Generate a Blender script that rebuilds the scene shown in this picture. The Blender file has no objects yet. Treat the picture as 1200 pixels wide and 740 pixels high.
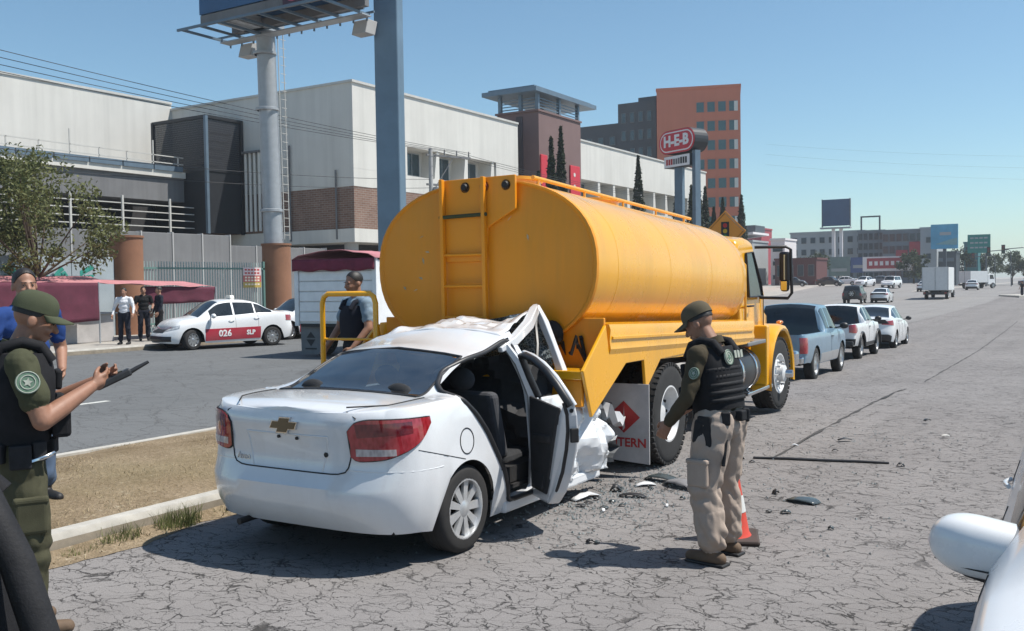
import bpy, bmesh, math, random
from mathutils import Vector, Matrix, noise
R = math.radians
scene = bpy.context.scene
col = scene.collection
# ------------------------------------------------------------------ camera
cam_d = bpy.data.cameras.new('camera'); cam = bpy.data.objects.new('camera', cam_d); col.objects.link(cam)
cam_d.sensor_width = 36; cam_d.lens = 1120 / 1200 * 36; cam_d.clip_start = .05; cam_d.clip_end = 4000
yaw, pitch, roll, CH = R(-31.6455), R(1.8921), .015, 1.8
fw = Vector((math.sin(yaw) * math.cos(pitch), math.cos(yaw) * math.cos(pitch), -math.sin(pitch)))
rt = Vector((math.cos(yaw), -math.sin(yaw), 0)); up = rt.cross(fw)
rt2 = rt * math.cos(roll) - up * math.sin(roll); up2 = up * math.cos(roll) + rt * math.sin(roll)
m4 = Matrix.Identity(4)
for i in range(3):
    m4[i][0] = rt2[i]; m4[i][1] = up2[i]; m4[i][2] = -fw[i]
m4[2][3] = CH
cam.matrix_world = m4
scene.camera = cam
# ------------------------------------------------------------------ sky and sun
SUN = Vector((.872 * math.cos(R(60)), .478 * math.cos(R(60)), math.sin(R(60)))).normalized()
w = bpy.data.worlds.new('World'); scene.world = w; w.use_nodes = True
nt = w.node_tree; nt.nodes.clear()
sky = nt.nodes.new('ShaderNodeTexSky'); sky.sky_type = 'NISHITA'; sky.sun_disc = False
sky.sun_elevation = R(60); sky.sun_rotation = math.atan2(SUN.x, SUN.y)
sky.altitude = 1800; sky.air_density = 1.2; sky.dust_density = 1.6; sky.ozone_density = 4.5
bg = nt.nodes.new('ShaderNodeBackground'); bg.inputs[1].default_value = .112
wo = nt.nodes.new('ShaderNodeOutputWorld')
tint = nt.nodes.new('ShaderNodeMix'); tint.data_type = 'RGBA'; tint.blend_type = 'MULTIPLY'; tint.inputs[0].default_value = 1; tint.inputs[7].default_value = (.96, 1.05, .95, 1)
nt.links.new(sky.outputs[0], tint.inputs[6]); nt.links.new(tint.outputs[2], bg.inputs[0]); nt.links.new(bg.outputs[0], wo.inputs[0])
sl = bpy.data.lights.new('sun', 'SUN'); sl.energy = 4.8; sl.angle = R(.53); sl.color = (1, .955, .88)
so = bpy.data.objects.new('sun', sl); col.objects.link(so)
so.rotation_euler = SUN.to_track_quat('Z', 'Y').to_euler()
vs = scene.view_settings; vs.view_transform = 'Standard'; vs.look = 'None'; vs.gamma = 1; vs.exposure = .36
vs.use_curve_mapping = False
scene.render.engine = 'CYCLES'
random.seed(7)
# ------------------------------------------------------------------ helpers
V = Vector
def lin(h):
    h = h.lstrip('#'); o = []
    for i in (0, 2, 4):
        c = int(h[i:i + 2], 16) / 255
        o.append(c / 12.92 if c <= .04045 else ((c + .055) / 1.055) ** 2.4)
    return (o[0], o[1], o[2], 1)
def link(o, parent=None):
    col.objects.link(o); o.parent = parent; return o
def tag(o, label=None, cat=None, group=None, kind=None):
    if label: o['label'] = label
    if cat: o['category'] = cat
    if group: o['group'] = group
    if kind: o['kind'] = kind
    return o
def empty(name, loc=(0, 0, 0), rz=0, label=None, cat=None, group=None):
    o = bpy.data.objects.new(name, None); link(o); o.location = loc; o.rotation_euler = (0, 0, rz)
    o.empty_display_size = .1
    return tag(o, label, cat, group)
def copy_tree(o, parent=None):
    c = o.copy(); link(c, parent)
    for ch in list(o.children): copy_tree(ch, c)
    return c
def place(src, loc, rz, label=None, group=None):
    c = copy_tree(src); c.location = loc; c.rotation_euler = (0, 0, rz)
    if label: c['label'] = label
    if group: c['group'] = group
    return c
class MB:
    def __init__(s): s.v = []; s.f = []; s.m = []
    def add(s, vs, fs, m=0):
        b = len(s.v); s.v += [tuple(p) for p in vs]
        for q in fs: s.f.append([b + i for i in q]); s.m.append(m)
        return s
    def box(s, x0, x1, y0, y1, z0, z1, m=0):
        vs = [(x, y, z) for z in (z0, z1) for y in (y0, y1) for x in (x0, x1)]
        return s.add(vs, [(0, 2, 3, 1), (4, 5, 7, 6), (0, 1, 5, 4), (2, 6, 7, 3), (0, 4, 6, 2), (1, 3, 7, 5)], m)
    def bar(s, p0, p1, w, h, up=(0, 0, 1), m=0):
        p0, p1 = V(p0), V(p1); d = (p1 - p0).normalized(); u = V(up)
        if abs(d.dot(u)) > .98: u = V((0, 1, 0))
        a = d.cross(u).normalized() * w / 2; b = a.cross(d).normalized() * h / 2
        vs = [p + i * a + j * b for p in (p0, p1) for (i, j) in ((-1, -1), (1, -1), (1, 1), (-1, 1))]
        return s.add(vs, [(0, 3, 2, 1), (4, 5, 6, 7), (0, 1, 5, 4), (1, 2, 6, 5), (2, 3, 7, 6), (3, 0, 4, 7)], m)
    def cyl(s, p0, p1, r0, r1=None, n=12, caps=True, m=0):
        p0, p1 = V(p0), V(p1); r1 = r0 if r1 is None else r1
        d = (p1 - p0).normalized(); a = d.orthogonal().normalized(); b = d.cross(a)
        vs = [p + (a * math.cos(2 * math.pi * i / n) + b * math.sin(2 * math.pi * i / n)) * r for p, r in ((p0, r0), (p1, r1)) for i in range(n)]
        fs = [(i, (i + 1) % n, n + (i + 1) % n, n + i) for i in range(n)]
        if caps: fs += [tuple(range(n))[::-1], tuple(range(n, 2 * n))]
        return s.add(vs, fs, m)
    def tube(s, pts, r, n=8, closed=False, m=0, rad=None):
        pts = [V(p) for p in pts]; N = len(pts); rings = []; prev = None
        for i, p in enumerate(pts):
            if closed: d = pts[(i + 1) % N] - pts[i - 1]
            else: d = pts[min(i + 1, N - 1)] - pts[max(i - 1, 0)]
            if d.length < 1e-9: d = V((0, 0, 1))
            d.normalize()
            a = d.orthogonal().normalized() if prev is None else (prev - d * prev.dot(d)).normalized()
            prev = a; b = d.cross(a); rr = rad[i] if rad else r
            rings.append([p + (a * math.cos(2 * math.pi * k / n) + b * math.sin(2 * math.pi * k / n)) * rr for k in range(n)])
        return s.loft(rings, closed, True, m)
    def loft(s, rings, loop=False, caps=True, m=0):
        n = len(rings[0]); N = len(rings); vs = [p for r in rings for p in r]; fs = []
        for i in range(N if loop else N - 1):
            for k in range(n):
                a, b = i * n, ((i + 1) % N) * n
                fs.append((a + k, a + (k + 1) % n, b + (k + 1) % n, b + k))
        if caps and not loop: fs += [tuple(range(n))[::-1], tuple(range((N - 1) * n, N * n))]
        return s.add(vs, fs, m)
    def lathe(s, prof, o=(0, 0, 0), ax=(1, 0, 0), n=24, m=0, caps=False):
        o = V(o); d = V(ax).normalized(); a = d.orthogonal().normalized(); b = d.cross(a)
        rings = [[o + d * h + (a * math.cos(2 * math.pi * k / n) + b * math.sin(2 * math.pi * k / n)) * r for k in range(n)] for r, h in prof]
        return s.loft(rings, False, caps, m)
    def prism(s, poly, o, ex, ey, dep, m=0):
        o, ex, ey, dep = V(o), V(ex), V(ey), V(dep); n = len(poly)
        a = [o + ex * p[0] + ey * p[1] for p in poly]; b = [p + dep for p in a]
        return s.add(a + b, [tuple(range(n))[::-1], tuple(range(n, 2 * n))] + [(i, (i + 1) % n, n + (i + 1) % n, n + i) for i in range(n)], m)
    def grid(s, P, m=0, closed=False):
        nr, nc = len(P), len(P[0]); vs = [p for r in P for p in r]
        fs = [(i * nc + j, i * nc + (j + 1) % nc, (i + 1) * nc + (j + 1) % nc, (i + 1) * nc + j) for i in range(nr - 1) for j in range(nc if closed else nc - 1)]
        return s.add(vs, fs, m)
    def sphere(s, c, r, n=12, k=8, m=0):
        c = V(c); r = V(r) if hasattr(r, '__len__') else V((r, r, r))
        rings = []
        for i in range(k + 1):
            t = math.pi * i / k; q = max(math.sin(t), .001)
            rings.append([c + V((r.x * q * math.cos(2 * math.pi * j / n), r.y * q * math.sin(2 * math.pi * j / n), -r.z * math.cos(t))) for j in range(n)])
        return s.loft(rings, False, True, m)
    def tf(s, fn): s.v = [tuple(fn(V(p))) for p in s.v]; return s
    def build(s, name, mats, parent=None, smooth=0, bevel=0, seg=2, merge=0, fixn=True):
        me = bpy.data.meshes.new(name)
        if merge or fixn:
            bm = bmesh.new()
            vs = [bm.verts.new(p) for p in s.v]
            for q, mi in zip(s.f, s.m):
                u = []
                for i in q:
                    if i not in u: u.append(i)
                if len(u) < 3: continue
                try:
                    f = bm.faces.new([vs[i] for i in u]); f.material_index = mi
                except ValueError: pass
            if merge: bmesh.ops.remove_doubles(bm, verts=bm.verts, dist=merge)
            if fixn: bmesh.ops.recalc_face_normals(bm, faces=bm.faces)
            bm.to_mesh(me); bm.free()
        else:
            me.from_pydata(s.v, [], s.f)
            for p, mi in zip(me.polygons, s.m): p.material_index = mi
        for mm in (mats if isinstance(mats, (list, tuple)) else [mats]): me.materials.append(mm)
        if smooth:
            for p in me.polygons: p.use_smooth = True
            me.set_sharp_from_angle(angle=R(smooth))
        o = bpy.data.objects.new(name, me); link(o, parent)
        if bevel:
            b = o.modifiers.new('bevel', 'BEVEL'); b.width = bevel; b.segments = seg; b.limit_method = 'ANGLE'; b.angle_limit = R(40)
            b.harden_normals = False
        return o
def text(name, body, size, mat, parent, mw, ext=.004, off=0, align='CENTER'):
    cu = bpy.data.curves.new(name, 'FONT'); cu.body = body; cu.size = size; cu.extrude = ext; cu.offset = off
    cu.align_x = align; cu.align_y = 'CENTER'; cu.resolution_u = 2
    t = bpy.data.objects.new(name, cu); link(t)
    dg = bpy.context.evaluated_depsgraph_get()
    me = bpy.data.meshes.new_from_object(t.evaluated_get(dg))
    bpy.data.objects.remove(t); bpy.data.curves.remove(cu)
    me.materials.clear(); me.materials.append(mat)
    if callable(mw):
        for v in me.vertices: v.co = mw(v.co)
        o = bpy.data.objects.new(name, me); link(o, parent)
    else:
        me.transform(mw); o = bpy.data.objects.new(name, me); link(o, parent)
    return o
def frame_mw(o, ex, ey):
    ex, ey = V(ex).normalized(), V(ey).normalized(); ez = ex.cross(ey); m = Matrix.Identity(4)
    for i in range(3): m[i][0] = ex[i]; m[i][1] = ey[i]; m[i][2] = ez[i]; m[i][3] = o[i]
    return m
def pchip(pts):
    xs = [p[0] for p in pts]; ys = [p[1] for p in pts]; n = len(xs)
    if n == 2:
        return lambda x: ys[0] + (ys[1] - ys[0]) * min(1, max(0, (x - xs[0]) / (xs[1] - xs[0])))
    h = [xs[i + 1] - xs[i] for i in range(n - 1)]; d = [(ys[i + 1] - ys[i]) / h[i] for i in range(n - 1)]
    m = [0] * n; m[0] = d[0]; m[-1] = d[-1]
    for i in range(1, n - 1):
        if d[i - 1] * d[i] > 0:
            w1, w2 = 2 * h[i] + h[i - 1], h[i] + 2 * h[i - 1]; m[i] = (w1 + w2) / (w1 / d[i - 1] + w2 / d[i])
    def f(x):
        if x <= xs[0]: return ys[0]
        if x >= xs[-1]: return ys[-1]
        i = 0
        while x > xs[i + 1]: i += 1
        t = (x - xs[i]) / h[i]
        return (2 * t**3 - 3 * t**2 + 1) * ys[i] + (t**3 - 2 * t**2 + t) * h[i] * m[i] + (-2 * t**3 + 3 * t**2) * ys[i + 1] + (t**3 - t**2) * h[i] * m[i + 1]
    return f
def lerp(a, b, t): return a + (b - a) * t
def cl(x, a=0., b=1.): return max(a, min(b, x))
# ------------------------------------------------------------------ materials
class NT:
    def __init__(s, name):
        s.m = bpy.data.materials.new(name); s.m.use_nodes = True; s.t = s.m.node_tree
        s.b = s.t.nodes['Principled BSDF']; s.o = s.t.nodes['Material Output']
        s.tc = s.n('TexCoord')
    def n(s, k, **kw):
        q = s.t.nodes.new('ShaderNode' + k)
        for a, v in kw.items():
            if a.startswith('_'): q.inputs[a[1:].replace('_', ' ')].default_value = v
            else: setattr(q, a, v)
        return q
    def l(s, a, b): s.t.links.new(a, b)
    def noise(s, scale, detail=4, rough=.55, src='Object', vec=None, dist=0):
        q = s.n('TexNoise'); q.inputs['Scale'].default_value = scale; q.inputs['Detail'].default_value = detail
        q.inputs['Roughness'].default_value = rough; q.inputs['Distortion'].default_value = dist
        s.l(vec if vec is not None else s.tc.outputs[src], q.inputs['Vector']); return q.outputs['Fac']
    def ramp(s, fac, stops):
        q = s.n('ValToRGB'); e = q.color_ramp.elements
        while len(e) < len(stops): e.new(.5)
        for i, (p, c) in enumerate(stops):
            e[i].position = p; e[i].color = c if hasattr(c, '__len__') else (c, c, c, 1)
        s.l(fac, q.inputs[0]); return q.outputs[0]
    def mix(s, fac, a, b, mode='MIX'):
        q = s.n('Mix', data_type='RGBA', blend_type=mode)
        for sock, val in ((q.inputs[0], fac), (q.inputs[6], a), (q.inputs[7], b)):
            if hasattr(val, 'node'): s.l(val, sock)
            else: sock.default_value = val
        return q.outputs[2]
    def math(s, op, a, b=0.):
        q = s.n('Math', operation=op)
        for sock, val in ((q.inputs[0], a), (q.inputs[1], b)):
            if hasattr(val, 'node'): s.l(val, sock)
            else: sock.default_value = val
        return q.outputs[0]
    def mapping(s, scale=(1, 1, 1), rot=(0, 0, 0), src='Object'):
        q = s.n('Mapping'); q.inputs['Scale'].default_value = scale; q.inputs['Rotation'].default_value = rot
        s.l(s.tc.outputs[src], q.inputs[0]); return q.outputs[0]
    def bump(s, h, strength=.3, dist=.01):
        q = s.n('Bump'); q.inputs['Strength'].default_value = strength; q.inputs['Distance'].default_value = dist
        s.l(h, q.inputs['Height']); s.l(q.outputs[0], s.b.inputs['Normal']); return q
    def base(s, c):
        if hasattr(c, 'node'): s.l(c, s.b.inputs['Base Color'])
        else: s.b.inputs['Base Color'].default_value = c
    def set(s, **kw):
        for k, v in kw.items(): s.b.inputs[k.replace('_', ' ')].default_value = v
def scal(c, k): return (c[0] * k, c[1] * k, c[2] * k, 1)
def simple(name, c, rough=.6, metal=0, var=.12, scale=4, bump=0, bs=60, coat=0, spec=.5, bd=.004, detail=5, streak=0, sdir=(1.6, 1.6, .07)):
    if isinstance(c, str): c = lin(c)
    t = NT(name)
    nf = t.noise(scale, detail, .6)
    cc = t.ramp(nf, [(.25, scal(c, 1 - var)), (.75, scal(c, 1 + var))])
    if streak:
        st = t.noise(1., 6, .65, vec=t.mapping(sdir)); cc = t.mix(t.ramp(st, [(.42, 0), (.72, streak)]), cc, scal(c, .45))
    t.base(cc)
    t.set(Roughness=rough, Metallic=metal); t.b.inputs['Specular IOR Level'].default_value = spec
    if coat: t.set(Coat_Weight=coat, Coat_Roughness=.06)
    if bump: t.bump(t.noise(bs, 3), bump, bd)
    return t.m
def paint(name, c, dust=.25, rough=.35, dcol=(.32, .28, .23, 1), flake=0, coat=.7, streak=0, sdir=(3, 3, .25)):
    if isinstance(c, str): c = lin(c)
    t = NT(name)
    a = t.noise(2.2, 6, .65); b = t.noise(35, 3)
    fac = t.math('MULTIPLY', t.ramp(a, [(.35, 0), (.8, dust)]), t.ramp(b, [(.3, .5), (.7, 1)]))
    cc = t.mix(fac, c, dcol)
    if streak:
        st = t.noise(1., 6, .7, vec=t.mapping(sdir)); cc = t.mix(t.ramp(st, [(.48, 0), (.74, streak)]), cc, dcol)
    t.base(cc)
    t.l(t.ramp(a, [(.3, rough * .8), (.8, min(1, rough * 1.6))]), t.b.inputs['Roughness'])
    t.set(Coat_Weight=coat, Coat_Roughness=.08, Metallic=flake)
    return t.m
def glassy(name, c=(.012, .016, .02, 1), rough=.05):
    t = NT(name); a = t.noise(3, 4)
    t.base(t.ramp(a, [(.3, c), (.8, scal(c, 1.8))])); t.l(t.ramp(a, [(.3, rough), (.8, rough + .07)]), t.b.inputs['Roughness'])
    t.set(IOR=1.5); t.b.inputs['Specular IOR Level'].default_value = .6
    return t.m
def seethru(name, tint=(.32, .4, .42, 1), fac=.12, dust=.06):
    # thin glazing: tinted transparency plus mirror reflection by angle, a little dust
    t = NT(name); t.t.nodes.remove(t.b)
    tr = t.n('BsdfTransparent'); tr.inputs[0].default_value = tint
    gl = t.n('BsdfGlossy'); gl.inputs['Roughness'].default_value = .03
    fr = t.n('Fresnel'); fr.inputs[0].default_value = 1.52
    mx = t.n('MixShader'); t.l(t.math('ADD', fr.outputs[0], fac), mx.inputs[0]); t.l(tr.outputs[0], mx.inputs[1]); t.l(gl.outputs[0], mx.inputs[2])
    df = t.n('BsdfDiffuse'); df.inputs[0].default_value = (.35, .36, .36, 1)
    m2 = t.n('MixShader'); t.l(t.ramp(t.noise(2.5, 6, .7), [(.35, 0), (.8, dust)]), m2.inputs[0])
    t.l(mx.outputs[0], m2.inputs[1]); t.l(df.outputs[0], m2.inputs[2]); t.l(m2.outputs[0], t.o.inputs[0])
    return t.m
# ------------------------------------------------------------------ ground materials
def asphalt(name, c0, c1, crack=1., scale=3.2):
    t = NT(name); P = t.tc.outputs['Object']
    big = t.noise(.22, 5, .6); mid = t.noise(1.6, 6, .65); fine = t.noise(130, 2, .7); grit = t.noise(38, 3, .7)
    c = t.mix(t.ramp(big, [(.3, 0), (.72, 1)]), c0, c1)
    c = t.mix(t.ramp(mid, [(.3, 0), (.8, .45)]), c, scal(c1, 1.18))
    c = t.mix(t.ramp(fine, [(.38, .42), (.62, 0)]), c, scal(c0, .42))
    c = t.mix(t.ramp(grit, [(.55, 0), (.75, .35)]), c, scal(c1, 1.3))
    h = t.mix(.5, fine, grit)
    if crack:
        def warp(sc, amt, src):
            wv = t.n('TexNoise'); wv.inputs['Scale'].default_value = sc; wv.inputs['Detail'].default_value = 6; wv.inputs['Roughness'].default_value = .65; t.l(src, wv.inputs['Vector'])
            ad = t.n('VectorMath', operation='MULTIPLY_ADD'); t.l(wv.outputs['Color'], ad.inputs[0]); ad.inputs[1].default_value = (amt, amt, 0); t.l(src, ad.inputs[2]); return ad.outputs[0]
        W1 = warp(6., .16, warp(1.3, .35, P)); cr = None
        for sc, wd, th, sx, rz in ((scale, .021, .40, (.7, 1.25, 1), .35), (scale * 2.2, .032, .46, (.75, 1.3, 1), .5), (scale * .45, .008, .42, (1, 1, 1), 1.2)):
            mp = t.n('Mapping'); mp.inputs['Scale'].default_value = sx; mp.inputs['Rotation'].default_value = (0, 0, rz); t.l(W1, mp.inputs[0])
            vo = t.n('TexVoronoi', feature='DISTANCE_TO_EDGE'); vo.inputs['Scale'].default_value = sc; vo.inputs['Randomness'].default_value = 1
            t.l(mp.outputs[0], vo.inputs['Vector'])
            wn = t.ramp(t.noise(5.5, 5, .75), [(.38, .02), (.52, .5), (.7, 2.6)])
            q = t.math('SUBTRACT', 1., t.math('MINIMUM', t.math('DIVIDE', vo.outputs[0], t.math('MAXIMUM', t.math('MULTIPLY', wn, wd), .0005)), 1.))
            msk = t.ramp(t.noise(.5 if sc < 5 else 1.1, 5, .65), [(th - .1, .1), (th + .1, 1)])
            q = t.math('MULTIPLY', q, msk)
            cr = q if cr is None else t.math('MAXIMUM', cr, q)
        pit = t.ramp(t.noise(11, 4, .7), [(.66, 0), (.74, .7)])
        cr = t.math('MAXIMUM', cr, t.math('MULTIPLY', pit, t.ramp(t.noise(.9, 3), [(.45, 0), (.65, 1)])))
        cr = t.math('MULTIPLY', cr, crack)
        c = t.mix(t.math('MINIMUM', t.math('MULTIPLY', cr, 1.5), .93), c, (.045, .041, .04, 1))
        hh = t.math('SUBTRACT', t.math('MULTIPLY', h, .25), t.math('MULTIPLY', cr, 1.6))
    else: hh = t.math('MULTIPLY', h, .25)
    st = t.noise(.5, 4, .7, dist=.5)
    c = t.mix(t.ramp(st, [(.6, 0), (.75, .22)]), c, scal(c0, .5))
    tr = t.noise(1., 3, .5, vec=t.mapping((1.1, .03, 1))); c = t.mix(t.ramp(tr, [(.5, 0), (.7, .22)]), c, scal(c0, .55))
    oil = t.noise(1.9, 5, .7, dist=.3); c = t.mix(t.ramp(oil, [(.7, 0), (.76, .45)]), c, scal(c0, .35))
    t.base(c); t.set(Roughness=.88); t.b.inputs['Specular IOR Level'].default_value = .28
    t.bump(hh, .9, .012)
    return t.m
M_ASPH = asphalt('cracked_asphalt', (.195, .182, .178, 1), (.262, .247, .24, 1), .72, 4.4)
M_ASPH2 = asphalt('far_asphalt', (.125, .13, .133, 1), (.155, .16, .163, 1), .3, 1.1)
M_KFACE = simple('dusty_kerb_face', (.2, .17, .13, 1), .95, var=.3, scale=5, bump=.5, bs=40)
M_CONC = simple('kerb_concrete', (.42, .40, .36, 1), .85, var=.22, scale=6, bump=.4, bs=50)
M_PAVE = simple('pavement_concrete', (.33, .31, .28, 1), .9, var=.2, scale=1.2, bump=.3, bs=30)
def soil():
    t = NT('dry_soil'); a = t.noise(1.5, 7, .7); b = t.noise(30, 4, .7); s = t.noise(.6, 4)
    c = t.mix(t.ramp(a, [(.3, 0), (.7, 1)]), lin('#776752'), lin('#ab9a83')); lit = t.noise(9, 3, .8); c = t.mix(t.ramp(lit, [(.62, 0), (.7, .5)]), c, lin('#cfc4ae'))
    c = t.mix(t.ramp(b, [(.4, .6), (.65, 0)]), c, lin('#6c5e48'))
    c = t.mix(t.ramp(s, [(.5, 0), (.7, .4)]), c, lin('#8c8266'))
    t.base(c); t.set(Roughness=1.); t.b.inputs['Specular IOR Level'].default_value = .1; t.bump(b, 1, .03); return t.m
M_SOIL = soil()
M_LINE = simple('worn_white_line', (.5, .5, .47, 1), .8, var=.35, scale=20)
# ------------------------------------------------------------------ ground sheets
_dip = pchip([(11, 0), (16, .1), (20.4, .3), (28, .46), (35, .58), (60, .68), (100, .6), (112, .42), (150, .05), (220, 0)])
def sst(t): t = cl(t); return t * t * (3 - 2 * t)
def gz(x, y):
    """the road dips gently ahead of the lorry and the car parks on the left lie a little higher"""
    return -_dip(y) * max(sst((x + 14) / 5), sst((y - 35) / 20)) + .8 * sst((y - 120) / 30) * sst((-22 - x) / 8)
def sheet(name, xs, ys, z, mat):
    b = MB(); b.grid([[(x, y, z + gz(x, y)) for x in xs] for y in ys])
    return tag(b.build(name, mat, smooth=60, fixn=False), kind='structure')
def rng(a, b, st): n = max(1, round((b - a) / st)); return [lerp(a, b, i / n) for i in range(n + 1)]
YS = rng(-30, 10, 8) + rng(12, 60, 3)[0:] + rng(64, 240, 8) + [300, 500, 900]
sheet('ground', [-1500, -300, -120] + rng(-80, 20, 4) + [60, 300, 1500], [-400] + YS + [1400, 2600], -.03, M_PAVE)
sheet('road', rng(-9.02, 16, 2), YS, 0, M_ASPH)
sheet('far_road', [-24.2, -20, -16, -14, -12, -10.5, -9.0], [-30, 0, 10, 14, 20, 26, 32, 36, 40, 44, 48, 52], .002, M_ASPH2)
M_ASPH3 = asphalt('worn_asphalt', (.225, .215, .21, 1), (.28, .27, .262, 1), .25, 1.3)
sheet('junction_road', [-36] + rng(-32, -9.02, 2), [52, 56] + [y for y in YS if y > 58], .003, M_ASPH3)
def median():
    b = MB()
    P = []; ny = 90; nx = 26
    for i in range(ny + 1):
        y = lerp(-6, 14, i / ny); r = []
        for j in range(nx + 1):
            u = j / nx; x = lerp(-6.17, -8.87, u)
            z = .135 + .05 * math.sin(u * math.pi) * (1 + .5 * noise.noise(V((x * .8, y * .5, 1)))) + .018 * noise.noise(V((x * 3, y * 3, 3)))
            r.append((x, y, z))
        P.append(r)
    b.grid(P); return tag(b.build('median_soil', M_SOIL, smooth=60, fixn=False), kind='structure')
median()
def kerb(name, x0, x1, y0, y1, h=.15):
    b = MB(); n = int((y1 - y0) / .6); k = 1 if x1 > x0 else -1
    rings = []
    for i in range(n + 1):
        y = lerp(y0, y1, i / n); a = .006 * noise.noise(V((y * 1.7, x0, 0))); e = .012 * noise.noise(V((y * 2.3, x0, 5)))
        rings.append([(x0 + a, y, -.05), (x0 + a + k * .02, y, h - .045 + e), (x0 + a + k * .045, y, h + e * .5), (x1, y, h + e * .5), (x1, y, -.05)])
    b.loft(rings); b.m = [1 if (i % 5 in (0,)) else 0 for i in range(len(b.m))]; return tag(b.build(name, [M_CONC, M_KFACE], smooth=35), kind='structure')
kerb('kerb', -6.0, -6.17, -6, 14); kerb('kerb', -9.03, -8.87, -6, 14)
kerb('kerb', -24.2, -24.4, -25, 52)
b = MB(); b.box(-9.03, -6.0, 14, 14.2, -.25, .15)
tag(b.build('kerb_end', M_CONC, bevel=.02), kind='structure')
b = MB(); b.grid([[(x, y, .13) for x in (-40, -24.4)] for y in (-25, 52)]); tag(b.build('pavement', M_PAVE, fixn=False), kind='structure')
# lane dashes on the far carriageway
dm = MB(); dm.box(-13.75, -13.62, -1.4, 1.4, .004, .0065)
d0 = dm.build('lane_marking', M_LINE); tag(d0, kind='structure'); d0.location = (0, 8.3, 0)
for y in (-.5, 17, 25.7):
    c = d0.copy(); link(c); c.location = (0, y, 0)
# ------------------------------------------------------------------ dry grass and tufts
def blades(name, pts, h0, h1, mat, lean=.5, wd=.004, label=None, cat=None):
    b = MB()
    for (x, y, z) in pts:
        a = random.random() * 6.28; h = random.uniform(h0, h1); l = random.uniform(0, lean) * h; a2 = random.random() * 6.28
        dx, dy = math.cos(a) * wd, math.sin(a) * wd; ex, ey = math.cos(a2) * l, math.sin(a2) * l
        q = len(b.v)
        b.v += [(x - dx, y - dy, z), (x + dx, y + dy, z), (x + dx * .6 + ex * .4, y + dy * .6 + ey * .4, z + h * .6), (x - dx * .6 + ex * .4, y - dy * .6 + ey * .4, z + h * .6), (x + ex, y + ey, z + h)]
        b.f += [[q, q + 1, q + 2, q + 3], [q + 3, q + 2, q + 4]]; b.m += [0, 0]
    return b.build(name, mat, fixn=False)
def leafmat(name, c, c2, rough=.7, tr=.25):
    t = NT(name); oi = t.n('ObjectInfo'); g = t.n('NewGeometry')
    a = t.noise(2.5, 4, .6); c_ = t.mix(t.ramp(a, [(.3, 0), (.72, 1)]), c, c2)
    r = t.n('TexWhiteNoise'); t.l(g.outputs['Position'], r.inputs[0])
    c_ = t.mix(t.ramp(t.noise(14, 2), [(.35, .5), (.6, 0)]), c_, scal(c, .6))
    t.base(c_); t.set(Roughness=rough); t.b.inputs['Specular IOR Level'].default_value = .3
    tl = t.n('BsdfTranslucent'); t.l(c_, tl.inputs[0]); mx = t.n('MixShader'); mx.inputs[0].default_value = tr
    t.l(t.b.outputs[0], mx.inputs[1]); t.l(tl.outputs[0], mx.inputs[2]); t.l(mx.outputs[0], t.o.inputs[0])
    return t.m
M_STRAW = leafmat('straw', lin('#978668'), lin('#bdae90'), .9, .15)
M_GRASS = leafmat('kerb_grass', lin('#565c38'), lin('#8b8f5c'), .8, .3)
pts = []
while len(pts) < 9000:
    x = random.uniform(-8.85, -6.2); y = random.uniform(1.5, 13)
    if noise.noise(V((x * .9, y * .9, 9))) > random.uniform(-.15, .25): pts.append((x, y, .14 + .05 * math.sin((x + 6.17) / -2.7 * math.pi)))
tag(blades('dry_grass', pts, .008, .035, M_STRAW, 2.2, .003), 'thin dry straw coloured grass on the road median', 'grass', kind='stuff')
# green weed tufts growing along the near kerb foot
def tuft(x, y, r, n, h, label):
    pts = []
    for i in range(n):
        a = random.random() * 6.28; q = r * math.sqrt(random.random()); pts.append((x + math.cos(a) * q * .38, y + math.sin(a) * q, .0))
    o = blades('weed_tuft', [(p[0] - x, p[1] - y, 0) for p in pts], h * .35, h, M_GRASS, .9, .003); o.location = (x, y, 0)
    tag(o, label, 'weeds', 'weed tufts along the kerb')
tuft(-5.92, 4.28, .17, 210, .15, 'green weed tuft at the kerb foot between officer with radio and a bushier tuft')
tuft(-5.93, 4.77, .21, 420, .18, 'bushy green weed tuft at the kerb foot, taller than its neighbour')
tuft(-5.94, 5.25, .13, 90, .10, 'low sparse weed tuft at the kerb beside the sedan bumper')
tuft(-5.9, 3.95, .16, 110, .08, 'low sparse weeds at the kerb behind the officer with the radio')

# dirt washed against the near kerb, ragged towards the road
b = MB(); P = []
for i in range(161):
    y = lerp(-4, 13.5, i / 160); w_ = .2 + .14 * noise.noise(V((y * 1.1, 0, 4))) + .05 * noise.noise(V((y * 5, 0, 4)))
    P.append([(-5.985 + max(w_, .04) * f, y, .004 + (.055 + .02 * noise.noise(V((y * 2, 1, 1)))) * (1 - f) ** 2 + .006 * noise.noise(V((y * 7, f * 4, 2))) * (f < 1)) for f in (0, .2, .45, .75, 1.)])
b.grid(P); tag(b.build('kerb_dirt', M_SOIL, smooth=60, fixn=False), kind='structure')
pts = []
for i in range(420): pts.append((-5.98 + abs(random.gauss(0, .09)), random.uniform(3.2, 9), .01))
tag(blades('kerb_litter', pts, .01, .04, M_STRAW, 2.5, .006), 'dry stalks and litter caught along the near kerb', 'litter', kind='stuff')

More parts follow.
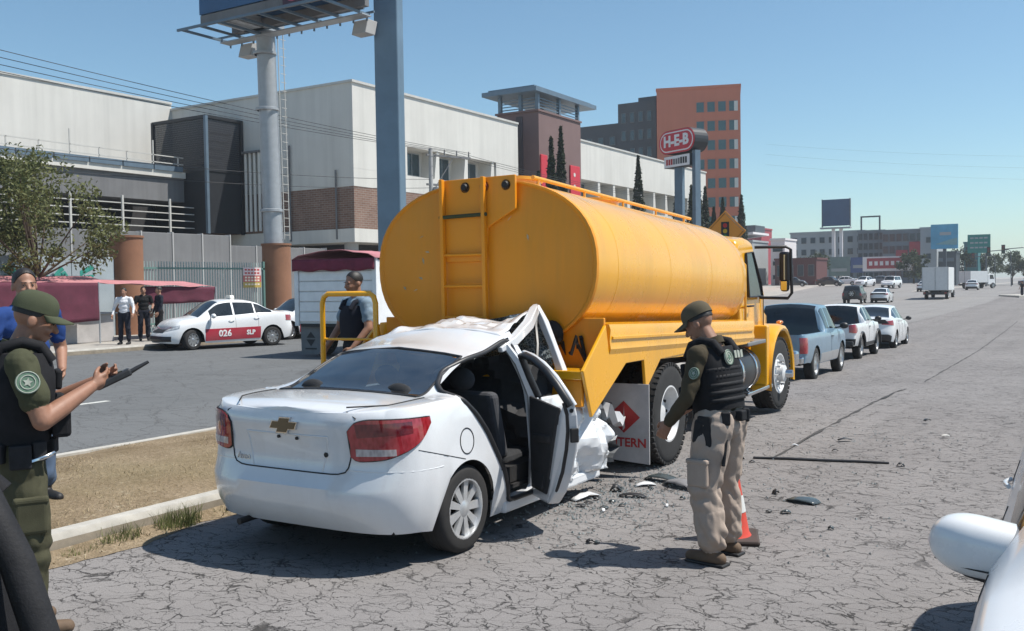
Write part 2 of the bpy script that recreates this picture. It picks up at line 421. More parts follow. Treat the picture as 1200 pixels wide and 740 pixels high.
# worn construction joint between the two lanes
b = MB(); P = []
for i in range(241):
    y = lerp(9.5, 60, (i / 240) ** 1.6); x = -2.8 - .022 * (y - 9.5) + .05 * noise.noise(V((y * .6, 3, 0))) + .025 * noise.noise(V((y * 3, 3, 0))); w_ = max(.004, .016 + .035 * noise.noise(V((y * 1.7, 8, 0))))
    P.append([(x - w_, y, gz(x, y) + .005), (x + w_, y, gz(x, y) + .005)])
b.grid(P); tag(b.build('road_joint', simple('joint_tar', (.05, .047, .045, 1), .9, var=.4, scale=6), fixn=False), kind='structure')
# ------------------------------------------------------------------ vehicle kit
M_TYRE = simple('tyre_rubber', (.022, .021, .021, 1), .85, var=.3, scale=8, bump=.3, bs=80)
M_RIM = simple('alloy_silver', (.52, .53, .54, 1), .32, .85, var=.1, scale=10)
M_DARK = simple('dark_trim', (.014, .014, .015, 1), .6, var=.3, scale=6)
M_BLACKP = simple('black_plastic', (.022, .022, .024, 1), .45, var=.25, scale=12)
M_UNDER = simple('underbody', (.012, .011, .011, 1), .95, var=.4, scale=5)
M_GLASS = glassy('tinted_glass')
M_CHROME = simple('chrome', (.65, .66, .68, 1), .14, 1, var=.06, scale=8)
def lampmat(name, c, c2):
    t = NT(name); mp = t.mapping((40, 40, 18)); v = t.n('TexVoronoi'); v.inputs['Scale'].default_value = 1.2; t.l(mp, v.inputs[0])
    t.base(t.mix(t.ramp(v.outputs['Distance'], [(.2, 0), (.8, 1)]), c, c2)); t.set(Roughness=.12, Coat_Weight=1.); return t.m
M_TAIL = lampmat('red_lamp', (.25, .008, .012, 1), (.36, .03, .04, 1))
M_TAILD = lampmat('dark_red_lamp', (.10, .006, .012, 1), (.16, .015, .02, 1))
M_HEAD = lampmat('clear_lamp', (.25, .27, .3, 1), (.5, .53, .56, 1))
M_AMBER = lampmat('amber_lamp', (.5, .14, .01, 1), (.6, .22, .02, 1))
M_LENSW = lampmat('white_lens', (.32, .28, .28, 1), (.5, .45, .45, 1))
def wheel(parent, x, y, r, wd, side, n_sp=9, rimc=None, rr=.66, steer=0, z=None, spw=.035, dark=None):
    """tyre as the wheel part; rim with spokes as its sub-part. side +1 right, -1 left"""
    o = (0, 0, 0); s = side
    b = MB()
    pr = [(r * rr * .97, -wd * .5), (r * rr, -wd * .5), (r * .86, -wd * .52), (r * .955, -wd * .46), (r, -wd * .36), (r, -wd * .12), (r * .985, -wd * .1), (r * .985, -wd * .06), (r, -wd * .04), (r, wd * .04), (r * .985, wd * .06), (r * .985, wd * .1), (r, wd * .12), (r, wd * .36), (r * .955, wd * .46), (r * .86, wd * .52), (r * rr, wd * .5), (r * rr * .97, wd * .5)]
    b.lathe(pr, o, (s, 0, 0), 36)
    w_ = b.build('wheel', M_TYRE, parent, smooth=40); w_.location = (x, y, z if z is not None else r)
    w_.rotation_euler = (0, 0, steer)
    R_ = r * rr
    b = MB(); b.lathe([(R_ * .99, -wd * .45), (R_ * .99, wd * .5), (R_ * .93, wd * .5), (R_ * .9, wd * .36), (R_ * .88, wd * .25)], o, (s, 0, 0), 32)
    b.lathe([(R_ * .3, wd * .3), (R_ * .27, wd * .42), (R_ * .18, wd * .47), (.001, wd * .48)], o, (s, 0, 0), 20)
    for k in range(n_sp):
        a = 2 * math.pi * k / n_sp
        d = V((0, math.cos(a), math.sin(a))); t_ = V((0, -math.sin(a), math.cos(a)))
        x0, x1 = s * wd * .42, s * wd * .40
        w0, w1 = spw * .75, spw * 1.25
        P = [d * R_ * .22 + t_ * w0 + V((x0, 0, 0)), d * R_ * .22 - t_ * w0 + V((x0, 0, 0)), d * R_ * .93 - t_ * w1 + V((x1, 0, 0)), d * R_ * .93 + t_ * w1 + V((x1, 0, 0))]
        Q = [p - V((s * wd * .12, 0, 0)) for p in P]
        b.add(P + Q, [(0, 1, 2, 3), (7, 6, 5, 4), (0, 4, 5, 1), (1, 5, 6, 2), (2, 6, 7, 3), (3, 7, 4, 0)])
    b.build('rim', rimc or M_RIM, w_, smooth=35)
    b = MB(); b.lathe([(.001, wd * .16), (R_ * .9, wd * .16), (R_ * .9, -wd * .3), (.001, -wd * .3)], o, (s, 0, 0), 24)
    b.build('brake_disc', dark or M_UNDER, w_)
    return w_
class Car:
    """Body surface: a wall that runs round the plan outline from the rear centre to the front centre, carried over
    the belt line into deck and cabin.  y forward, x right, rear axle at y = 0."""
    def __init__(s, yr, yf, W, wb, ZL, ZB, ZT, WR, H, sidew, ws, rw, ca=.75, cf=.8, ne=3., nf=2.8, arch=.36, wr=.3, wy=.3,
                 px=None, ry=None, fy=None, bed=None, step=.055, deckk=.88):
        s.yr, s.yf, s.W, s.wb, s.H, s.WR, s.wr = yr, yf, W, wb, H, WR, wr; s.dk = deckk
        s.ZB, s.ZT = pchip(ZB), pchip(ZT); s.zl0 = pchip(ZL); s.arch = arch; s.bed = bed
        s.px = pchip(px or [(0, .945), (.12, .975), (.4, 1.), (.62, .995), (.85, .975), (1, .935)])
        s.ry = pchip(ry or [(0, .09), (.2, .02), (.42, .0), (.55, .05), (.8, .06), (1, .09)])
        s.fy = pchip(fy or [(0, .08), (.25, .0), (.5, .03), (.8, .12), (1, .3)])
        s.sidew, s.ws, s.rw = sidew, ws, rw
        ya, yb = yr + ca, yf - cf; s.ya, s.yb = ya, yb
        S = []
        n1 = 22
        for i in range(n1):
            t = i / n1; th = math.pi / 2 * (1 - t ** 1.0)
            S.append((W * max(math.cos(th), 0) ** (2 / ne), ya - (ya - yr) * math.sin(th) ** (2 / ne), math.sin(th) ** 1.5, 0.))
        ys = []; y = ya
        while y < yb: ys.append(y); y += step
        brk = [q for p in list(sidew) + [ws, rw] if p for q in p]
        if bed: brk += [bed[1]]
        for q in brk:
            if ya < q < yb:
                k = min(range(len(ys)), key=lambda i: abs(ys[i] - q)); ys[k] = q
        S += [(W, y, 0., 0.) for y in ys]
        for i in range(n1 + 1):
            th = math.pi / 2 * i / n1
            S.append((W * max(math.cos(th), 0) ** (2 / nf), yb + (yf - yb) * math.sin(th) ** (2 / nf), 0., math.sin(th) ** 1.5))
        s.S = S
        s.T = [0, .05, .14, .26, .38, .5, .62, .74, .86, .94, 1.]
        s.SR = [.1, .5, .9, 1.]; s.UR = [.07, .3, .6, 1.]
        s.rows = []
        for k, t in enumerate(s.T):
            s.rows.append([s.wall(j, t) for j in range(len(S))])
        for fr in s.SR: s.rows.append([s.deck(j, fr, 0) for j in range(len(S))])
        for u in s.UR: s.rows.append([s.deck(j, 1, u) for j in range(len(S))])
        s.arc = [0.]
        mid = s.rows[5]
        for j in range(1, len(S)):
            s.arc.append(s.arc[-1] + ((mid[j].x - mid[j - 1].x) ** 2 + (mid[j].y - mid[j - 1].y) ** 2) ** .5)
    def zlow(s, y):
        z = s.zl0(y)
        for c in (0, s.wb):
            d = abs(y - c)
            if d < s.arch: z = max(z, s.wr + (s.arch ** 2 - d * d) ** .5)
        return z
    def wall(s, j, t):
        x, y, wr_, wf_ = s.S[j]
        zl = s.zlow(y) if (wr_ < .3 and wf_ < .3) else s.zl0(y)
        zb = s.ZB(y); z = lerp(zl, zb, t); tt = cl((z - s.zl0(y)) / max(zb - s.zl0(y), .01))
        return V((x * s.px(tt), y + wr_ * s.ry(tt) - wf_ * s.fy(tt), z))
    def deck(s, j, fr, u):
        x, y, wr_, wf_ = s.S[j]
        zb = s.ZB(y); zt = s.ZT(y); xb = x * s.px(1)
        yy = y + wr_ * s.ry(1) - wf_ * s.fy(1)
        if s.bed and s.bed[0] <= y <= s.bed[1] + .001 and zt < zb - .05:
            WE = xb * .93; ZE = zb + .005
            if u == 0: return V((lerp(xb, WE, fr), yy, zb + .01 * math.sin(fr * 3.14)))
            if u < .2: return V((WE * .96, yy, zb - .02))
            return V((WE * (.95 if u < .5 else 1 - u), yy, s.bed[2]))
        h = cl((zt - zb) / (s.H - zb))
        WE = lerp(xb * s.dk, min(s.WR, xb), cl(h * 1.15)); ZE = lerp(zb + .55 * (zt - zb), zt - .055, cl(h * 4))
        if u == 0:
            bul = .012 * math.sin(fr * math.pi) * cl(h * 3)
            return V((lerp(xb * .985, WE, fr) + bul, yy, lerp(zb + .012 * (1 if h > .1 else .3), ZE, fr)))
        return V((WE * (1 - u), yy, ZE + (zt - ZE) * (1 - (1 - u) ** 2)))
    def surf(s, a, z, off=.004, side=1):
        """point on the wall at arc length a (from the rear centre) and height z"""
        j = 0
        while j < len(s.arc) - 2 and a > s.arc[j + 1]: j += 1
        f = cl((a - s.arc[j]) / max(s.arc[j + 1] - s.arc[j], 1e-6))
        pr = []
        n0 = len(s.T)
        colm = [s.rows[k][j].lerp(s.rows[k][j + 1], f) for k in range(n0 + 8)]
        k = 0
        while k < n0 - 2 and z > colm[k + 1].z: k += 1
        if z > colm[n0 - 1].z:
            k = n0 - 1
            while k < n0 + 2 and z > colm[k + 1].z: k += 1
        g = (z - colm[k].z) / max(colm[k + 1].z - colm[k].z, 1e-6); g = cl(g, -.2, 1.2)
        p = colm[k].lerp(colm[k + 1], g)
        d = s.rows[min(k, n0 - 1)][j + 1] - s.rows[min(k, n0 - 1)][j]; nrm = V((d.y, -d.x, 0))
        nrm = nrm.normalized() if nrm.length > 1e-6 else V((0, -1, 0))
        p = p + nrm * off
        return V((p.x * side, p.y, p.z))
    def a_of(s, y):
        j = min(range(22, len(s.S)), key=lambda i: abs(s.S[i][1] - y) if s.S[i][3] == 0 else 9); return s.arc[j]
    def patch(s, name, mat, parent, a0, a1, top, bot, side=1, off=.006, na=14, nz=5, th=.012):
        b = MB(); tp, bt = pchip(top), pchip(bot)
        P = [[s.surf(lerp(a0, a1, i / na), lerp(bt(i / na), tp(i / na), k / nz), off, side) for i in range(na + 1)] for k in range(nz + 1)]
        Q = [[s.surf(lerp(a0, a1, i / na), lerp(bt(i / na), tp(i / na), k / nz), off - th, side) for i in range(na + 1)] for k in range(nz + 1)]
        b.grid(P)
        ring = [(0, i) for i in range(na + 1)] + [(k, na) for k in range(1, nz + 1)] + [(nz, i) for i in range(na - 1, -1, -1)] + [(k, 0) for k in range(nz - 1, 0, -1)]
        b.grid([[P[k][i] for k, i in ring], [Q[k][i] for k, i in ring]], closed=True)
        return b.build(name, mat, parent, smooth=50, merge=.0004)
    def line(s, name, mat, parent, pts, r=.006, side=1, off=0):
        b = MB(); b.tube([s.surf(a, z, off, side) for a, z in pts], r, 6); return b.build(name, mat, parent, smooth=60)
    def body(s, parent, mpaint, mglass, cut=None, deform=None, glass_rows=(11, 13), mw=None):
        n0 = len(s.T); NR = len(s.rows); n = len(s.S)
        groups = {}
        def keyof(k, j, side):
            y = (s.S[j][1] + s.S[j + 1][1]) / 2
            if n0 <= k <= n0 + 1:
                for i, (a, b_) in enumerate(s.sidew):
                    if a <= y <= b_ and s.deck(j, 1, 0).z - s.ZB(y) > .05 and s.deck(j + 1, 1, 0).z - s.ZB(y) > .05: return ('window', i, side)
            if k >= n0 + 4:
                if s.ws and s.ws[0] <= y <= s.ws[1]: return ('windshield', 0, 0)
                if s.rw and s.rw[0] <= y <= s.rw[1]: return ('rear_window', 0, 0)
            return ('body', 0, 0)
        for side in (1, -1):
            for k in range(NR - 1):
                for j in range(n - 1):
                    q = [s.rows[k][j], s.rows[k][j + 1], s.rows[k + 1][j + 1], s.rows[k + 1][j]]
                    if cut:
                        c = (q[0] + q[1] + q[2] + q[3]) / 4
                        if cut(V((c.x * side, c.y, c.z)), k): continue
                    q = [V((p.x * side, p.y, p.z)) for p in q]
                    if deform: q = [deform(p) for p in q]
                    key = keyof(k, j, side)
                    if cut and key[0] == 'window' and mw is False: key = ('body', 0, 0)
                    groups.setdefault(key, MB()).add(q, [(0, 1, 2, 3) if side > 0 else (3, 2, 1, 0)])
        out = {}
        for key, b in groups.items():
            out[key] = b.build(key[0], mpaint if key[0] == 'body' else mglass, parent, smooth=38, merge=.0006, fixn=False)
        return out
    def under(s, parent, z0=None, y1=None, mat=None):
        b = MB(); zz = z0 or (s.zl0(1) + .02)
        b.box(-s.W * .8, s.W * .8, s.yr + .3, (y1 or s.yf) - .3, zz, zz + .12)
        b.box(-s.W * .66, s.W * .66, -.42, .42, zz, s.wr + .34); 
        if not y1: b.box(-s.W * .66, s.W * .66, s.wb - .42, s.wb + .42, zz, s.wr + .34)
        for c in (0,) if y1 else (0, s.wb):
            for sd in (1, -1):
                pr = [(math.cos(t) * (s.arch + .02), math.sin(t) * (s.arch + .02)) for t in [math.pi * i / 12 for i in range(13)]]
                P = [[V((sd * s.W * .6, c + q[0], s.wr + q[1])) for q in pr], [V((sd * s.W * .955, c + q[0], s.wr + q[1])) for q in pr]]
                b.grid(P); b.add(P[0], [tuple(range(13))])
        return b.build('underbody', mat or M_UNDER, parent, fixn=False)
    def mirrors(s, parent, y, z, mat, sides=(1, -1), w=.2):
        for sd in sides:
            b = MB(); x = s.W * .94
            b.sphere((sd * (x + .05 + w / 2), y, z + .02), (w / 2, .075, .075), 14, 8)
            b.bar((sd * (x - .04), y + .02, z - .03), (sd * (x + .08), y, z - .01), .05, .03)
            b.build('wing_mirror', mat, parent, smooth=60)
    def seams(s, parent, ys, side, z0=.3, mat=None):
        for y in ys:
            a = s.a_of(y); zb = s.ZB(y)
            s.line('door_seam', mat or M_DARK, parent, [(a, lerp(max(z0, s.zlow(y) + .02), zb - .01, i / 8)) for i in range(9)], .004, side, 0)
    def handles(s, parent, ys, side, mat):
        for y in ys:
            a = s.a_of(y); z = s.ZB(y) - .1; b = MB()
            b.tube([s.surf(a - .09 + .18 * i / 6, z, .012 + .018 * math.sin(math.pi * i / 6), side) for i in range(7)], .011, 6)
            b.build('door_handle', mat, parent, smooth=60)
P_WHITE = paint('white_car_paint', (.74, .75, .76, 1), .16, .26)
P_RED = paint('taxi_red', (.42, .025, .05, 1), .2)
P_BLUE = paint('faded_blue_paint', (.13, .235, .33, 1), .3, .35)
P_SILV = paint('silver_paint', (.42, .43, .44, 1), .2, .3, flake=.4)
P_BLACK = paint('black_car_paint', (.015, .016, .018, 1), .25)
P_GREY = paint('grey_car_paint', (.12, .125, .135, 1), .2)
def sedan_spec(**kw):
    d = dict(yr=-.9, yf=3.38, W=.86, wb=2.55,
             ZL=[(-.9, .32), (-.5, .24), (.2, .2), (2.3, .2), (2.9, .22), (3.38, .24)],
             ZB=[(-.9, 1.0), (-.5, 1.03), (.2, 1.0), (1.2, .93), (2.2, .88), (2.9, .76), (3.38, .62)],
             ZT=[(-.9, 1.01), (-.5, 1.08), (-.28, 1.09), (.05, 1.2), (.45, 1.4), (.8, 1.46), (1.3, 1.475), (1.62, 1.43), (2.05, 1.16), (2.32, .99), (2.8, .92), (3.2, .76), (3.38, .64)],
             WR=.56, H=1.475, sidew=[(-.02, .52), (.56, 1.2), (1.26, 1.98)], ws=(1.62, 2.3), rw=(-.26, .47))
    d.update(kw); return Car(**d)
# ------------------------------------------------------------------ crashed white sedan
def crumple(u, v, seed, amp, fr=3.):
    p = V((u * fr, v * fr, seed)); a = abs(noise.noise(p)) * 1.6 + abs(noise.noise(p * 2.3)) * .7 + noise.noise(p * 5) * .22
    return (a - .7) * amp
def make_hero():
    T = empty('crashed_sedan', (-4.495, 5.24, 0), R(1.0), 'white four door sedan with buckled roof and open rear door, wedged under the tanker', 'car')
    C = sedan_spec(yr=-.84, yf=3.2, W=.9, wb=2.5, H=1.4, WR=.6, ca=.62, ne=3.3, step=.022, arch=.335, wr=.29,
                   ZL=[(-.84, .25), (-.5, .24), (-.35, .22), (.3, .16), (2.3, .15), (3.2, .2)],
                   ZB=[(-.84, 1.0), (-.6, 1.035), (-.2, 1.05), (.3, 1.02), (1.2, .95), (2.2, .9), (3.2, .7)],
                   ZT=[(-.84, 1.03), (-.66, 1.062), (-.4, 1.07), (-.2, 1.075), (.05, 1.17), (.3, 1.275), (.48, 1.335), (.7, 1.37), (1.2, 1.4), (1.6, 1.38), (2.0, 1.2), (2.5, .95), (3.2, .8)],
                   sidew=[], ws=None, rw=(-.19, .44),
                   ry=[(0, .13), (.1, .07), (.22, .015), (.36, .0), (.4, .006), (.43, .05), (.6, .075), (.78, .07), (.86, .05), (.93, .045), (1, .075)],
                   deckk=.8, px=[(0, .93), (.1, .965), (.3, .995), (.45, 1.), (.62, .99), (.8, .975), (.93, .955), (1, .925)])
    # rear door opening, right side, in (y, z)
    OP = [(.42, .235), (.52, .34), (.46, .47), (.36, .62), (.26, .78), (.14, .92), (.02, 1.03), (-.02, 1.075), (.04, 1.115), (.2, 1.19), (.42, 1.262), (.66, 1.29), (.98, 1.30), (1.04, 1.0), (1.03, .23)]
    OP[0] = (.55, .235)
    def inside(y, z, P):
        r = False; j = len(P) - 1
        for i in range(len(P)):
            if (P[i][1] > z) != (P[j][1] > z) and y < (P[j][0] - P[i][0]) * (z - P[i][1]) / (P[j][1] - P[i][1]) + P[i][0]: r = not r
            j = i
        return r
    n0 = len(C.T)
    def cut(c, k):
        if k >= n0 + 3 and c.y > .93: return True
        if c.y > 1.06: return True
        if c.x > .3 and k < n0 + 3 and inside(c.y, c.z, OP): return True
        return False
    def deform(p):
        p = p.copy()
        d = cl((p.y + .2) / 1.2)
        if p.z > 1.05:
            p.z += .02 * noise.noise(V((p.x * 3, p.y * 3, 2))) * d
            if p.y > .6: p.z += .10 * (cl((p.y - .6) / .35) ** 2) * (.7 + .3 * p.x)
        return p
    gl = seethru('rear_glass', (.16, .21, .24, 1), .26, .1)
    hp = paint('crashed_sedan_paint', (.7, .715, .735, 1), .12, .2, coat=1, streak=.12, sdir=(3, 1.2, .5))
    C.body(T, hp, gl, cut, deform)
    # black seal and inner jamb round the opening
    def sx(y, z):
        j = min(range(22, len(C.S)), key=lambda i: abs(C.S[i][1] - y) if C.S[i][3] == 0 else 9)
        for k in range(len(C.rows) - 1):
            a, b_ = C.rows[k][j], C.rows[k + 1][j]
            if a.z <= z <= b_.z and b_.z > a.z: return lerp(a.x, b_.x, (z - a.z) / (b_.z - a.z))
        return C.rows[0][j].x if z < .5 else C.WR
    def OPP(off=0., ins=0.):
        out = []
        for y, z in OP:
            x = sx(y, z) + off
            out.append(deform(V((x, y, z))) + V((0, 0, 0)))
        return out
    def dens(P, n=6, closed=True):
        o = []
        for i in range(len(P) if closed else len(P) - 1):
            a, b_ = P[i], P[(i + 1) % len(P)]
            o += [a.lerp(b_, k / n) for k in range(n)]
        for _ in range(2): o = [(o[i - 1] + o[i] * 2 + o[(i + 1) % len(o)]) / 4 for i in range(len(o))]
        return o
    ring = dens(OPP())
    b = MB(); b.tube(ring, .02, 8, True); b.build('door_seal', M_BLACKP, T, smooth=60)
    b = MB(); b.grid([[p + V((.004, 0, 0)) for p in ring], [V((p.x - .07, p.y, p.z)) for p in ring]], closed=True); b.build('door_jamb', hp, T, smooth=50)
    # rear window surround
    b = MB()
    j0 = [j for j in range(len(C.S)) if -.20 <= C.S[j][1] <= .45]
    edge = [deform(C.deck(j, 1, .07)) for j in j0]
    bot = [deform(C.deck(j0[0], 1, u)) for u in (.3, .6, 1.)]; topp = [deform(C.deck(j0[-1], 1, u)) for u in (.3, .6, 1.)]
    loop = edge + topp; loop += [V((-p.x, p.y, p.z)) for p in reversed(edge + topp[:2])]
    loop += [V((-p.x, p.y, p.z)) for p in bot[:2]] + list(reversed(bot))
    b.tube([p + V((0, 0, .001)) for p in loop], .011, 6, True); b.build('window_seal', M_BLACKP, T, smooth=60)
    # boot lid seam, number plate recess, badge
    aL = .60
    sm = MB()
    zs = [1.045, .98, .9, .8, .72, .67, .64, .625]; ar = [.62, .59, .565, .535, .515, .5, .475, .42]
    pts = [C.surf(a, z, .002) for a, z in zip(ar, zs)] + [C.surf(.42 - .42 * i / 8, .622, .002) for i in range(1, 9)]
    pts = pts + [V((-p.x, p.y, p.z)) for p in reversed(pts[:-1])]
    sm.tube(pts, .0045, 6); sm.build('boot_seam', M_DARK, T, smooth=60)
    dk = [V((C.surf(.62, 1.045).x, C.surf(.62, 1.045).y, 1.043))] + [deform(C.deck(j, .95, 0)) + V((0, 0, .002)) for j in range(len(C.S)) if -.55 < C.S[j][1] < -.17]
    for sd in (1, -1):
        b = MB(); b.tube([V((p.x * sd, p.y, p.z)) for p in dk], .005, 6); b.build('boot_seam', M_DARK, T, smooth=60)
    # plate recess: shallow pressing with creased lip
    for (pp, rr) in (([(-.36, .855), (.36, .855)], .006), ([(-.36, .855), (-.30, .63)], .005), ([(.36, .855), (.30, .63)], .005)):
        b = MB(); P = [C.surf(abs(lerp(pp[0][0], pp[1][0], i / 10)), lerp(pp[0][1], pp[1][1], i / 10), 0, 1 if lerp(pp[0][0], pp[1][0], i / 10) >= 0 else -1) for i in range(11)]
        b.tube(P, rr, 6); b.build('pressing_edge', hp, T, smooth=70)
    for x_, z_ in ((-.06, .835), (.1, .832)):
        b = MB(); p = C.surf(abs(x_), z_, 0, 1 if x_ > 0 else -1); b.cyl(p - V((0, .012, 0)), p + V((0, .03, 0)), .011, n=10); b.build('plate_lamp', M_DARK, T)
    b = MB(); p = C.surf(.33, .74, 0); b.cyl(p - V((0, .006, 0)), p + V((0, .03, 0)), .016, n=14); b.build('boot_lock', M_DARK, T)
    # bow tie emblem: a wide bar crossed by a short block, slanted
    gold = simple('emblem_gold', (.17, .125, .075, 1), .45, .5)
    def em(x_, z_, o_=.012): return C.surf(abs(x_), z_, o_, 1 if x_ >= 0 else -1)
    b = MB(); k = .018
    out = [(-.105, -.022), (-.04, -.022), (-.052, -.045), (.034, -.045), (.046, -.022), (.098, -.022), (.118, .022), (.052, .022), (.064, .045), (-.022, .045), (-.034, .022), (-.085, .022)]
    y0 = em(0, .9).y
    b.prism([(x_, z_ + .915) for x_, z_ in out], (0, y0 - .012, 0), (1, 0, 0), (0, 0, 1), (0, .02, 0))
    b.build('emblem', gold, T, bevel=.003)
    b = MB(); b.prism([(x_ * 1.09, z_ * 1.16 + .915) for x_, z_ in out], (0, y0 - .008, 0), (1, 0, 0), (0, 0, 1), (0, .02, 0)); b.build('emblem_rim', M_CHROME, T)
    text('badge', 'Aveo', .062, M_CHROME, T, lambda v: C.surf(abs(v.x - .40), v.y + .68, .004 + v.z, -1 if v.x < .40 else 1), .002, .0006)
    # tail lamps
    for sd in (1, -1):
        L = C.patch('tail_lamp', M_TAIL, T, .525, 1.09, [(0, .90), (.12, .955), (.3, .972), (1, .968)], [(0, .74), (.08, .715), (.35, .725), (.6, .765), (.85, .84), (1, .93)], sd, .014, 22, 8, .03)
        C.patch('lamp_lens', M_LENSW, L, .565, .82, [(0, .79), (1, .79)], [(0, .745), (1, .75)], sd, .0165, 10, 3, .006)
        C.patch('lamp_shade', M_TAILD, L, .585, .94, [(0, .945), (1, .955)], [(0, .86), (1, .885)], sd, .0165, 12, 4, .006)
        b = MB(); af = lambda t: lerp(.525, 1.09, t)
        tp, bt = pchip([(0, .90), (.12, .955), (.3, .972), (1, .968)]), pchip([(0, .74), (.08, .715), (.35, .725), (.6, .765), (.85, .84), (1, .93)])
        lp = [C.surf(af(i / 20), tp(i / 20), .004, sd) for i in range(21)] + [C.surf(af(i / 20), bt(i / 20), .004, sd) for i in range(20, -1, -1)]
        b.tube(lp, .007, 6, True); b.build('lamp_gasket', M_DARK, L, smooth=60)
    # bumper seams and reflector-side crease
    for sd in (1, -1):
        C.line('bumper_seam', M_DARK, T, [(.97 + .48 * i / 10, .77 - .13 * (i / 10)) for i in range(11)], .003, sd)
        C.line('bumper_crease', hp, T, [(.5 + .7 * i / 10, .655 - .02 * i / 10) for i in range(11)], .005, sd, -.002)
    # fuel flap
    a0 = C.a_of(0.0) ; ring = [C.surf(a0 + .082 * math.cos(t), .755 + .085 * math.sin(t), .0005) for t in [2 * math.pi * i / 28 for i in range(28)]]
    b = MB(); b.tube(ring, .0042, 6, True); b.build('fuel_flap_seam', M_DARK, T, smooth=60)
    # roof: buckled sheet rising to a ridge
    P = []
    n = 26
    back = [deform(V((x, .925, lerp(1.385, 1.335, abs(x / .6) ** 2.2)))) for x in [lerp(-.6, .6, i / n) for i in range(n + 1)]]
    for k in range(19):
        t = k / 18; r = []
        for i in range(n + 1):
            u = i / n; x0 = back[i]
            fr = V((lerp(-.56, .5, u), lerp(1.62, 1.7, u) + .05 * math.sin(u * 9), lerp(1.44, 1.605, u ** 1.2) + .02 * math.sin(u * 7)))
            p = x0.lerp(fr, t)
            e = math.sin(t * math.pi) ** .8
            p.z += crumple(u * 1.1, t * .8, 3.3, .085 * e, 2.6) + .05 * e * math.sin(u * 3.1) - .05 * math.exp(-((u - .72) / .12) ** 2) * t
            r.append(p)
        P.append(r)
    b = MB(); b.grid(P); o = b.build('roof', hp, T, smooth=14); m_ = o.modifiers.new('solid', 'SOLIDIFY'); m_.thickness = .006; m_.offset = -1
    # torn roof rail folded up, and the front pillar bent down from the ridge
    b = MB(); b.tube([(.63, .86, 1.30), (.64, 1.05, 1.36), (.60, 1.35, 1.47), (.52, 1.6, 1.575), (.485, 1.69, 1.61)], .04, 4, rad=[.03, .05, .055, .05, .03]); b.build('roof_rail', hp, T, smooth=15, bevel=.008)
    b = MB(); b.tube([(.485, 1.70, 1.615), (.56, 1.69, 1.47), (.66, 1.66, 1.28), (.76, 1.62, 1.08), (.79, 1.6, 1.0)], .04, 4, rad=[.03, .048, .042, .05, .055]); b.build('front_pillar', hp, T, smooth=15, bevel=.008)
    b = MB(); b.tube([(.50, 1.68, 1.59), (.53, 1.6, 1.45), (.60, 1.5, 1.3), (.66, 1.38, 1.2)], .016, 6); b.build('door_frame', M_BLACKP, T, smooth=50)
    # centre pillar
    b = MB(); b.tube([(.83, 1.03, .2), (.83, 1.04, .6), (.81, 1.03, .95), (.72, .98, 1.2), (.64, .93, 1.33)], .05, 5, rad=[.065, .05, .045, .035, .03]); b.build('centre_pillar', hp, T, smooth=20)
    # crumpled front door skin and wing, ending torn
    def panel(name, sd, y0, y1, z0, z1, mat, seed, amp, tear=.12):
        ny, nz = 40, 26; P = []
        for k in range(nz + 1):
            v = k / nz; r = []
            for i in range(ny + 1):
                u = i / ny; ye = y1 + tear * noise.noise(V((v * 4, seed, 0))) - .18 * v
                y = lerp(y0, ye, u); z = lerp(z0, z1 - .17 * u * u, v)
                x = .9 * (.97 + .03 * math.sin(v * 3)) + crumple(y * .9, z * 1.1, seed, amp * (.15 + .85 * u), 2.6) + .05 * u * math.sin(v * 3.1)
                z += .05 * u * noise.noise(V((y * 3, z * 3, seed + 7)))
                r.append(V((sd * x, y, z)))
            P.append(r)
        b = MB(); b.grid(P); o = b.build(name, mat, T, smooth=16); m_ = o.modifiers.new('solid', 'SOLIDIFY'); m_.thickness = .005; m_.offset = -1
        return o
    panel('front_door', 1, 1.06, 2.3, .2, .93, hp, 4.1, .17); panel('front_door', -1, 1.06, 2.5, .2, .95, hp, 8.7, .12)
    b = MB(); b.box(.74, .875, .5, 2.1, .15, .24); b.tf(lambda p: p + V((crumple(p.y, p.z, 1, .02), 0, -.02 * cl(p.y - 1.2)))); b.build('sill', hp, T, bevel=.02)
    b = MB(); b.box(-.86, -.74, .5, 2.1, .13, .225); b.build('sill', hp, T, bevel=.02)
    # mangled front: sheet and engine bay scrap pushed under the tanker
    scrap = simple('scrap_metal', (.22, .23, .24, 1), .45, .6, var=.4, scale=9)
    P = []
    for k in range(21):
        r = []
        for i in range(31):
            u = i / 30; v = k / 20; x = lerp(-.8, .84, u); y = lerp(1.75, 2.75, v)
            r.append(V((x, y + crumple(u, v, 2.2, .12), lerp(.95, .5, v) + crumple(u * 2, v * 2, 5.5, .2))))
        P.append(r)
    b = MB(); b.grid(P); b.build('bonnet', hp, T, smooth=20)
    P = []
    for k in range(17):
        r = []
        for i in range(31):
            u = i / 30; v = k / 16; r.append(V((lerp(-.78, .8, u), 2.6 + crumple(u * 2, v * 2, 12.5, .25) - .25 * v, lerp(.18, .8, v))))
        P.append(r)
    b = MB(); b.grid(P); b.build('front_end', scrap, T, smooth=15)
    # shattered windscreen sheet hanging behind the folded pillar
    def glassmat():
        t = NT('shattered_glass'); vo = t.n('TexVoronoi', feature='DISTANCE_TO_EDGE'); vo.inputs['Scale'].default_value = 38; t.l(t.tc.outputs['Object'], vo.inputs['Vector'])
        t.base(t.ramp(vo.outputs[0], [(.0, (.42, .46, .47, 1)), (.09, (.07, .09, .1, 1))])); t.set(Roughness=.12); t.bump(vo.outputs[0], .8, .01); return t.m
    P = []
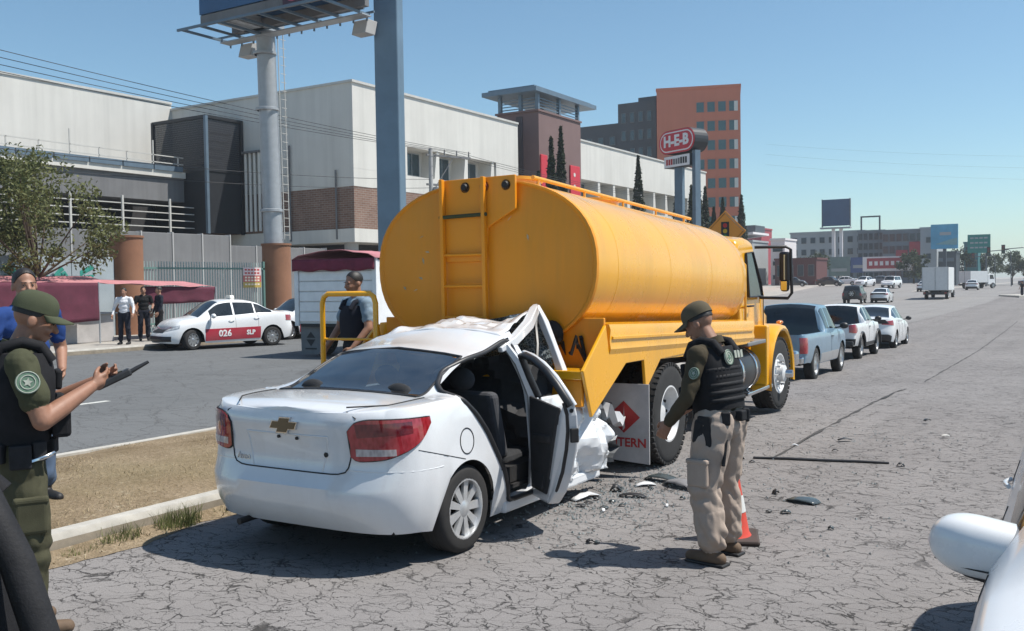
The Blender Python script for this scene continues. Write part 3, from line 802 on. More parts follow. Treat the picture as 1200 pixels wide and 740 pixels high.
    for k in range(15):
        r = []
        for i in range(19):
            u = i / 18; v = k / 14; top = V((lerp(-.5, .5, u), lerp(1.66, 1.7, u), lerp(1.42, 1.57, u))); bo = V((lerp(-.55, .72, u), 1.95 - .25 * u, lerp(1.0, 1.0, u)))
            p = top.lerp(bo, v); p.y += crumple(u, v, 9.1, .16, 2.5); r.append(p)
        P.append(r)
    b = MB(); b.grid(P); b.build('windscreen', glassmat(), T, smooth=20)
    # open rear door swung out on the centre pillar
    D = MB(); th = R(50); hx, hy = .885, 1.0
    ex = V((math.sin(th), -math.cos(th), 0)); nx = V((math.cos(th), math.sin(th), 0))   # nx points to the outer face
    DP = [(0, .2), (.40, .2), (.50, .3), (.575, .45), (.64, .62), (.70, .76), (.73, .88), (.735, .97), (.66, 1.09), (.53, 1.19), (.36, 1.255), (.16, 1.285), (.03, 1.285)]
    HO = [(.09, .98), (.665, .98), (.6, 1.07), (.49, 1.155), (.34, 1.21), (.16, 1.238), (.09, 1.238)]
    def dp(u, z, d): return V((hx, hy, 0)) + ex * u * .9 + nx * (d + .05 * math.sin(cl((z - .2) / .8) * 3.1) - .03 - (.14 * cl((z - .95) / .35)) * 1.0) + V((0, 0, z))
    low = [p for p in DP if p[1] <= .975]
    def slab(poly, d0, d1, mat, name, bev=.01):
        b = MB(); n = len(poly); a = [dp(u, z, d0) for u, z in poly]; c = [dp(u, z, d1) for u, z in poly]
        b.add(a + c, [tuple(range(n)), tuple(range(n, 2 * n))[::-1]] + [(i, n + i, n + (i + 1) % n, (i + 1) % n) for i in range(n)])
        return b.build(name, mat, door if name != 'rear_door' else T, bevel=bev)
    door = None
    door = slab(low, -.05, .05, hp, 'rear_door', .02)
    trim = simple('door_trim', (.03, .03, .032, 1), .8, var=.25, scale=10, bump=.3)
    slab([(.05, .27), (.38, .27), (.46, .38), (.53, .53), (.59, .68), (.64, .8), (.66, .93), (.05, .96)], -.075, -.045, trim, 'door_trim', .012)
    slab([(.12, .62), (.5, .66), (.52, .72), (.12, .69)], -.125, -.07, trim, 'armrest', .015)
    slab([(.1, .3), (.34, .3), (.36, .42), (.1, .42)], -.1, -.07, trim, 'door_pocket', .012)
    fr = [p for p in DP if p[1] > .96]
    b = MB(); b.tube([dp(u, z, 0) for u, z in [(.735, .95), (.72, 1.0), (.645, 1.09), (.52, 1.185), (.35, 1.245), (.16, 1.272), (.045, 1.265), (.045, 1.1), (.045, .95)]], .028, 8); b.build('window_frame', M_BLACKP, door, smooth=60)
    b = MB(); b.tube([dp(u, z, .032) for u, z in [(.735, .95), (.70, 1.035), (.6, 1.14), (.44, 1.225), (.25, 1.27), (.05, 1.285)]], .02, 8); b.build('window_frame', hp, door, smooth=60)
    b = MB(); b.tube([dp(u + .005, z, -.035) for u, z in [(.02, .22), (.39, .22), (.49, .32), (.565, .46), (.63, .63), (.69, .77), (.72, .89), (.722, .97)]], .014, 8); b.build('door_seal', M_BLACKP, door, smooth=60)
    p = dp(.705, .74, 0); b = MB(); b.box(-.012, .012, -.03, .03, -.05, .05); b.tf(lambda q: p + ex * (q.x + .016) + nx * q.y + V((0, 0, q.z))); b.build('door_latch', M_DARK, door, bevel=.006)
    p2 = dp(.735, .915, 0); b = MB(); b.cyl(p2 + ex * -.01, p2 + ex * .006, .015, n=10); b.build('door_bolt', M_DARK, door)
    # cabin
    seat = simple('seat_fabric', (.02, .021, .024, 1), .9, var=.3, scale=14, bump=.4)
    pale = simple('seat_pale', (.055, .057, .065, 1), .9, var=.2, scale=14, bump=.3)
    b = MB(); b.box(-.74, .74, -.5, 1.9, .26, .29); b.box(-.78, -.74, -.1, 1.9, .24, .95); b.box(-.74, .74, -.62, -.55, .24, 1.0); b.build('floor', M_UNDER, T)
    b = MB(); b.box(-.68, .66, .02, .6, .26, .5); b.build('seat_cushion', seat, T, bevel=.05, seg=3)
    def back(x0, x1, yb, name, mat):
        b = MB(); b.box(x0, x1, yb, yb + .13, .45, .98); b.tf(lambda q: q + V((0, -.28 * (q.z - .45), 0))); b.build(name, mat, T, bevel=.045, seg=3)
    back(-.68, .66, .06, 'rear_seat_back', seat)
    for x in (-.4, .38):
        b = MB(); b.sphere((x, -.07, 1.05), (.12, .05, .08), 12, 8); b.build('headrest', seat, T, smooth=60)
    for x in (-.36, .36):
        b = MB(); b.box(x - .24, x + .24, .95, 1.4, .3, .48); b.build('front_seat', seat, T, bevel=.05, seg=3)
        back(x - .24, x + .24, .92, 'front_seat_back', pale if x > 0 else seat)
        b = MB(); b.sphere((x, .74, 1.08), (.12, .05, .09), 12, 8); b.build('headrest', pale if x > 0 else seat, T, smooth=60)
    b = MB(); b.box(-.72, .72, -.62, -.1, .98, 1.005); b.build('parcel_shelf', seat, T)
    b = MB(); P = [[V((lerp(-.58, .58, i / 8), lerp(.5, .92, k / 4), lerp(1.29, 1.33, k / 4) - .03 * (i / 4 - 1) ** 2)) for i in range(9)] for k in range(5)]; b.grid(P); b.build('headlining', pale, T, smooth=60)
    P = [[V((lerp(-.8, .74, i / 24), 1.36 + crumple(i / 12, k / 8, 6.6, .12, 2.4) + .12 * (k / 16 > .6), lerp(.26, 1.2 - .12 * cl((i - 17) / 7), k / 16) + .03 * noise.noise(V((i * .4, k * .4, 2))))) for i in range(25)] for k in range(17)]
    b = MB(); b.grid(P); b.build('cabin_darkening_sheet', trim, T, smooth=25)  # crumpled dark sheet, added as a crushed dash to darken the door opening
    C.under(T, .3, 2.2)
    hub = simple('hubcap_silver', (.6, .61, .62, 1), .35, .6, var=.12, scale=20)
    wheel(T, .775, 0, .295, .2, 1, 9, hub, .7, spw=.024); wheel(T, -.775, 0, .295, .2, -1, 9, hub, .7, spw=.024)
    # exhaust, roof antenna stub strip
    b = MB(); b.tube([(-.4, .2, .24), (-.42, -.5, .25), (-.42, -.8, .24)], .022, 10); b.build('exhaust', M_DARK, T, smooth=60)
    return T
make_hero()
# ------------------------------------------------------------------ yellow tanker lorry
def make_tanker():
    T = empty('tanker_truck', (-4.8, 8.75, 0), R(2.4), 'yellow tanker lorry with rear ladder, struck from behind by the white sedan', 'tanker truck')
    yel = paint('tanker_yellow', (.82, .39, .008, 1), .04, .26, (.36, .2, .04, 1), coat=.55, streak=.3, sdir=(1.2, 2.6, .3))
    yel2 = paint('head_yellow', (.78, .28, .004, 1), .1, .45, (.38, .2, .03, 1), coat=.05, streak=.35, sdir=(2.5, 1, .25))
    sh = lambda p: p + V((0, 0, -.034 * (p.y + 1.5)))          # the body sits tail-up on its springs
    def bld(b, name, mat, parent=T, **k): return b.tf(sh).build(name, mat, parent, **k)
    cz, hw, hh = 1.96, 1.13, .76
    def ell(y, k=1., n=56, dz=0): 
        r = []
        for i in range(n):
            a = 2 * math.pi * i / n; c, s_ = math.cos(a), math.sin(a)
            r.append(V((hw * k * math.copysign(abs(c) ** .86, c), y, cz + dz + hh * k * math.copysign(abs(s_) ** .86, s_))))
        return r
    b = MB(); ys = [-1.55 + .05 * 0] + [lerp(-1.55, 3.0, i / 30) for i in range(1, 31)]
    b.loft([ell(y, 1) for y in ys] + [ell(3.0 + .2 * math.sin(t), lerp(1, .55, 1 - math.cos(t))) for t in (.4, .8, 1.2, 1.5)], False, True)
    tank = bld(b, 'tank', yel, smooth=35)
    # dished rear head set into the shell's rim
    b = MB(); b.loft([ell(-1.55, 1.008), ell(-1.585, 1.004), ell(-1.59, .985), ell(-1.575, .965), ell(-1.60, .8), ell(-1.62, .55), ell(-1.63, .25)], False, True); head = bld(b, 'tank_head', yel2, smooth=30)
    chip = simple('bare_chip', (.75, .68, .5, 1), .7)
    for x, z, s_ in ((-.62, 2.24, .03), (-.60, 2.02, .035), (-.55, 2.1, .03), (-.63, 1.86, .03), (-.82, 1.77, .025), (.32, 2.37, .035), (.5, 2.2, .03), (.12, 1.9, .04), (-.1, 2.33, .02), (.2, 2.45, .02), (-.7, 1.75, .03)):
        b = MB(); k = lambda p: V((x + p.x, -1.628 + .04 * (abs(x) / 1.1) ** 3, z + p.z)); a = random.random() * 3
        b.prism([(math.cos(a) * s_, math.sin(a) * s_), (.008, .01), (-math.cos(a) * s_ * .7, -math.sin(a) * s_), (-.01, -.006)], (0, 0, 0), (1, 0, 0), (0, 0, 1), (0, .012, 0)); b.tf(k); bld(b, 'paint_chip', chip, tank)
    for y in (-1.1, .25, 1.6, 2.85):                     # weld bands
        b = MB(); r0 = ell(y - .014, 1.0008); r1 = ell(y + .014, 1.0008); b.loft([r0, [p for p in ell(y - .007, 1.0022)], [p for p in ell(y + .007, 1.0022)], r1], False, False); bld(b, 'weld_band', yel, tank, smooth=50)
    # walkway spine on top with the raised rear plate
    b = MB(); b.box(-.36, .39, -1.5, 2.95, 2.55, 2.68); bld(b, 'walkway', yel, bevel=.012)
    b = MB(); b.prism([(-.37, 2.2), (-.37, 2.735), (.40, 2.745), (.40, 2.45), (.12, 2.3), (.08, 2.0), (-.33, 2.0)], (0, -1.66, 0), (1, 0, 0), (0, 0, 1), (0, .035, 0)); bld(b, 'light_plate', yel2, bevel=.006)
    lamp_red = simple('marker_lamp', (.25, .05, .02, 1), .3, coat=.6)
    for x in (-.11, .09, .31):
        b = MB(); b.lathe([(.001, .03), (.026, .03), (.034, .015), (.036, 0), (.048, 0), (.05, -.012)], (x, -1.66, 2.66), (0, -1, 0), 18); bld(b, 'marker_lamp', M_DARK if x != .09 else lamp_red, smooth=50)
    for x in (-.35, .385):
        b = MB(); b.tube([(x, -1.3, 2.765), (x, 3.05, 2.765)], .02, 8)
        for y in (-1.2, -.2, .8, 1.8, 2.8): b.cyl((x, y, 2.7), (x, y, 2.765), .014, n=8)
        bld(b, 'walkway_rail', yel, smooth=50)
        b = MB(); b.box(x - .03, x + .03, -1.5, 3.0, 2.56, 2.61); bld(b, 'walkway_edge', yel, bevel=.006)
    for x in (-.36, .395):
        b = MB(); b.box(x - .012, x + .012, -1.5, 3.0, 2.48, 2.70); bld(b, 'walkway_side', yel, bevel=.006)
    for y in (-.9, 1.0):
        b = MB(); b.lathe([(.25, 0), (.25, .07), (.27, .07), (.27, .1), (.001, .12)], (-.02, y, 2.72), (0, 0, 1), 24); bld(b, 'manhole', yel, smooth=40)
    # ladder
    for x in (-.335, .10):
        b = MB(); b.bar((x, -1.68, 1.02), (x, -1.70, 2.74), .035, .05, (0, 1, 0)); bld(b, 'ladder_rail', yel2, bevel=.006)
    for z in (1.2, 1.5, 1.78, 2.06):
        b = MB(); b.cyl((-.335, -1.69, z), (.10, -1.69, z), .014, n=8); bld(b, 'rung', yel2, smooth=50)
    b = MB(); b.cyl((-.36, -1.70, 2.40), (.13, -1.70, 2.41), .017, n=8); bld(b, 'rung_strap', simple('green_strap', (.05, .06, .025, 1), .9))
    # saddle box / valance below the tank and hose tray along both sides
    for sd in (1, -1):
        b = MB(); prof = [(1.02, 1.46), (1.2, 1.445), (1.215, 1.40), (1.205, 1.30), (1.215, 1.235), (1.2, 1.19), (1.02, 1.19)]
        b.loft([[V((sd * x, y, z)) for x, z in prof] for y in (-1.5, -.4, .8, 2.0, 3.05)], False, True); bld(b, 'hose_tray', yel, smooth=25)
        b = MB(); b.box(min(sd * 1.206, sd * 1.222), max(sd * 1.206, sd * 1.222), -1.46, 2.98, 1.315, 1.345); bld(b, 'tray_lip', yel, bevel=.005)
        b = MB(); P = [(-1.56, 1.44), (-2.02, 1.075), (-1.86, .69), (-1.13, 1.1), (-.70, 1.11), (-.655, .83), (-.27, 1.1), (.56, 1.13), (2.9, 1.16), (2.9, 1.2), (-1.5, 1.2)]
        b.prism(P, (sd * 1.2, 0, 0), (0, 1, 0), (0, 0, 1), (-sd * .03, 0, 0)); bld(b, 'wing_plate', yel, bevel=.006)
        b = MB(); b.box(min(sd * .3, sd * 1.19), max(sd * .3, sd * 1.19), -.62, .72, 1.1, 1.13); bld(b, 'wheel_guard', yel)
    # rear platform and bumper beam (bent in by the crash)
    b = MB(); b.box(-1.15, 1.17, -2.0, -1.5, 1.0, 1.075); bld(b, 'rear_platform', yel, bevel=.01)
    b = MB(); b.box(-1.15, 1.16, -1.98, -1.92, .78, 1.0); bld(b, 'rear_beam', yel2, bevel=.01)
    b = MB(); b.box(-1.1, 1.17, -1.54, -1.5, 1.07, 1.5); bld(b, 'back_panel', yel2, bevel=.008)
    b = MB(); b.box(-.9, .9, -1.4, 2.6, 1.16, 1.32); bld(b, 'saddle', yel)
    soot = simple('bent_pipework', (.03, .028, .026, 1), .7, .5, var=.5)
    b = MB()
    for k in range(9):
        a = [V((.35 + .08 * k + random.uniform(-.05, .05), -1.58 + random.uniform(-.15, .03), 1.1 + random.uniform(-.02, .3))) for _ in range(4)]; b.tube(a, .015 + random.random() * .02, 6)
    b.sphere((.72, -1.62, 1.36), (.11, .07, .12), 10, 8); bld(b, 'rear_valve', soot, smooth=40)
    # tubular hoop guarding the left rear corner
    b = MB(); hp_ = [(-1.62, -1.85, .55), (-1.62, -1.85, 1.64), (-1.60, -1.85, 1.70), (-1.55, -1.85, 1.73), (-1.10, -1.78, 1.73), (-1.06, -1.78, 1.70), (-1.04, -1.78, 1.64), (-1.04, -1.78, .9)]
    b.tube(hp_, .026, 10); b.cyl((-1.62, -1.85, 1.3), (-1.04, -1.78, 1.3), .012, n=8); b.cyl((-1.04, -1.78, .95), (-1.62, -1.85, .95), .02, n=8)
    b.cyl((-1.04, -1.78, 1.04), (-1.0, -1.6, 1.04), .03, n=8); b.build('guard_hoop', yel, T, smooth=50)
    # chassis, axle, wheels
    ch = simple('chassis_black', (.018, .017, .017, 1), .75, var=.4, scale=6)
    for sd in (1, -1):
        b = MB(); b.box(sd * .38 - .04, sd * .38 + .04, -1.9, 5.2, .78, 1.02); b.build('chassis_rail', ch, T, bevel=.008)
        b = MB(); b.box(sd * .62 - .05, sd * .62 + .05, -.75, .75, .74, .84); b.build('leaf_spring', ch, T, bevel=.01)
    b = MB(); b.cyl((-1.0, 0, .5), (1.0, 0, .5), .08, n=14); b.sphere((0, 0, .5), (.22, .24, .24), 16, 10); b.build('rear_axle', ch, T, smooth=50)
    b = MB(); b.cyl((-1.0, 4.48, .46), (1.0, 4.48, .46), .06, n=12); b.build('front_axle', ch, T, smooth=50)
    rimw = simple('white_wheel_paint', (.62, .62, .62, 1), .4, 0, var=.15, scale=12)
    def lorry_wheel(x, y, sd, dish, st=0):
        r, wd = .5, .27
        b = MB(); pr = [(.28, -.5), (.285, -.5), (.42, -.53), (.475, -.48), (.5, -.38), (.5, -.2), (.485, -.18), (.485, -.13), (.5, -.11), (.5, .11), (.485, .13), (.485, .18), (.5, .2), (.5, .38), (.475, .48), (.42, .53), (.285, .5), (.28, .5)]
        b.lathe([(a, h * wd) for a, h in pr], (0, 0, 0), (sd, 0, 0), 44); w_ = b.build('wheel', M_TYRE, T, smooth=40); w_.location = (x, y, r); w_.rotation_euler[2] = st
        # block shoulders of the tread
        b = MB()
        for k in range(48):
            a = 2 * math.pi * k / 48; d = V((0, math.cos(a), math.sin(a))); t_ = V((0, -math.sin(a), math.cos(a)))
            for e in (-1, 1):
                c = d * .492 + V((e * wd * .43, 0, 0)); b.add([c + V((i * .025, 0, 0)) + t_ * j * .02 + d * q * .012 for i in (-1, 1) for j in (-1, 1) for q in (-1, 1)], [(0, 1, 3, 2), (4, 6, 7, 5), (0, 4, 5, 1), (2, 3, 7, 6), (0, 2, 6, 4), (1, 5, 7, 3)])
        tr = b.build('tread', M_TYRE, w_); tr['kind'] = 'stuff'
        if dish: pr = [(.285, .49), (.262, .5), (.25, .42), (.235, .1), (.2, -.12), (.15, -.14), (.145, .1), (.11, .16), (.001, .18)]
        else: pr = [(.285, .49), (.262, .5), (.25, .4), (.22, .32), (.17, .42), (.15, .46), (.12, .46), (.115, .75), (.07, .82), (.001, .83)]
        b = MB(); b.lathe([(a, h * wd) for a, h in pr], (0, 0, 0), (sd, 0, 0), 36); rim = b.build('rim', rimw, w_, smooth=35)
        for k in range(10):
            a = 2 * math.pi * k / 10; h = (.0 if dish else .44) * wd; q = V((0, math.cos(a), math.sin(a))) * (.175 if dish else .16)
            b = MB(); b.cyl(q + V((sd * (h - .03), 0, 0)), q + V((sd * (h + (.035 if dish else .06)), 0, 0)), .016, n=6); b.build('wheel_nut', M_CHROME if not dish else ch, w_)
    for sd in (1, -1):
        lorry_wheel(sd * 1.06, 0, sd, True); lorry_wheel(sd * .76, 0, sd, True); lorry_wheel(sd * 1.05, 4.48, sd, False, R(-3))
        b = MB(); b.cyl((sd * 1.2, 4.48, .5), (sd * 1.36, 4.48, .5), .07, .05, n=10)
        b.build('hub_cap', M_CHROME, T, smooth=40)
    # mud flaps with the diamond mark
    flap = simple('flap_white', (.46, .45, .45, 1), .75, var=.15, scale=6); dia = simple('diamond_red', (.42, .03, .03, 1), .6, var=.15)
    dia2 = simple('diamond_dark', (.30, .02, .025, 1), .6, var=.15)
    for sd in (1, -1):
        b = MB(); x0, x1 = sorted((sd * .62, sd * 1.25)); P = [(x0, .86), (x1, .86), (x1, .12), (x0 + .02, .16)]
        b.prism(P, (0, -.72, 0), (1, 0, 0), (0, 0, 1), (0, .012, 0)); f_ = b.build('mud_flap', flap, T)
        cx = sd * 1.0; c2 = .55
        for pl, mm in (([(-.16, 0), (0, -.15), (0, .15)], dia2), ([(0, -.15), (.16, 0), (0, .15)], dia)):
            b = MB(); b.prism([(cx + p[0], c2 + p[1]) for p in pl], (0, -.7235, 0), (1, 0, 0), (0, 0, 1), (0, .003, 0)); b.build('diamond_mark', mm, f_)
        b = MB(); b.prism([(cx - .012, c2 - .13), (cx + .012, c2 - .1), (cx + .004, c2 + .1)], (0, -.7245, 0), (1, 0, 0), (0, 0, 1), (0, .002, 0)); b.build('diamond_mark', flap, f_)
        text('flap_lettering', 'INTERN', .115, dia, f_, frame_mw(V((cx + .02, -.7225, .31)), (1, 0, 0), (0, 0, 1)), .001, .003)
    # fuel tank, steps
    for sd in (1, -1):
        b = MB(); b.lathe([(.001, 0), (.27, 0), (.29, .03), (.29, 1.02), (.27, 1.05), (.001, 1.05)], (sd * .93, 2.3, .66), (0, 1, 0), 28); b.build('fuel_tank', M_BLACKP, T, smooth=40)
        for y in (2.5, 3.1):
            b = MB(); b.lathe([(.296, 0), (.3, .005), (.3, .07), (.296, .075)], (sd * .93, y, .66), (0, 1, 0), 28); b.build('tank_strap', M_CHROME, T, smooth=40)
        for z in (.36, .98):
            b = MB(); b.box(min(sd * .8, sd * 1.22), max(sd * .8, sd * 1.22), 2.75, 3.95 if z < .5 else 3.6, z, z + .05); b.build('cab_step', M_CHROME if z < .5 else simple('step_plate', (.25, .25, .25, 1), .5, .5), T, bevel=.012)
    # cab
    P = [(3.26, 1.0), (3.26, 2.16), (3.33, 2.28), (3.7, 2.32), (4.02, 2.29), (4.46, 1.62), (4.46, 1.0)]
    b = MB(); rings = []
    for x, k in ((-.98, .0), (-.92, .05), (-.6, .09), (.6, .09), (.92, .05), (.98, 0)):
        rings.append([V((x * (1 if z < 1.75 else .95), y, z + (k if z > 2 else 0))) for y, z in P])
    b.loft(rings, False, True); cab = b.build('cab', yel, T, smooth=30, bevel=.03)
    for sd in (1, -1):
        b = MB(); W_ = [(3.62, 1.58), (3.62, 2.16), (3.96, 2.18), (4.24, 1.75), (4.29, 1.58)]
        q = [V((sd * (.993 - (.05 * cl((z - 1.7) / .6))), y, z)) for y, z in W_]; q2 = [p - V((sd * .02, 0, 0)) for p in q]; n = len(q)
        b.add(q + q2, [tuple(range(n)), tuple(range(n, 2 * n))[::-1]] + [(i, (i + 1) % n, n + (i + 1) % n, n + i) for i in range(n)]); b.build('side_window', M_GLASS, cab)
        b = MB(); b.tube([p + V((sd * .004, 0, 0)) for p in q], .014, 6, True); b.build('window_rubber', M_BLACKP, cab)
        b = MB(); b.tube([(sd * .987, 3.46, .98), (sd * .987, 3.46, 2.1)], .008, 6); b.build('door_seam', M_DARK, cab); b = MB(); b.tube([(sd * .987, 4.36, 1.0), (sd * .987, 4.36, 1.6)], .008, 6); b.build('door_seam', M_DARK, cab)
        b = MB(); b.tube([(sd * .98, 3.54, 1.46), (sd * 1.03, 3.57, 1.46), (sd * 1.03, 3.7, 1.46), (sd * .98, 3.73, 1.46)], .014, 6); b.build('door_handle', M_DARK, cab)
        b = MB(); b.tube([(sd * 1.0, 3.235, 1.2), (sd * 1.05, 3.235, 1.25), (sd * 1.05, 3.235, 2.0), (sd * 1.0, 3.235, 2.05)], .016, 8)
        for z in (1.45, 1.8): b.cyl((sd * .9, 3.235, z), (sd * 1.05, 3.235, z), .012, n=6)
        b.build('grab_rail', yel, cab, smooth=50)
        # wing over the front wheel
        b = MB(); rings = []
        for i in range(15):
            t = lerp(R(-8), R(190), i / 14); cy, czz, r = 4.48, .5, .64
            y, z = cy + r * math.cos(t) * 1.05, czz + r * 1.08 * math.sin(t)
            rings.append([V((sd * x, y + dy_, z + dz_)) for x, dy_, dz_ in ((.7, 0, 0), (1.16, 0, 0), (1.22, 0, -.02), (1.235, 0, -.06), (1.22, -.04 * math.cos(t), -.04 * math.sin(t) - .05), (.7, -.04 * math.cos(t), -.04 * math.sin(t)))])
        b.loft(rings, False, True); b.build('front_wing', yel, T, smooth=45)
        b = MB(); b.box(min(sd * .98, sd * 1.2), max(sd * .98, sd * 1.2), 3.72, 3.86, .4, 1.2); b.build('wing_support', yel, T, bevel=.02)
        b = MB(); b.sphere((sd * 1.12, 4.75, 1.2), (.05, .07, .03), 10, 6); b.build('side_marker', M_AMBER, T, smooth=50)
        # mirror arm and mirrors
        b = MB(); b.tube([(sd * .94, 4.1, 2.25), (sd * 1.34, 4.2, 2.25), (sd * 1.4, 4.22, 2.21), (sd * 1.41, 4.23, 1.62), (sd * 1.36, 4.22, 1.55), (sd * .98, 4.2, 1.56)], .021, 8); b.build('mirror_arm', M_BLACKP, T, smooth=50)
        b = MB(); b.box(min(sd * 1.25, sd * 1.39), max(sd * 1.25, sd * 1.39), 4.17, 4.26, 1.78, 2.18); b.build('mirror', M_BLACKP, T, bevel=.03)
        b = MB(); b.box(min(sd * 1.26, sd * 1.38), max(sd * 1.26, sd * 1.38), 4.17, 4.26, 1.64, 1.80); b.build('mirror', M_BLACKP, T, bevel=.04)
        b = MB(); b.box(min(sd * 1.32, sd * 1.335), max(sd * 1.32, sd * 1.335), 4.14, 4.165, 1.8, 2.14); b.build('mirror_brace', simple('pale_brace', (.5, .42, .25, 1), .6), T)
        b = MB(); b.box(min(sd * 1.28, sd * 1.36), max(sd * 1.28, sd * 1.36), 4.155, 4.17, 1.66, 1.78); b.build('mirror_glass', M_CHROME, T)
        b = MB(); b.lathe([(.001, .0), (.09, .0), (.1, .03), (.1, .09), (.001, .1)], (sd * .62, 5.6, .95), (0, 1, 0), 18); b.build('headlamp', M_HEAD, T, smooth=40)
    # bonnet
    b = MB(); rings = []
    for y, hw_, zt, zb_ in ((4.3, .93, 1.62, 1.0), (4.55, .92, 1.58, .9), (5.1, .84, 1.48, .72), (5.5, .74, 1.36, .66), (5.68, .66, 1.25, .68)):
        rings.append([V((-hw_, y, zb_)), V((-hw_, y, zt - .2)), V((-hw_ * .85, y, zt - .04)), V((0, y, zt)), V((hw_ * .85, y, zt - .04)), V((hw_, y, zt - .2)), V((hw_, y, zb_))])
    b.loft(rings, False, True); b.build('bonnet', yel, T, smooth=40, bevel=.02)
    b = MB(); b.box(-.5, .5, 5.67, 5.72, .72, 1.18); b.build('grille', M_DARK, T, bevel=.02)
    b = MB(); b.box(-1.15, 1.15, 5.65, 5.85, .5, .72); b.build('front_bumper', M_CHROME, T, bevel=.04)
    b = MB(); W_ = [(-.86, 1.7), (-.78, 2.26), (.78, 2.26), (.86, 1.7)]; b.add([V((x, 4.455 - (z - 1.66) * .64 + .012, z)) for x, z in W_], [(0, 1, 2, 3)]); b.build('windscreen', M_GLASS, cab)
    return T
make_tanker()
# ------------------------------------------------------------------ other vehicles
def finish(C, T, paint_, rim=None, wheels=.3, sides=(1, -1), nsp=7, mir=True, ysm=(1.22,), steer=0, trim=None, hand=True):
    C.under(T)
    for sd in (1, -1):
        wheel(T, sd * (C.W - .12), 0, wheels, .2, sd, nsp, rim); wheel(T, sd * (C.W - .12), C.wb, wheels, .2, sd, nsp, rim, steer=steer)
    for sd in sides:
        if ysm: C.seams(T, ysm, sd)
        if hand: C.handles(T, [y + .08 for y in (ysm[:-1] if len(ysm) > 1 else ysm)], sd, trim or paint_)
def make_taxi():
    T = empty('taxi', (0, 0, 0), 0)
    C = sedan_spec(ZL=[(-.9, .3), (-.5, .24), (.2, .19), (2.3, .19), (2.9, .2), (3.38, .22)])
    C.body(T, P_WHITE, M_GLASS); finish(C, T, P_WHITE, None, .3, (-1, 1), 9, ysm=(.45, 1.23, 2.02), steer=R(16))
    C.mirrors(T, 1.95, .96, P_WHITE)
    for sd in (1, -1):
        C.patch('tail_lamp', M_TAIL, T, .6, 1.02, [(0, .93), (1, .95)], [(0, .76), (1, .78)], sd, .01)
        aT = C.arc[-1]
        C.patch('headlamp', M_HEAD, T, aT - 1.0, aT - .42, [(0, .74), (1, .66)], [(0, .66), (1, .55)], sd, .012)
        C.patch('red_band', P_RED, T, C.a_of(.38), C.a_of(2.16), [(0, .62), (1, .60)], [(0, .27), (1, .25)], sd, .006, 40, 6)
        C.patch('grille', M_DARK, T, aT - .42, aT, [(0, .62), (1, .61)], [(0, .53), (1, .52)], sd, .012)
        C.patch('bumper_intake', M_BLACKP, T, aT - .78, aT, [(0, .42), (1, .43)], [(0, .27), (1, .26)], sd, .012)
        C.patch('bonnet_edge', P_RED, T, aT - .62, aT, [(0, .695), (1, .675)], [(0, .66), (1, .64)], sd, .016)
        at_ = C.a_of(1.66); wl = simple('taxi_lettering', (.8, .8, .8, 1), .5)
        for body_, ya, sz in (('026', 1.55, .27), ('SLP', .72, .19)):
            a0 = C.a_of(ya)
            text('lettering', body_, sz, wl, T, (lambda v, a0=a0, sd=sd: C.surf(a0 + (-v.x if sd < 0 else v.x), v.y + .45, .012 + v.z, sd)) if sd < 0 else (lambda v, a0=a0, sd=sd: C.surf(a0 + v.x, v.y + .45, .012 + v.z, sd)), .001, .008)
    b = MB(); b.prism([(-.2, 0), (.2, 0), (.15, .11), (-.15, .11)], (0, .93, 1.47), (1, 0, 0), (0, 0, 1), (0, .13, 0)); b.build('taxi_sign', simple('taxi_sign_white', (.7, .68, .62, 1), .4), T, bevel=.015)
    b = MB(); b.box(-.16, .16, .55, .8, 1.0, 1.17); b.box(-.1, .0, .35, .37, 1.12, 1.25); b.build('seat', M_DARK, T)
    return T
taxi = make_taxi(); taxi.location = (-22.65, 21.55, 0); taxi.rotation_euler = (0, 0, R(162.7))
tag(taxi, 'white and red taxi numbered 026 on its doors', 'taxi', 'taxis parked at the far kerb')
t2 = place(taxi, (-24.0, 26.6, .0), R(168), 'white and red taxi half hidden behind the taxi numbered 026', 'taxis parked at the far kerb')
def make_sedan(name, label, paint_, low=None, group=None, spec=None, detail=True):
    T = empty(name, (0, 0, 0), 0, label, 'car', group); C = sedan_spec(**(spec or {}))
    C.body(T, paint_, M_GLASS); finish(C, T, paint_, None, .3, (1, -1) if detail else (), 7, ysm=(.45, 1.23, 2.02) if detail else ())
    aT = C.arc[-1]
    for sd in (1, -1):
        C.patch('tail_lamp', M_TAIL, T, .5, .98, [(0, .93), (1, .97)], [(0, .83), (1, .8)], sd, .01)
        C.patch('headlamp', M_HEAD, T, aT - 1.0, aT - .42, [(0, .74), (1, .66)], [(0, .64), (1, .55)], sd, .012)
        if low: C.patch('lower_bumper', low, T, 0, .86, [(0, .5), (.8, .5), (1, .44)], [(0, .26), (1, .25)], sd, .012)
        C.patch('grille', M_DARK, T, aT - .42, aT, [(0, .62), (1, .61)], [(0, .45), (1, .45)], sd, .012)
    if detail: C.mirrors(T, 1.95, .96, M_BLACKP)
    b = MB(); b.box(-.26, .26, -.845 + .06, -.83 + .06, .66, .8); b.build('number_plate', simple('plate', (.6, .6, .58, 1), .5), T)
    return T, C
s1, C1 = make_sedan('sedan', 'white sedan with black lower bumper queued in front of the white pickup', P_WHITE, M_BLACKP)
s1.location = (-6.75, 34.5, gz(-6.5, 35.8)); s1.rotation_euler = (R(-.6), 0, R(1.5))
b = MB(); b.prism([(-.74, .86), (.74, .86), (.6, 1.0), (-.6, 1.0)], (0, -.845, 0), (1, 0, 0), (0, 0, 1), (0, .03, 0)); b.build('boot_trim', M_BLACKP, s1, bevel=.01)
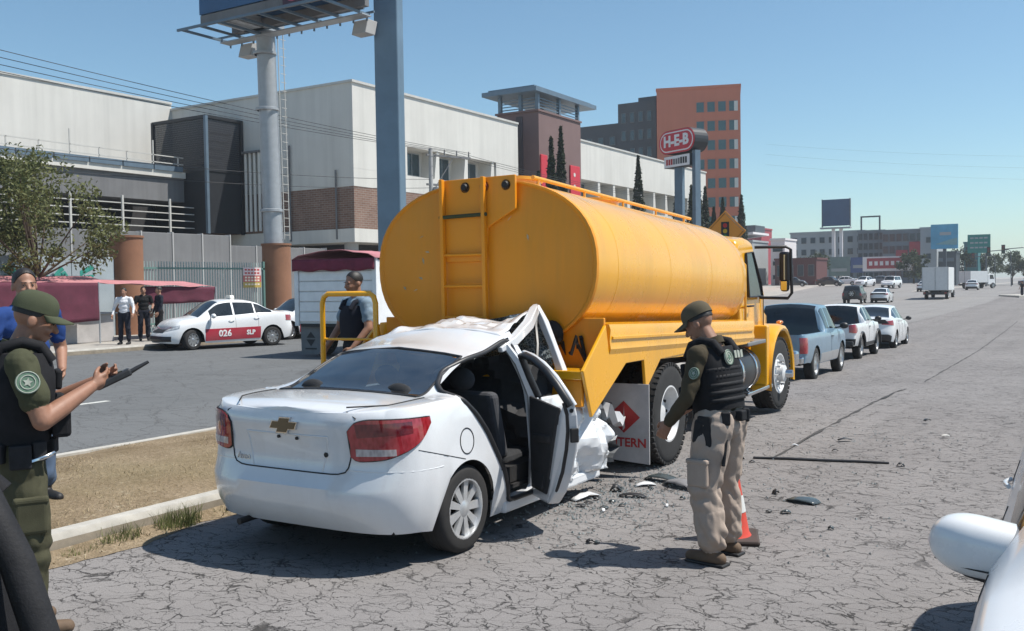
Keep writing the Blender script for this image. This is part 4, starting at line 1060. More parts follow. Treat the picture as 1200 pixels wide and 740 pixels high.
# small third car behind the taxis
s2 = place(s1, (-24.2, 30.6, 0), R(150), 'white sedan parked behind the taxis beside the box truck', None)
s2.rotation_euler = (0, 0, R(200)); s2.location = (-23.2, 27.2, 0)
def make_pickup(name, label, paint_, rimn, old=True):
    T = empty(name, (0, 0, 0), 0, label, 'pickup')
    H = 1.62 if old else 1.56; zb = 1.0 if old else 1.02
    bed = (-1.05, 1.0 if old else .62, .62); cb = bed[1]
    C = Car(yr=-1.12, yf=3.62 if old else 3.3, W=.85, wb=2.74 if old else 2.6,
            ZL=[(-1.12, .42), (-.8, .42), (.3, .34), (2.3, .34), (3.0, .36), (3.6, .4)],
            ZB=[(-1.12, zb), (cb, zb), (cb + .5, zb - .01), (2.3, zb - .02), (2.9, .98), (3.62, .82)],
            ZT=[(-1.12, .62), (cb, .62), (cb + .09, H - .13), (cb + .3, H), (cb + .9, H + .01), (cb + 1.1, H - .03), (cb + 1.62, 1.09), (2.95, 1.05), (3.62, .86)] if old else
               [(-1.12, .62), (cb, .62), (cb + .12, H - .18), (cb + .34, H), (cb + .9, H + .01), (cb + 1.15, H - .04), (cb + 1.85, 1.06), (2.8, 1.0), (3.3, .84)],
            WR=.6, H=H, sidew=[(cb + .14, cb + .5), (cb + .56, cb + 1.4)], ws=(cb + 1.14, cb + 1.6), rw=(cb + .001, cb + .3 - .06), ca=.3, cf=.7, ne=5., nf=3.2,
            arch=.40, wr=.35, bed=bed, px=[(0, .95), (.2, .985), (.5, 1.), (.85, .99), (1, .96)], ry=[(0, .1), (.3, .03), (.5, .0), (1, .02)], fy=[(0, .05), (.4, 0), (.8, .06), (1, .16)])
    C.body(T, paint_, M_GLASS)
    finish(C, T, paint_, None, .355, (1, -1), rimn, ysm=(cb + .5, cb + 1.45), trim=M_BLACKP)
    C.mirrors(T, cb + 1.4, zb + .08, M_BLACKP)
    for sd in (1, -1):
        if old: C.patch('tail_lamp', M_TAIL, T, .74, .98, [(0, .94), (1, .94)], [(0, .62), (1, .62)], sd, .015)
        else:
            p = C.patch('tail_lamp', M_TAIL, T, .70, 1.05, [(0, 1.0), (.5, 1.02), (1, .98)], [(0, .8), (.5, .78), (1, .83)], sd, .03)
        C.patch('headlamp', M_HEAD, T, C.arc[-1] - .85, C.arc[-1] - .45, [(0, .82), (1, .82)], [(0, .66), (1, .66)], sd, .012)
    b = MB(); b.box(-.82, .82, -1.2, -1.07, .42, .56); b.build('rear_bumper', M_CHROME if old else M_BLACKP, T, bevel=.03)
    if old:
        for sd in (1, -1):
            C.patch('lower_stripe', P_SILV, T, C.a_of(.46), C.a_of(2.3), [(0, .56), (1, .56)], [(0, .36), (1, .36)], sd, .005, 30, 4)
    else:
        for sd in (1, -1):
            for cy in (0, C.wb):
                b = MB(); b.tube([(sd * .862, cy + .42 * math.cos(t), .35 + .42 * math.sin(t)) for t in [math.pi * i / 16 for i in range(17)]], .035, 8); b.build('arch_trim', M_BLACKP, T, smooth=60)
            C.patch('sill_trim', M_BLACKP, T, C.a_of(.44), C.a_of(2.2), [(0, .46), (1, .46)], [(0, .35), (1, .35)], sd, .01, 30, 3)
        C.patch('tail_trim', M_BLACKP, T, 0, .9, [(0, .62), (1, .62)], [(0, .44), (1, .44)], 1, .02); C.patch('tail_trim', M_BLACKP, T, 0, .9, [(0, .62), (1, .62)], [(0, .44), (1, .44)], -1, .02)
    b = MB(); b.box(-.7, .7, cb + .25, cb + .4, .7, 1.25); b.build('seat', M_DARK, T, bevel=.05)
    return T
pk = make_pickup('pickup', 'faded light blue old pickup queued just in front of the tanker', P_BLUE, 10)
pk.location = (-5.92, 20.4, gz(-5.5, 21.6)); pk.rotation_euler = (R(-1), 0, R(2))
pk2 = make_pickup('pickup', 'white small pickup with black arch trim between the blue pickup and the white sedan', P_WHITE, 6, False)
pk2.location = (-6.6, 28.2, gz(-6.2, 29.4)); pk2.rotation_euler = (R(-.8), 0, R(1.5))
# white car at the road's right edge, facing the officers
fc, C3 = make_sedan('sedan', 'white sedan at the road edge, only its wing mirror and flank in view', P_WHITE)
fc.location = (.50, 5.3, 0); fc.rotation_euler = (0, 0, R(180.5))
for o in list(fc.children):
    if o.name.startswith('wing_mirror'): bpy.data.objects.remove(o)
b = MB(); rings = []
for i in range(19):
    t = i / 18; q = (1 - (1 - min(1, t / .55)) ** 2.4) ** .5 if t > 0 else .05
    x = 1.005 - .27 * t; h = .108 * q * (1 - .18 * max(0, t - .6)); dp_ = .1 * q
    rings.append([V((x, 1.86 + .03 * t + dp_ * math.copysign(abs(math.cos(a)) ** .7, math.cos(a)), .925 - .02 * t + h * math.copysign(abs(math.sin(a)) ** (.75 if math.sin(a) > 0 else .9), math.sin(a)) * (1 if math.sin(a) > 0 else .8))) for a in [2 * math.pi * k / 28 for k in range(28)]])
b.loft(rings, False, True); wm = b.build('wing_mirror', P_WHITE, fc, smooth=50)
b = MB(); b.tube([(lerp(.75, .98, i / 8), 1.955 + .03 * (1 - i / 8) - .06 * (i / 8) ** 4, .875 - .01 * (1 - i / 8)) for i in range(9)], .003, 5); b.build('mirror_seam', M_DARK, wm)
b = MB(); b.bar((.76, 1.85, .82), (.9, 1.87, .86), .1, .06); b.build('mirror_foot', M_BLACKP, wm, bevel=.015)
b = MB(); b.sphere((-.98, 1.9, .95), (.12, .07, .08), 14, 8); b.build('wing_mirror', P_WHITE, fc, smooth=60)
# box trucks on the road ahead
def make_box(label, L=5.5, Wd=2.5, Hh=3.35, cabc=None):
    T = empty('box_truck', (0, 0, 0), 0, label, 'truck')
    bx_ = simple('box_white', (.62, .63, .63, 1), .5, var=.08); fr_ = M_UNDER
    b = MB(); b.box(-Wd / 2, Wd / 2, 0, L, .95, Hh); b.build('cargo_box', bx_, T, bevel=.03)
    for x in (-Wd / 2, Wd / 2):
        b = MB(); b.box(x - .03, x + .03, -.03, .03, .95, Hh + .02); b.build('corner_post', simple('box_trim', (.4, .41, .42, 1), .5), T)
    b = MB(); b.box(-.012, .012, -.02, .0, 1.0, Hh - .05); b.build('door_gap', M_DARK, T)
    b = MB(); b.box(-Wd / 2 - .01, Wd / 2 + .01, -.03, .03, Hh - .05, Hh + .03); b.build('roof_edge', bx_, T)
    b = MB(); b.box(-.5, .5, .1, L + 1.8, .6, .94); b.build('chassis', fr_, T)
    b = MB(); b.box(-Wd / 2 + .1, Wd / 2 - .1, -.1, .05, .5, .78); b.build('bumper', M_DARK, T)
    for sd in (1, -1):
        wheel(T, sd * 1.0, 1.3, .45, .3, sd, 6); wheel(T, sd * 1.0, L + 1.2, .45, .3, sd, 6)
        b = MB(); b.box(sd * 1.0 - .1, sd * 1.0 + .1, -.12, -.1, .62, .74); b.build('tail_lamp', M_TAIL, T)
    b = MB(); b.prism([(L + .1, .6), (L + .1, 2.3), (L + 1.3, 2.3), (L + 1.75, 1.5), (L + 1.85, .6)], (-1.05, 0, 0), (0, 1, 0), (0, 0, 1), (2.1, 0, 0)); b.build('cab', cabc or P_WHITE, T, bevel=.08, seg=3)
    for sd in (1, -1):
        b = MB(); b.prism([(L + .5, 1.5), (L + .5, 2.15), (L + 1.2, 2.15), (L + 1.5, 1.5)], (sd * 1.056, 0, 0), (0, 1, 0), (0, 0, 1), (sd * .01, 0, 0)); b.build('cab_window', M_GLASS, T)
    return T
bt = make_box('large white box truck driving away along the road ahead'); bt.location = (-14.7, 108, gz(-14.7, 108)); bt.rotation_euler = (0, 0, R(1))
bt2 = make_box('small white box truck turning across the junction beyond the large one', 4., 2.1, 2.75); bt2.location = (-18.2, 165, gz(-18, 165)); bt2.rotation_euler = (0, 0, R(-32))
# far traffic
def far_car(src, x, y, rz, lab, grp='cars far down the road'):
    return place(src, (x, y, gz(x, y)), R(rz), lab, grp)
dk, _ = make_sedan('sedan', 'dark grey sedan crossing the junction near the lone pedestrian', P_GREY, None, 'cars far down the road', None, False)
dk.location = (-11.5, 190, 0); dk.rotation_euler = (0, 0, R(-70))
bk, _ = make_sedan('sedan', 'black sedan parked in the raised lot under the digital billboard', P_BLACK, None, 'cars far down the road', None, False)
bk.location = (-41.5, 148, gz(-41.5, 148)); bk.rotation_euler = (0, 0, R(-80))
far_car(s1, -15.6, 150, 3, 'white sedan driving away beside the small white box truck')
far_car(s1, -29, 147, 165, 'white sedan coming towards the black off-roader', )
far_car(bk, -36.5, 150, -95, 'black sedan parked in the raised lot below the green and blue hoardings')
far_car(dk, -30.5, 158, -85, 'dark grey sedan parked in the raised lot below the red banner hoarding')
far_car(s1, -34, 160, 95, 'white sedan parked in the raised lot behind the dark cars')
far_car(dk, -24.2, 172, 20, 'dark grey sedan waiting at the junction left of the small white box truck')
far_car(s1, -20.5, 140, 0, 'white sedan just beyond the large box truck')
# off-roader with spare wheel, seen from behind
def make_suv(label, paint_, spare=True):
    T = empty('off_roader', (0, 0, 0), 0, label, 'car', 'cars far down the road')
    C = Car(yr=-.85, yf=3.3, W=.9, wb=2.5, ZL=[(-.85, .45), (0, .42), (3.3, .45)], ZB=[(-.85, 1.12), (2.2, 1.1), (2.6, 1.08), (3.3, .95)],
            ZT=[(-.85, 1.15), (-.78, 1.3), (-.62, 1.72), (-.45, 1.78), (1.5, 1.79), (1.7, 1.75), (2.15, 1.18), (2.7, 1.12), (3.3, .97)], WR=.68, H=1.79,
            sidew=[(-.4, .55), (.6, 1.9)], ws=(1.7, 2.12), rw=(-.77, -.6), ca=.22, cf=.5, ne=6, arch=.42, wr=.37, ry=[(0, .05), (.4, 0), (1, .03)])
    C.body(T, paint_, M_GLASS); finish(C, T, paint_, None, .37, (), 6, ysm=())
    if spare: wheel(T, 0, -.98, .36, .2, 1, 6, z=1.0).rotation_euler = (0, 0, R(-90))
    for sd in (1, -1): C.patch('tail_lamp', M_TAIL, T, .72, .9, [(0, 1.05), (1, 1.05)], [(0, .8), (1, .8)], sd, .012)
    b = MB(); b.box(-.86, .86, -.95, -.84, .45, .62); b.build('rear_bumper', M_BLACKP, T, bevel=.03)
    return T
sv = make_suv('black off-roader with spare wheel on its tail, driving down the road', P_BLACK); sv.location = (-20.4, 96, gz(-20.4, 96)); sv.rotation_euler = (0, 0, R(4))
sv2 = make_suv('white off-roader coming down from the raised lot', P_WHITE, False); sv2.location = (-26.0, 150, gz(-26, 150)); sv2.rotation_euler = (0, 0, R(170))
far_car(s1, -18.4, 98.5, 2, 'silver white sedan driving alongside the black off-roader')
# box body lorry with maroon valance on the far carriageway
T = empty('market_truck', (-16.45, 18.2, 0), R(6), 'white slatted box truck with maroon valance and grey mud flap on the far carriageway', 'truck')
slat = simple('slat_white', (.76, .76, .76, 1), .55, var=.1); mar = simple('maroon_cloth', (.17, .025, .05, 1), .9, var=.25, scale=5, bump=.4, bs=30)
b = MB(); b.box(-1.2, 1.25, .05, 4.6, .85, 2.45); b.build('body', slat, T)
for i in range(6):
    z = .9 + i * .26; b = MB(); b.box(-1.12, 1.15, .0, .05, z + .012, z + .248); b.build('shutter_slat', slat, T, bevel=.012)
for x in (-1.2, 1.2):
    b = MB(); b.box(x - .06, x + .06, -.03, .05, .8, 2.5); b.build('corner_post', slat, T, bevel=.01)
b = MB(); n = 24; P = []
for k in range(5): P.append([V((lerp(-1.27, 1.25, i / n), -.09 + .03 * math.sin(i * 1.3) * k / 4, lerp(2.5, 2.2, k / 4) + .02 * math.sin(i * .9) * k / 4)) for i in range(n + 1)])
b.grid(P); o = b.build('valance', mar, T, smooth=60); o.modifiers.new('solid', 'SOLIDIFY').thickness = .008
pink = simple('faded_pink_tarp', (.42, .17, .19, 1), .85, var=.2, scale=3, bump=.4, bs=20)
b = MB(); P = []
for k in range(13): P.append([V((lerp(-1.28, 1.3, i / 12), lerp(-.1, 4.7, k / 12), 2.5 + .22 * math.sin(math.pi * i / 12) ** .7 + .05 * noise.noise(V((i * .5, k * .5, 3))))) for i in range(13)])
b.grid(P); o = b.build('tarpaulin', pink, T, smooth=60); o.modifiers.new('solid', 'SOLIDIFY').thickness = .01
flapg = simple('flap_grey', (.16, .165, .17, 1), .8, var=.2); dkg = simple('flap_mark', (.03, .03, .032, 1), .8)
for sd in (-1, 1):
    b = MB(); x0 = sd * .86; b.prism([(x0 - .32, .78), (x0 + .32, .78), (x0 + .32, .08), (x0 - .3, .06)], (0, .1, 0), (1, 0, 0), (0, 0, 1), (0, .015, 0)); f_ = b.build('mud_flap', flapg, T)
    for pl in ([(-.14, .02), (.14, .02), (0, .18)], [(-.14, -.02), (0, -.2), (.14, -.02)]):
        b = MB(); b.prism([(x0 + p[0], .47 + p[1]) for p in pl], (0, .0965, 0), (1, 0, 0), (0, 0, 1), (0, .003, 0)); b.build('diamond_mark', dkg, f_)
    b = MB(); b.box(x0 - .18, x0 + .18, .0965, .0995, .19, .23); b.build('flap_print', dkg, f_)
    wheel(T, sd * .95, .8, .45, .3, sd, 6); wheel(T, sd * .95, 5.2, .45, .3, sd, 6)
b = MB(); b.box(-1.1, 1.1, .0, .1, .78, .86); b.build('bumper', M_DARK, T)
b = MB(); b.box(-.5, .5, .1, 6.0, .5, .84); b.build('chassis', M_UNDER, T)
b = MB(); b.prism([(4.75, .6), (4.75, 2.3), (5.9, 2.3), (6.3, 1.5), (6.4, .6)], (-1.1, 0, 0), (0, 1, 0), (0, 0, 1), (2.2, 0, 0)); b.build('cab', P_WHITE, T, bevel=.08, seg=3)
# ------------------------------------------------------------------ buildings on the left
M_STUC = simple('cream_render', (.60, .585, .545, 1), .85, var=.07, scale=.35, bump=.15, bs=8, streak=.22)
M_STUC2 = simple('grey_render', (.36, .355, .35, 1), .85, var=.12, scale=.3)
M_DKCONC = simple('grey_concrete', (.17, .17, .175, 1), .85, var=.15, scale=.5, streak=.4)
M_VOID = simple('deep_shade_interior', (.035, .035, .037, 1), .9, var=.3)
M_MET = simple('galvanised_steel', (.36, .38, .4, 1), .5, .3, var=.12, scale=3)
M_MET2 = simple('painted_blue_grey_steel', (.12, .17, .22, 1), .5, .2, var=.15, scale=1.5)
M_RAIL = simple('pale_rail', (.5, .49, .46, 1), .6, var=.1)
M_GLB = glassy('building_glass', (.03, .05, .06, 1), .08)
def brick(name, c1, c2, sc=1.):
    t = NT(name); q = t.n('TexBrick'); q.inputs['Color1'].default_value = c1; q.inputs['Color2'].default_value = c2; q.inputs['Mortar'].default_value = (.3, .27, .24, 1)
    q.inputs['Scale'].default_value = sc; q.inputs['Mortar Size'].default_value = .03; q.inputs['Brick Width'].default_value = .9; q.inputs['Row Height'].default_value = .28
    sp = t.n('SeparateXYZ'); t.l(t.tc.outputs['Object'], sp.inputs[0]); cb = t.n('CombineXYZ'); t.l(t.math('ADD', sp.outputs[0], sp.outputs[1]), cb.inputs[0]); t.l(sp.outputs[2], cb.inputs[1])
    t.l(cb.outputs[0], q.inputs['Vector']); a = t.noise(.8, 5)
    t.base(t.mix(t.ramp(a, [(.3, 0), (.75, .45)]), q.outputs[0], scal(c1, .6))); t.set(Roughness=.9); t.bump(q.outputs['Fac'], .3, .02); return t.m
M_BRICK = brick('brown_brick', (.19, .105, .075, 1), (.25, .15, .11, 1), 2.)
def box(name, mat, parent, *a, **k): b = MB(); b.box(*a); return b.build(name, mat, parent, **k)
ML = empty('mall_building', (-40, 46.2, 0), 0, 'long cream rendered mall with brick band and slanted window fins', 'building')
MO = V((40, -46.2, 0))
def mb(name, mat, x0, x1, y0, y1, z0, z1, parent=None, **k):
    b = MB(); b.box(x0 + 40, x1 + 40, y0 - 46.2, y1 - 46.2, z0, z1); return b.build(name, mat, parent or ML, **k)
# corner block
wA = mb('upper_wall', M_STUC, -58, -40, 46.2, 66.2, 11.2, 14.6)
mb('parapet', M_RAIL, -57.9, -39.9, 46.1, 66.2, 14.6, 14.75)
mb('lower_wall', M_STUC, -58, -40.01, 46.21, 66.2, 8.12, 9.25)
mb('corner_wall', M_STUC, -58, -40.005, 46.205, 51.7, 9.25, 11.2)
mb('recess_wall', M_STUC, -58, -41.3, 51.7, 66.2, 9.25, 11.2)
mb('end_pier', M_STUC, -58, -40.005, 62.9, 66.2, 9.25, 11.2)
for y in (52.0, 55.6, 59.2):
    w_ = mb('window', M_MET, -41.32, -41.25, y + .1, y + 2.7, 9.45, 11.1)
    for i in range(3): mb('pane', M_GLB, -41.26, -41.23, y + .18 + i * .84, y + .94 + i * .84, 9.53, 11.02, w_)
    b = MB(); b.prism([(51.9 - 52 + y + 2.95, 9.25), (y + 3.45, 9.25), (y + 3.45, 11.2), (y + 3.15, 11.2)], (-41.3 + 40, -46.2, 0), (0, 1, 0), (0, 0, 1), (1.25, 0, 0)); b.build('window_fin', M_STUC, ML)
bb_ = mb('brick_band', M_BRICK, -57.9, -40.03, 46.23, 66.2, 5.45, 8.12)
mb('floor_slab', M_STUC, -57.95, -39.95, 46.12, 66.3, 4.6, 5.45)
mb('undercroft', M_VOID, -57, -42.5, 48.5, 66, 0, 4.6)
for y in (47.0, 54, 61):
    for x in (-41, -48):
        b = MB(); b.cyl((x + 40, y - 46.2, 0), (x + 40, y - 46.2, 4.6), .45, n=16); b.build('column', M_STUC2, ML, smooth=50)
for z in (2.6, 3.4): mb('parapet_rail', M_RAIL, -40.4, -40.3, 46.4, 66, z, z + .5)
# vertical conduits on the end wall
for x, z1 in ((-45.4, 11.1), (-41.4, 9.2)):
    b = MB(); b.cyl((x + 40, -.12, 4.8), (x + 40, -.12, z1), .06, n=6); b.build('conduit', M_DKCONC, ML)
# entrance tower
M_TOW = simple('mauve_render', (.165, .105, .10, 1), .85, var=.08, scale=.6); M_TOW2 = simple('dark_mauve', (.07, .055, .06, 1), .85)
TW = empty('entrance_tower', (-40, 70, 0), 0, 'mauve entrance tower with flat blue steel canopy roof on the mall', 'tower')
def tb(name, mat, x0, x1, y0, y1, z0, z1, parent=None, **k):
    b = MB(); b.box(x0 + 40, x1 + 40, y0 - 70, y1 - 70, z0, z1); return b.build(name, mat, parent or TW, **k)
tb('shaft', M_TOW, -43.2, -39.2, 68.2, 75.6, 0, 15.9); tb('shaft_slot', M_TOW2, -41.3, -40.7, 68.1, 68.2, 0, 15.6); tb('cornice', M_TOW, -43.3, -39.1, 68.0, 75.7, 15.9, 16.05)
for x, y in ((-43.0, 68.4), (-41, 68.4), (-39.4, 68.4), (-39.4, 72), (-39.4, 75.4), (-43, 75.4)):
    b = MB(); b.box(x + 40 - .14, x + 40 + .14, y - 70 - .14, y - 70 + .14, 16.05, 17.4); b.build('canopy_post', M_MET2, TW)
for z in (16.25, 16.5, 16.75, 17.0):
    b = MB(); b.box(-43 + 40, -39.4 + 40, -1.65, -1.6, z, z + .08); b.build('louvre_rail', M_MET2, TW); b = MB(); b.box(.62, .67, -1.6, 5.4, z, z + .08); b.build('louvre_rail', M_MET2, TW)
b = MB(); b.box(-4.1, 1.15, -2.75, 8.1, 17.4, 17.75); b.build('canopy', M_MET2, TW); b = MB(); b.box(-3.7, .75, -2.35, 7.7, 17.75, 17.95); b.build('canopy_cap', M_MET2, TW)
M_SRED = simple('sign_red', (.52, .02, .035, 1), .45, var=.06)
SG = empty('wall_sign', (-39.2, 71, 0), 0, 'red wall sign behind cypresses on the mauve tower', 'sign')
for y0, y1 in ((68.3, 69.4), (73.4, 75.2)):
    b = MB(); b.box(0, .14, y0 - 71, y1 - 71, 9.2, 12.4 if y0 < 70 else 12.0); b.build('sign_panel', M_SRED, SG, bevel=.05)
for z in (10.2, 11.2):
    b = MB(); b.cyl((.13, 3.1, z), (.16, 3.1, z), .18, n=12); b.build('sign_dot', M_STUC, SG)
# long wing beyond the tower
WG = empty('mall_wing', (-40, 76, 0), 0, 'low cream mall wing with slanted fins beyond the mauve tower', 'building')
def wg(name, mat, x0, x1, y0, y1, z0, z1, parent=None, **k):
    b = MB(); b.box(x0 + 40, x1 + 40, y0 - 76, y1 - 76, z0, z1); return b.build(name, mat, parent or WG, **k)
wg('upper_wall', M_STUC, -58, -40, 75.3, 109.2, 11.2, 14.6); wg('lower_wall', M_STUC, -58, -40.01, 75.3, 109.2, 0, 8.9); wg('back_wall', M_STUC2, -58, -41.4, 75.3, 109.2, 8.9, 11.2)
wg('end_wall', M_STUC, -58, -40.005, 104.2, 109.2, 8.9, 11.2); wg('parapet', M_RAIL, -57.9, -39.9, 75.3, 109.3, 14.6, 14.75)
for i in range(8):
    y = 78.3 + i * 3.25
    w_ = wg('window', M_MET, -41.41, -41.34, y, y + 2.1, 9.1, 11.1); wg('pane', M_GLB, -41.35, -41.32, y + .1, y + 2.0, 9.2, 11.0, w_)
    b = MB(); b.prism([(y + 2.3, 8.9), (y + 3.0, 8.9), (y + 2.75, 11.2), (y + 2.35, 11.2)], (-41.4 + 40, -76, 0), (0, 1, 0), (0, 0, 1), (1.35, 0, 0)); b.build('window_fin', M_STUC, WG)
# set-back wing on the far left with ramp deck and railings
LB = empty('hall_building', (-57, 40, 0), 0, 'plain cream hall with railed walkway left of the black cage', 'building')
def lb(name, mat, x0, x1, y0, y1, z0, z1, parent=None, **k):
    b = MB(); b.box(x0 + 57, x1 + 57, y0 - 40, y1 - 40, z0, z1); return b.build(name, mat, parent or LB, **k)
lb('wall', M_STUC, -75, -57, 5, 46.2, 8, 15.05); lb('parapet', M_RAIL, -75, -56.92, 5, 46.2, 15.05, 15.2)
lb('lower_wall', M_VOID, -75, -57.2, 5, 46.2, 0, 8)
lb('deck_beam', M_DKCONC, -57, -52, 5, 43, 7.55, 9.1); lb('deck_edge', M_STUC, -52.3, -51.8, 5, 43, 9.1, 9.5)
for i in range(16): lb('deck_grate', M_MET2, -51.9, -51.7, 6 + i * 2.3, 8.2 + i * 2.3, 9.5, 9.85)
for z in (10.0, 10.45): lb('railing', M_RAIL, -52.05, -51.99, 5, 43, z, z + .06)
for i in range(20):
    y = 5.5 + i * 1.95; lb('railing_post', M_RAIL, -52.05, -51.99, y, y + .07, 9.5, 10.5 + (.9 if i % 3 == 0 else 0))
# lower open walkway
lb('walkway_slab', M_DKCONC, -57, -51, 5, 43, 4.9, 5.3); 
for z in (5.75, 6.2, 6.65, 7.1): lb('railing', M_RAIL, -51.12, -51.06, 5, 43, z, z + .06)
for i in range(11):
    y = 6 + i * 3.5; lb('railing_post', M_RAIL, -51.12, -51.0, y, y + .12, 5.3, 7.6)
lb('base_wall', M_STUC2, -57, -50.8, 5, 43, 0, 4.9)
# black mesh cage over the stair
CG = empty('stair_cage', (-52.4, 44.6, 0), 0, 'tall black mesh stair cage against the mall end wall', 'stair cage')
def meshmat():
    t = NT('black_mesh'); t.b.inputs['Base Color'].default_value = (.02, .022, .028, 1); t.set(Roughness=.7)
    wv = t.n('TexWave', wave_type='BANDS', bands_direction='Z'); wv.inputs['Scale'].default_value = 2.2; t.l(t.tc.outputs['Object'], wv.inputs[0])
    tr = t.n('BsdfTransparent'); mx = t.n('MixShader'); t.l(t.ramp(wv.outputs['Fac'], [(.2, .62), (.8, .8)]), mx.inputs[0]); t.l(tr.outputs[0], mx.inputs[1]); t.l(t.b.outputs[0], mx.inputs[2]); t.l(mx.outputs[0], t.o.inputs[0]); return t.m
M_MESH = meshmat(); M_CAGE = simple('cage_steel', (.018, .02, .024, 1), .5)
def cg(name, mat, x0, x1, y0, y1, z0, z1): b = MB(); b.box(x0 + 52.4, x1 + 52.4, y0 - 44.6, y1 - 44.6, z0, z1); return b.build(name, mat, CG)
cg('mesh_panel', M_MESH, -55.0, -49.85, 43.05, 43.07, 9.7, 13.0); cg('mesh_panel', M_MESH, -49.82, -49.8, 43.1, 46.1, 9.7, 13.0)
cg('solid_panel', M_CAGE, -55.0, -49.85, 43.05, 43.1, 5.45, 9.5); cg('solid_panel', M_CAGE, -49.85, -49.8, 43.1, 46.1, 5.45, 9.5)
cg('top_beam', M_CAGE, -55.1, -49.75, 42.98, 43.15, 12.95, 13.15); cg('top_beam', M_CAGE, -49.9, -49.72, 43.15, 46.15, 12.95, 13.15); cg('mid_beam', M_CAGE, -55.1, -49.75, 42.99, 43.13, 9.5, 9.7); cg('mid_beam', M_CAGE, -49.88, -49.74, 43.13, 46.1, 9.5, 9.7)
for x, y in ((-55.05, 43.05), (-49.8, 43.05), (-49.8, 46.05)): cg('cage_post', M_CAGE if y != 43.05 or x < -50 else M_MET2, x - .1, x + .1, y - .1, y + .1, 5.4, 13.1)
b = MB()
for i in range(14): b.box(-54.8 + 52.4 + i * .33, -54.4 + 52.4 + i * .33, -.6, .9, 5.6 + i * .5, 5.68 + i * .5)
b.build('stair_flight', M_CAGE, CG)['kind'] = 'stuff'
for i in range(4):
    b = MB(); b.cyl((-49.35 + .42 * i, 46.0, 5.6), (-49.35 + .42 * i, 46.0, 10.9), .11, n=10); o = b.build('vent_pipe', M_STUC, None, smooth=50); o.parent = ML; o.location = (40, -46.2, 0)
b = MB(); b.box(-49.55, -47.9, 45.8, 46.15, 10.85, 11.0); o = b.build('pipe_cap', M_DKCONC, ML); o.location = (40, -46.2, 0)
# retaining wall in front of the undercroft, panelled
RWL = empty('retaining_wall', (-42, 40, 0), 0, 'grey panelled concrete retaining wall behind the green fence', 'wall')
for i in range(12):
    y = 22 + i * 1.95; b = MB(); b.box(0, .3, y - 40, y + 1.87 - 40, 0, 4.75 if y < 37 else 4.2); b.build('wall_panel', M_DKCONC, RWL, bevel=.03)
    b = MB(); b.box(-.06, .34, y + 1.87 - 40, y + 1.95 - 40, 0, 4.8 if y < 37 else 4.25); b.build('wall_rib', M_STUC2, RWL)
# fence with columns
FN = empty('steel_fence', (-31, 26, .13), 0, 'green steel picket fence with horizontal rails between the brown columns', 'fence')
M_FEN = simple('fence_green', (.10, .19, .17, 1), .6, var=.15); M_FENG = simple('fence_pale', (.26, .33, .32, 1), .55, var=.15)
def fence_run(y0, y1, name='pickets'):
    b = MB(); n = int((y1 - y0) / .13)
    for i in range(n):
        y = lerp(y0, y1, (i + .5) / n); b.box(-.012, .012, y - 26 - .018, y - 26 + .018, .05, 2.75)
    o = b.build(name, M_FENG, FN); o['kind'] = 'stuff'
    for z in (.3, 2.45):
        b = MB(); b.box(.013, .05, y0 - 26, y1 - 26, z, z + .07); b.build('fence_rail', M_FEN, FN)
fence_run(23.6, 29.8)
for y in (23.5, 29.75):
    b = MB(); b.box(-.05, .05, y - 26.05, y - 25.95, 0, 2.8); b.build('fence_post', M_FEN, FN)
M_COL = simple('brown_column', (.24, .115, .065, 1), .85, var=.18, scale=1.2, bump=.3, bs=15)
def column(y, h, lab, rad=.6):
    b = MB(); b.cyl((0, 0, 0), (0, 0, h), rad, n=32); b.lathe([(rad + .04, h - .02), (rad + .04, h + .06), (.001, h + .06)], (0, 0, 0), (0, 0, 1), 32)
    o = b.build('brown_column', M_COL, None, smooth=40); o.location = (-31, y, .1); tag(o, lab, 'column')
column(22.9, 3.65, 'round brown column rising behind the maroon stall awning'); column(30.55, 3.57, 'round brown column under the billboard mast', .62)
# notice on the fence: pale upper part, red bands, ochre foot, faint unreadable lines of print
NS = empty('fence_notice', (-30.9, 29.0, 2.05), 0, 'small notice board with red and yellow bands hung on the green fence', 'notice')
for z0, z1, c in ((.28, .62, (.62, .5, .5, 1)), (.0, .28, (.45, .1, .09, 1)), (-.24, 0, (.42, .3, .07, 1))):
    b = MB(); b.box(0, .02, -.5, .5, z0 + .003, z1 - .003); b.build('notice_band', simple('notice', c, .6, var=.2, scale=12), NS)
M_PRT = simple('notice_print', (.4, .03, .03, 1), .6); M_PRTW = simple('notice_print_pale', (.7, .62, .5, 1), .6)
for z, c in ((.52, M_PRT), (.38, M_PRT), (.19, M_PRTW), (.07, M_PRTW), (-.1, M_PRTW)):
    for k in range(5):
        b = MB(); b.box(.02, .024, -.42 + k * .175, -.42 + k * .175 + .12, z - .035, z + .035); b.build('print_line', c, NS)
# wall with teal graffiti, left of the first column
GW = empty('painted_wall', (-31, 18, .1), 0, 'pale wall with teal spray lettering behind the stall', 'wall')
M_GW = simple('pale_blue_wall', (.33, .38, .41, 1), .85, var=.15, scale=1)
for i in range(6):
    b = MB(); b.box(-.1, .1, -6 + i * 1.72, -4.3 + i * 1.72, 0, 2.9); b.build('wall_panel', M_GW, GW, bevel=.01)
M_TEAL = simple('teal_spray', (.03, .25, .2, 1), .6, var=.2, scale=8)
random.seed(21)
for k in range(9):
    y = -4.2 + k * .92; b = MB(); pts = []
    for i in range(8): pts.append((.105, y + .32 * math.sin(i * 1.7 + k), 1.55 + i * .13 + .12 * math.cos(i * 2.3 + k * 2)))
    b.tube(pts, .1, 6); b.tf(lambda p: V((.105 + (p.x - .105) * .05, p.y, p.z))); b.build('graffiti_stroke', M_TEAL, GW)
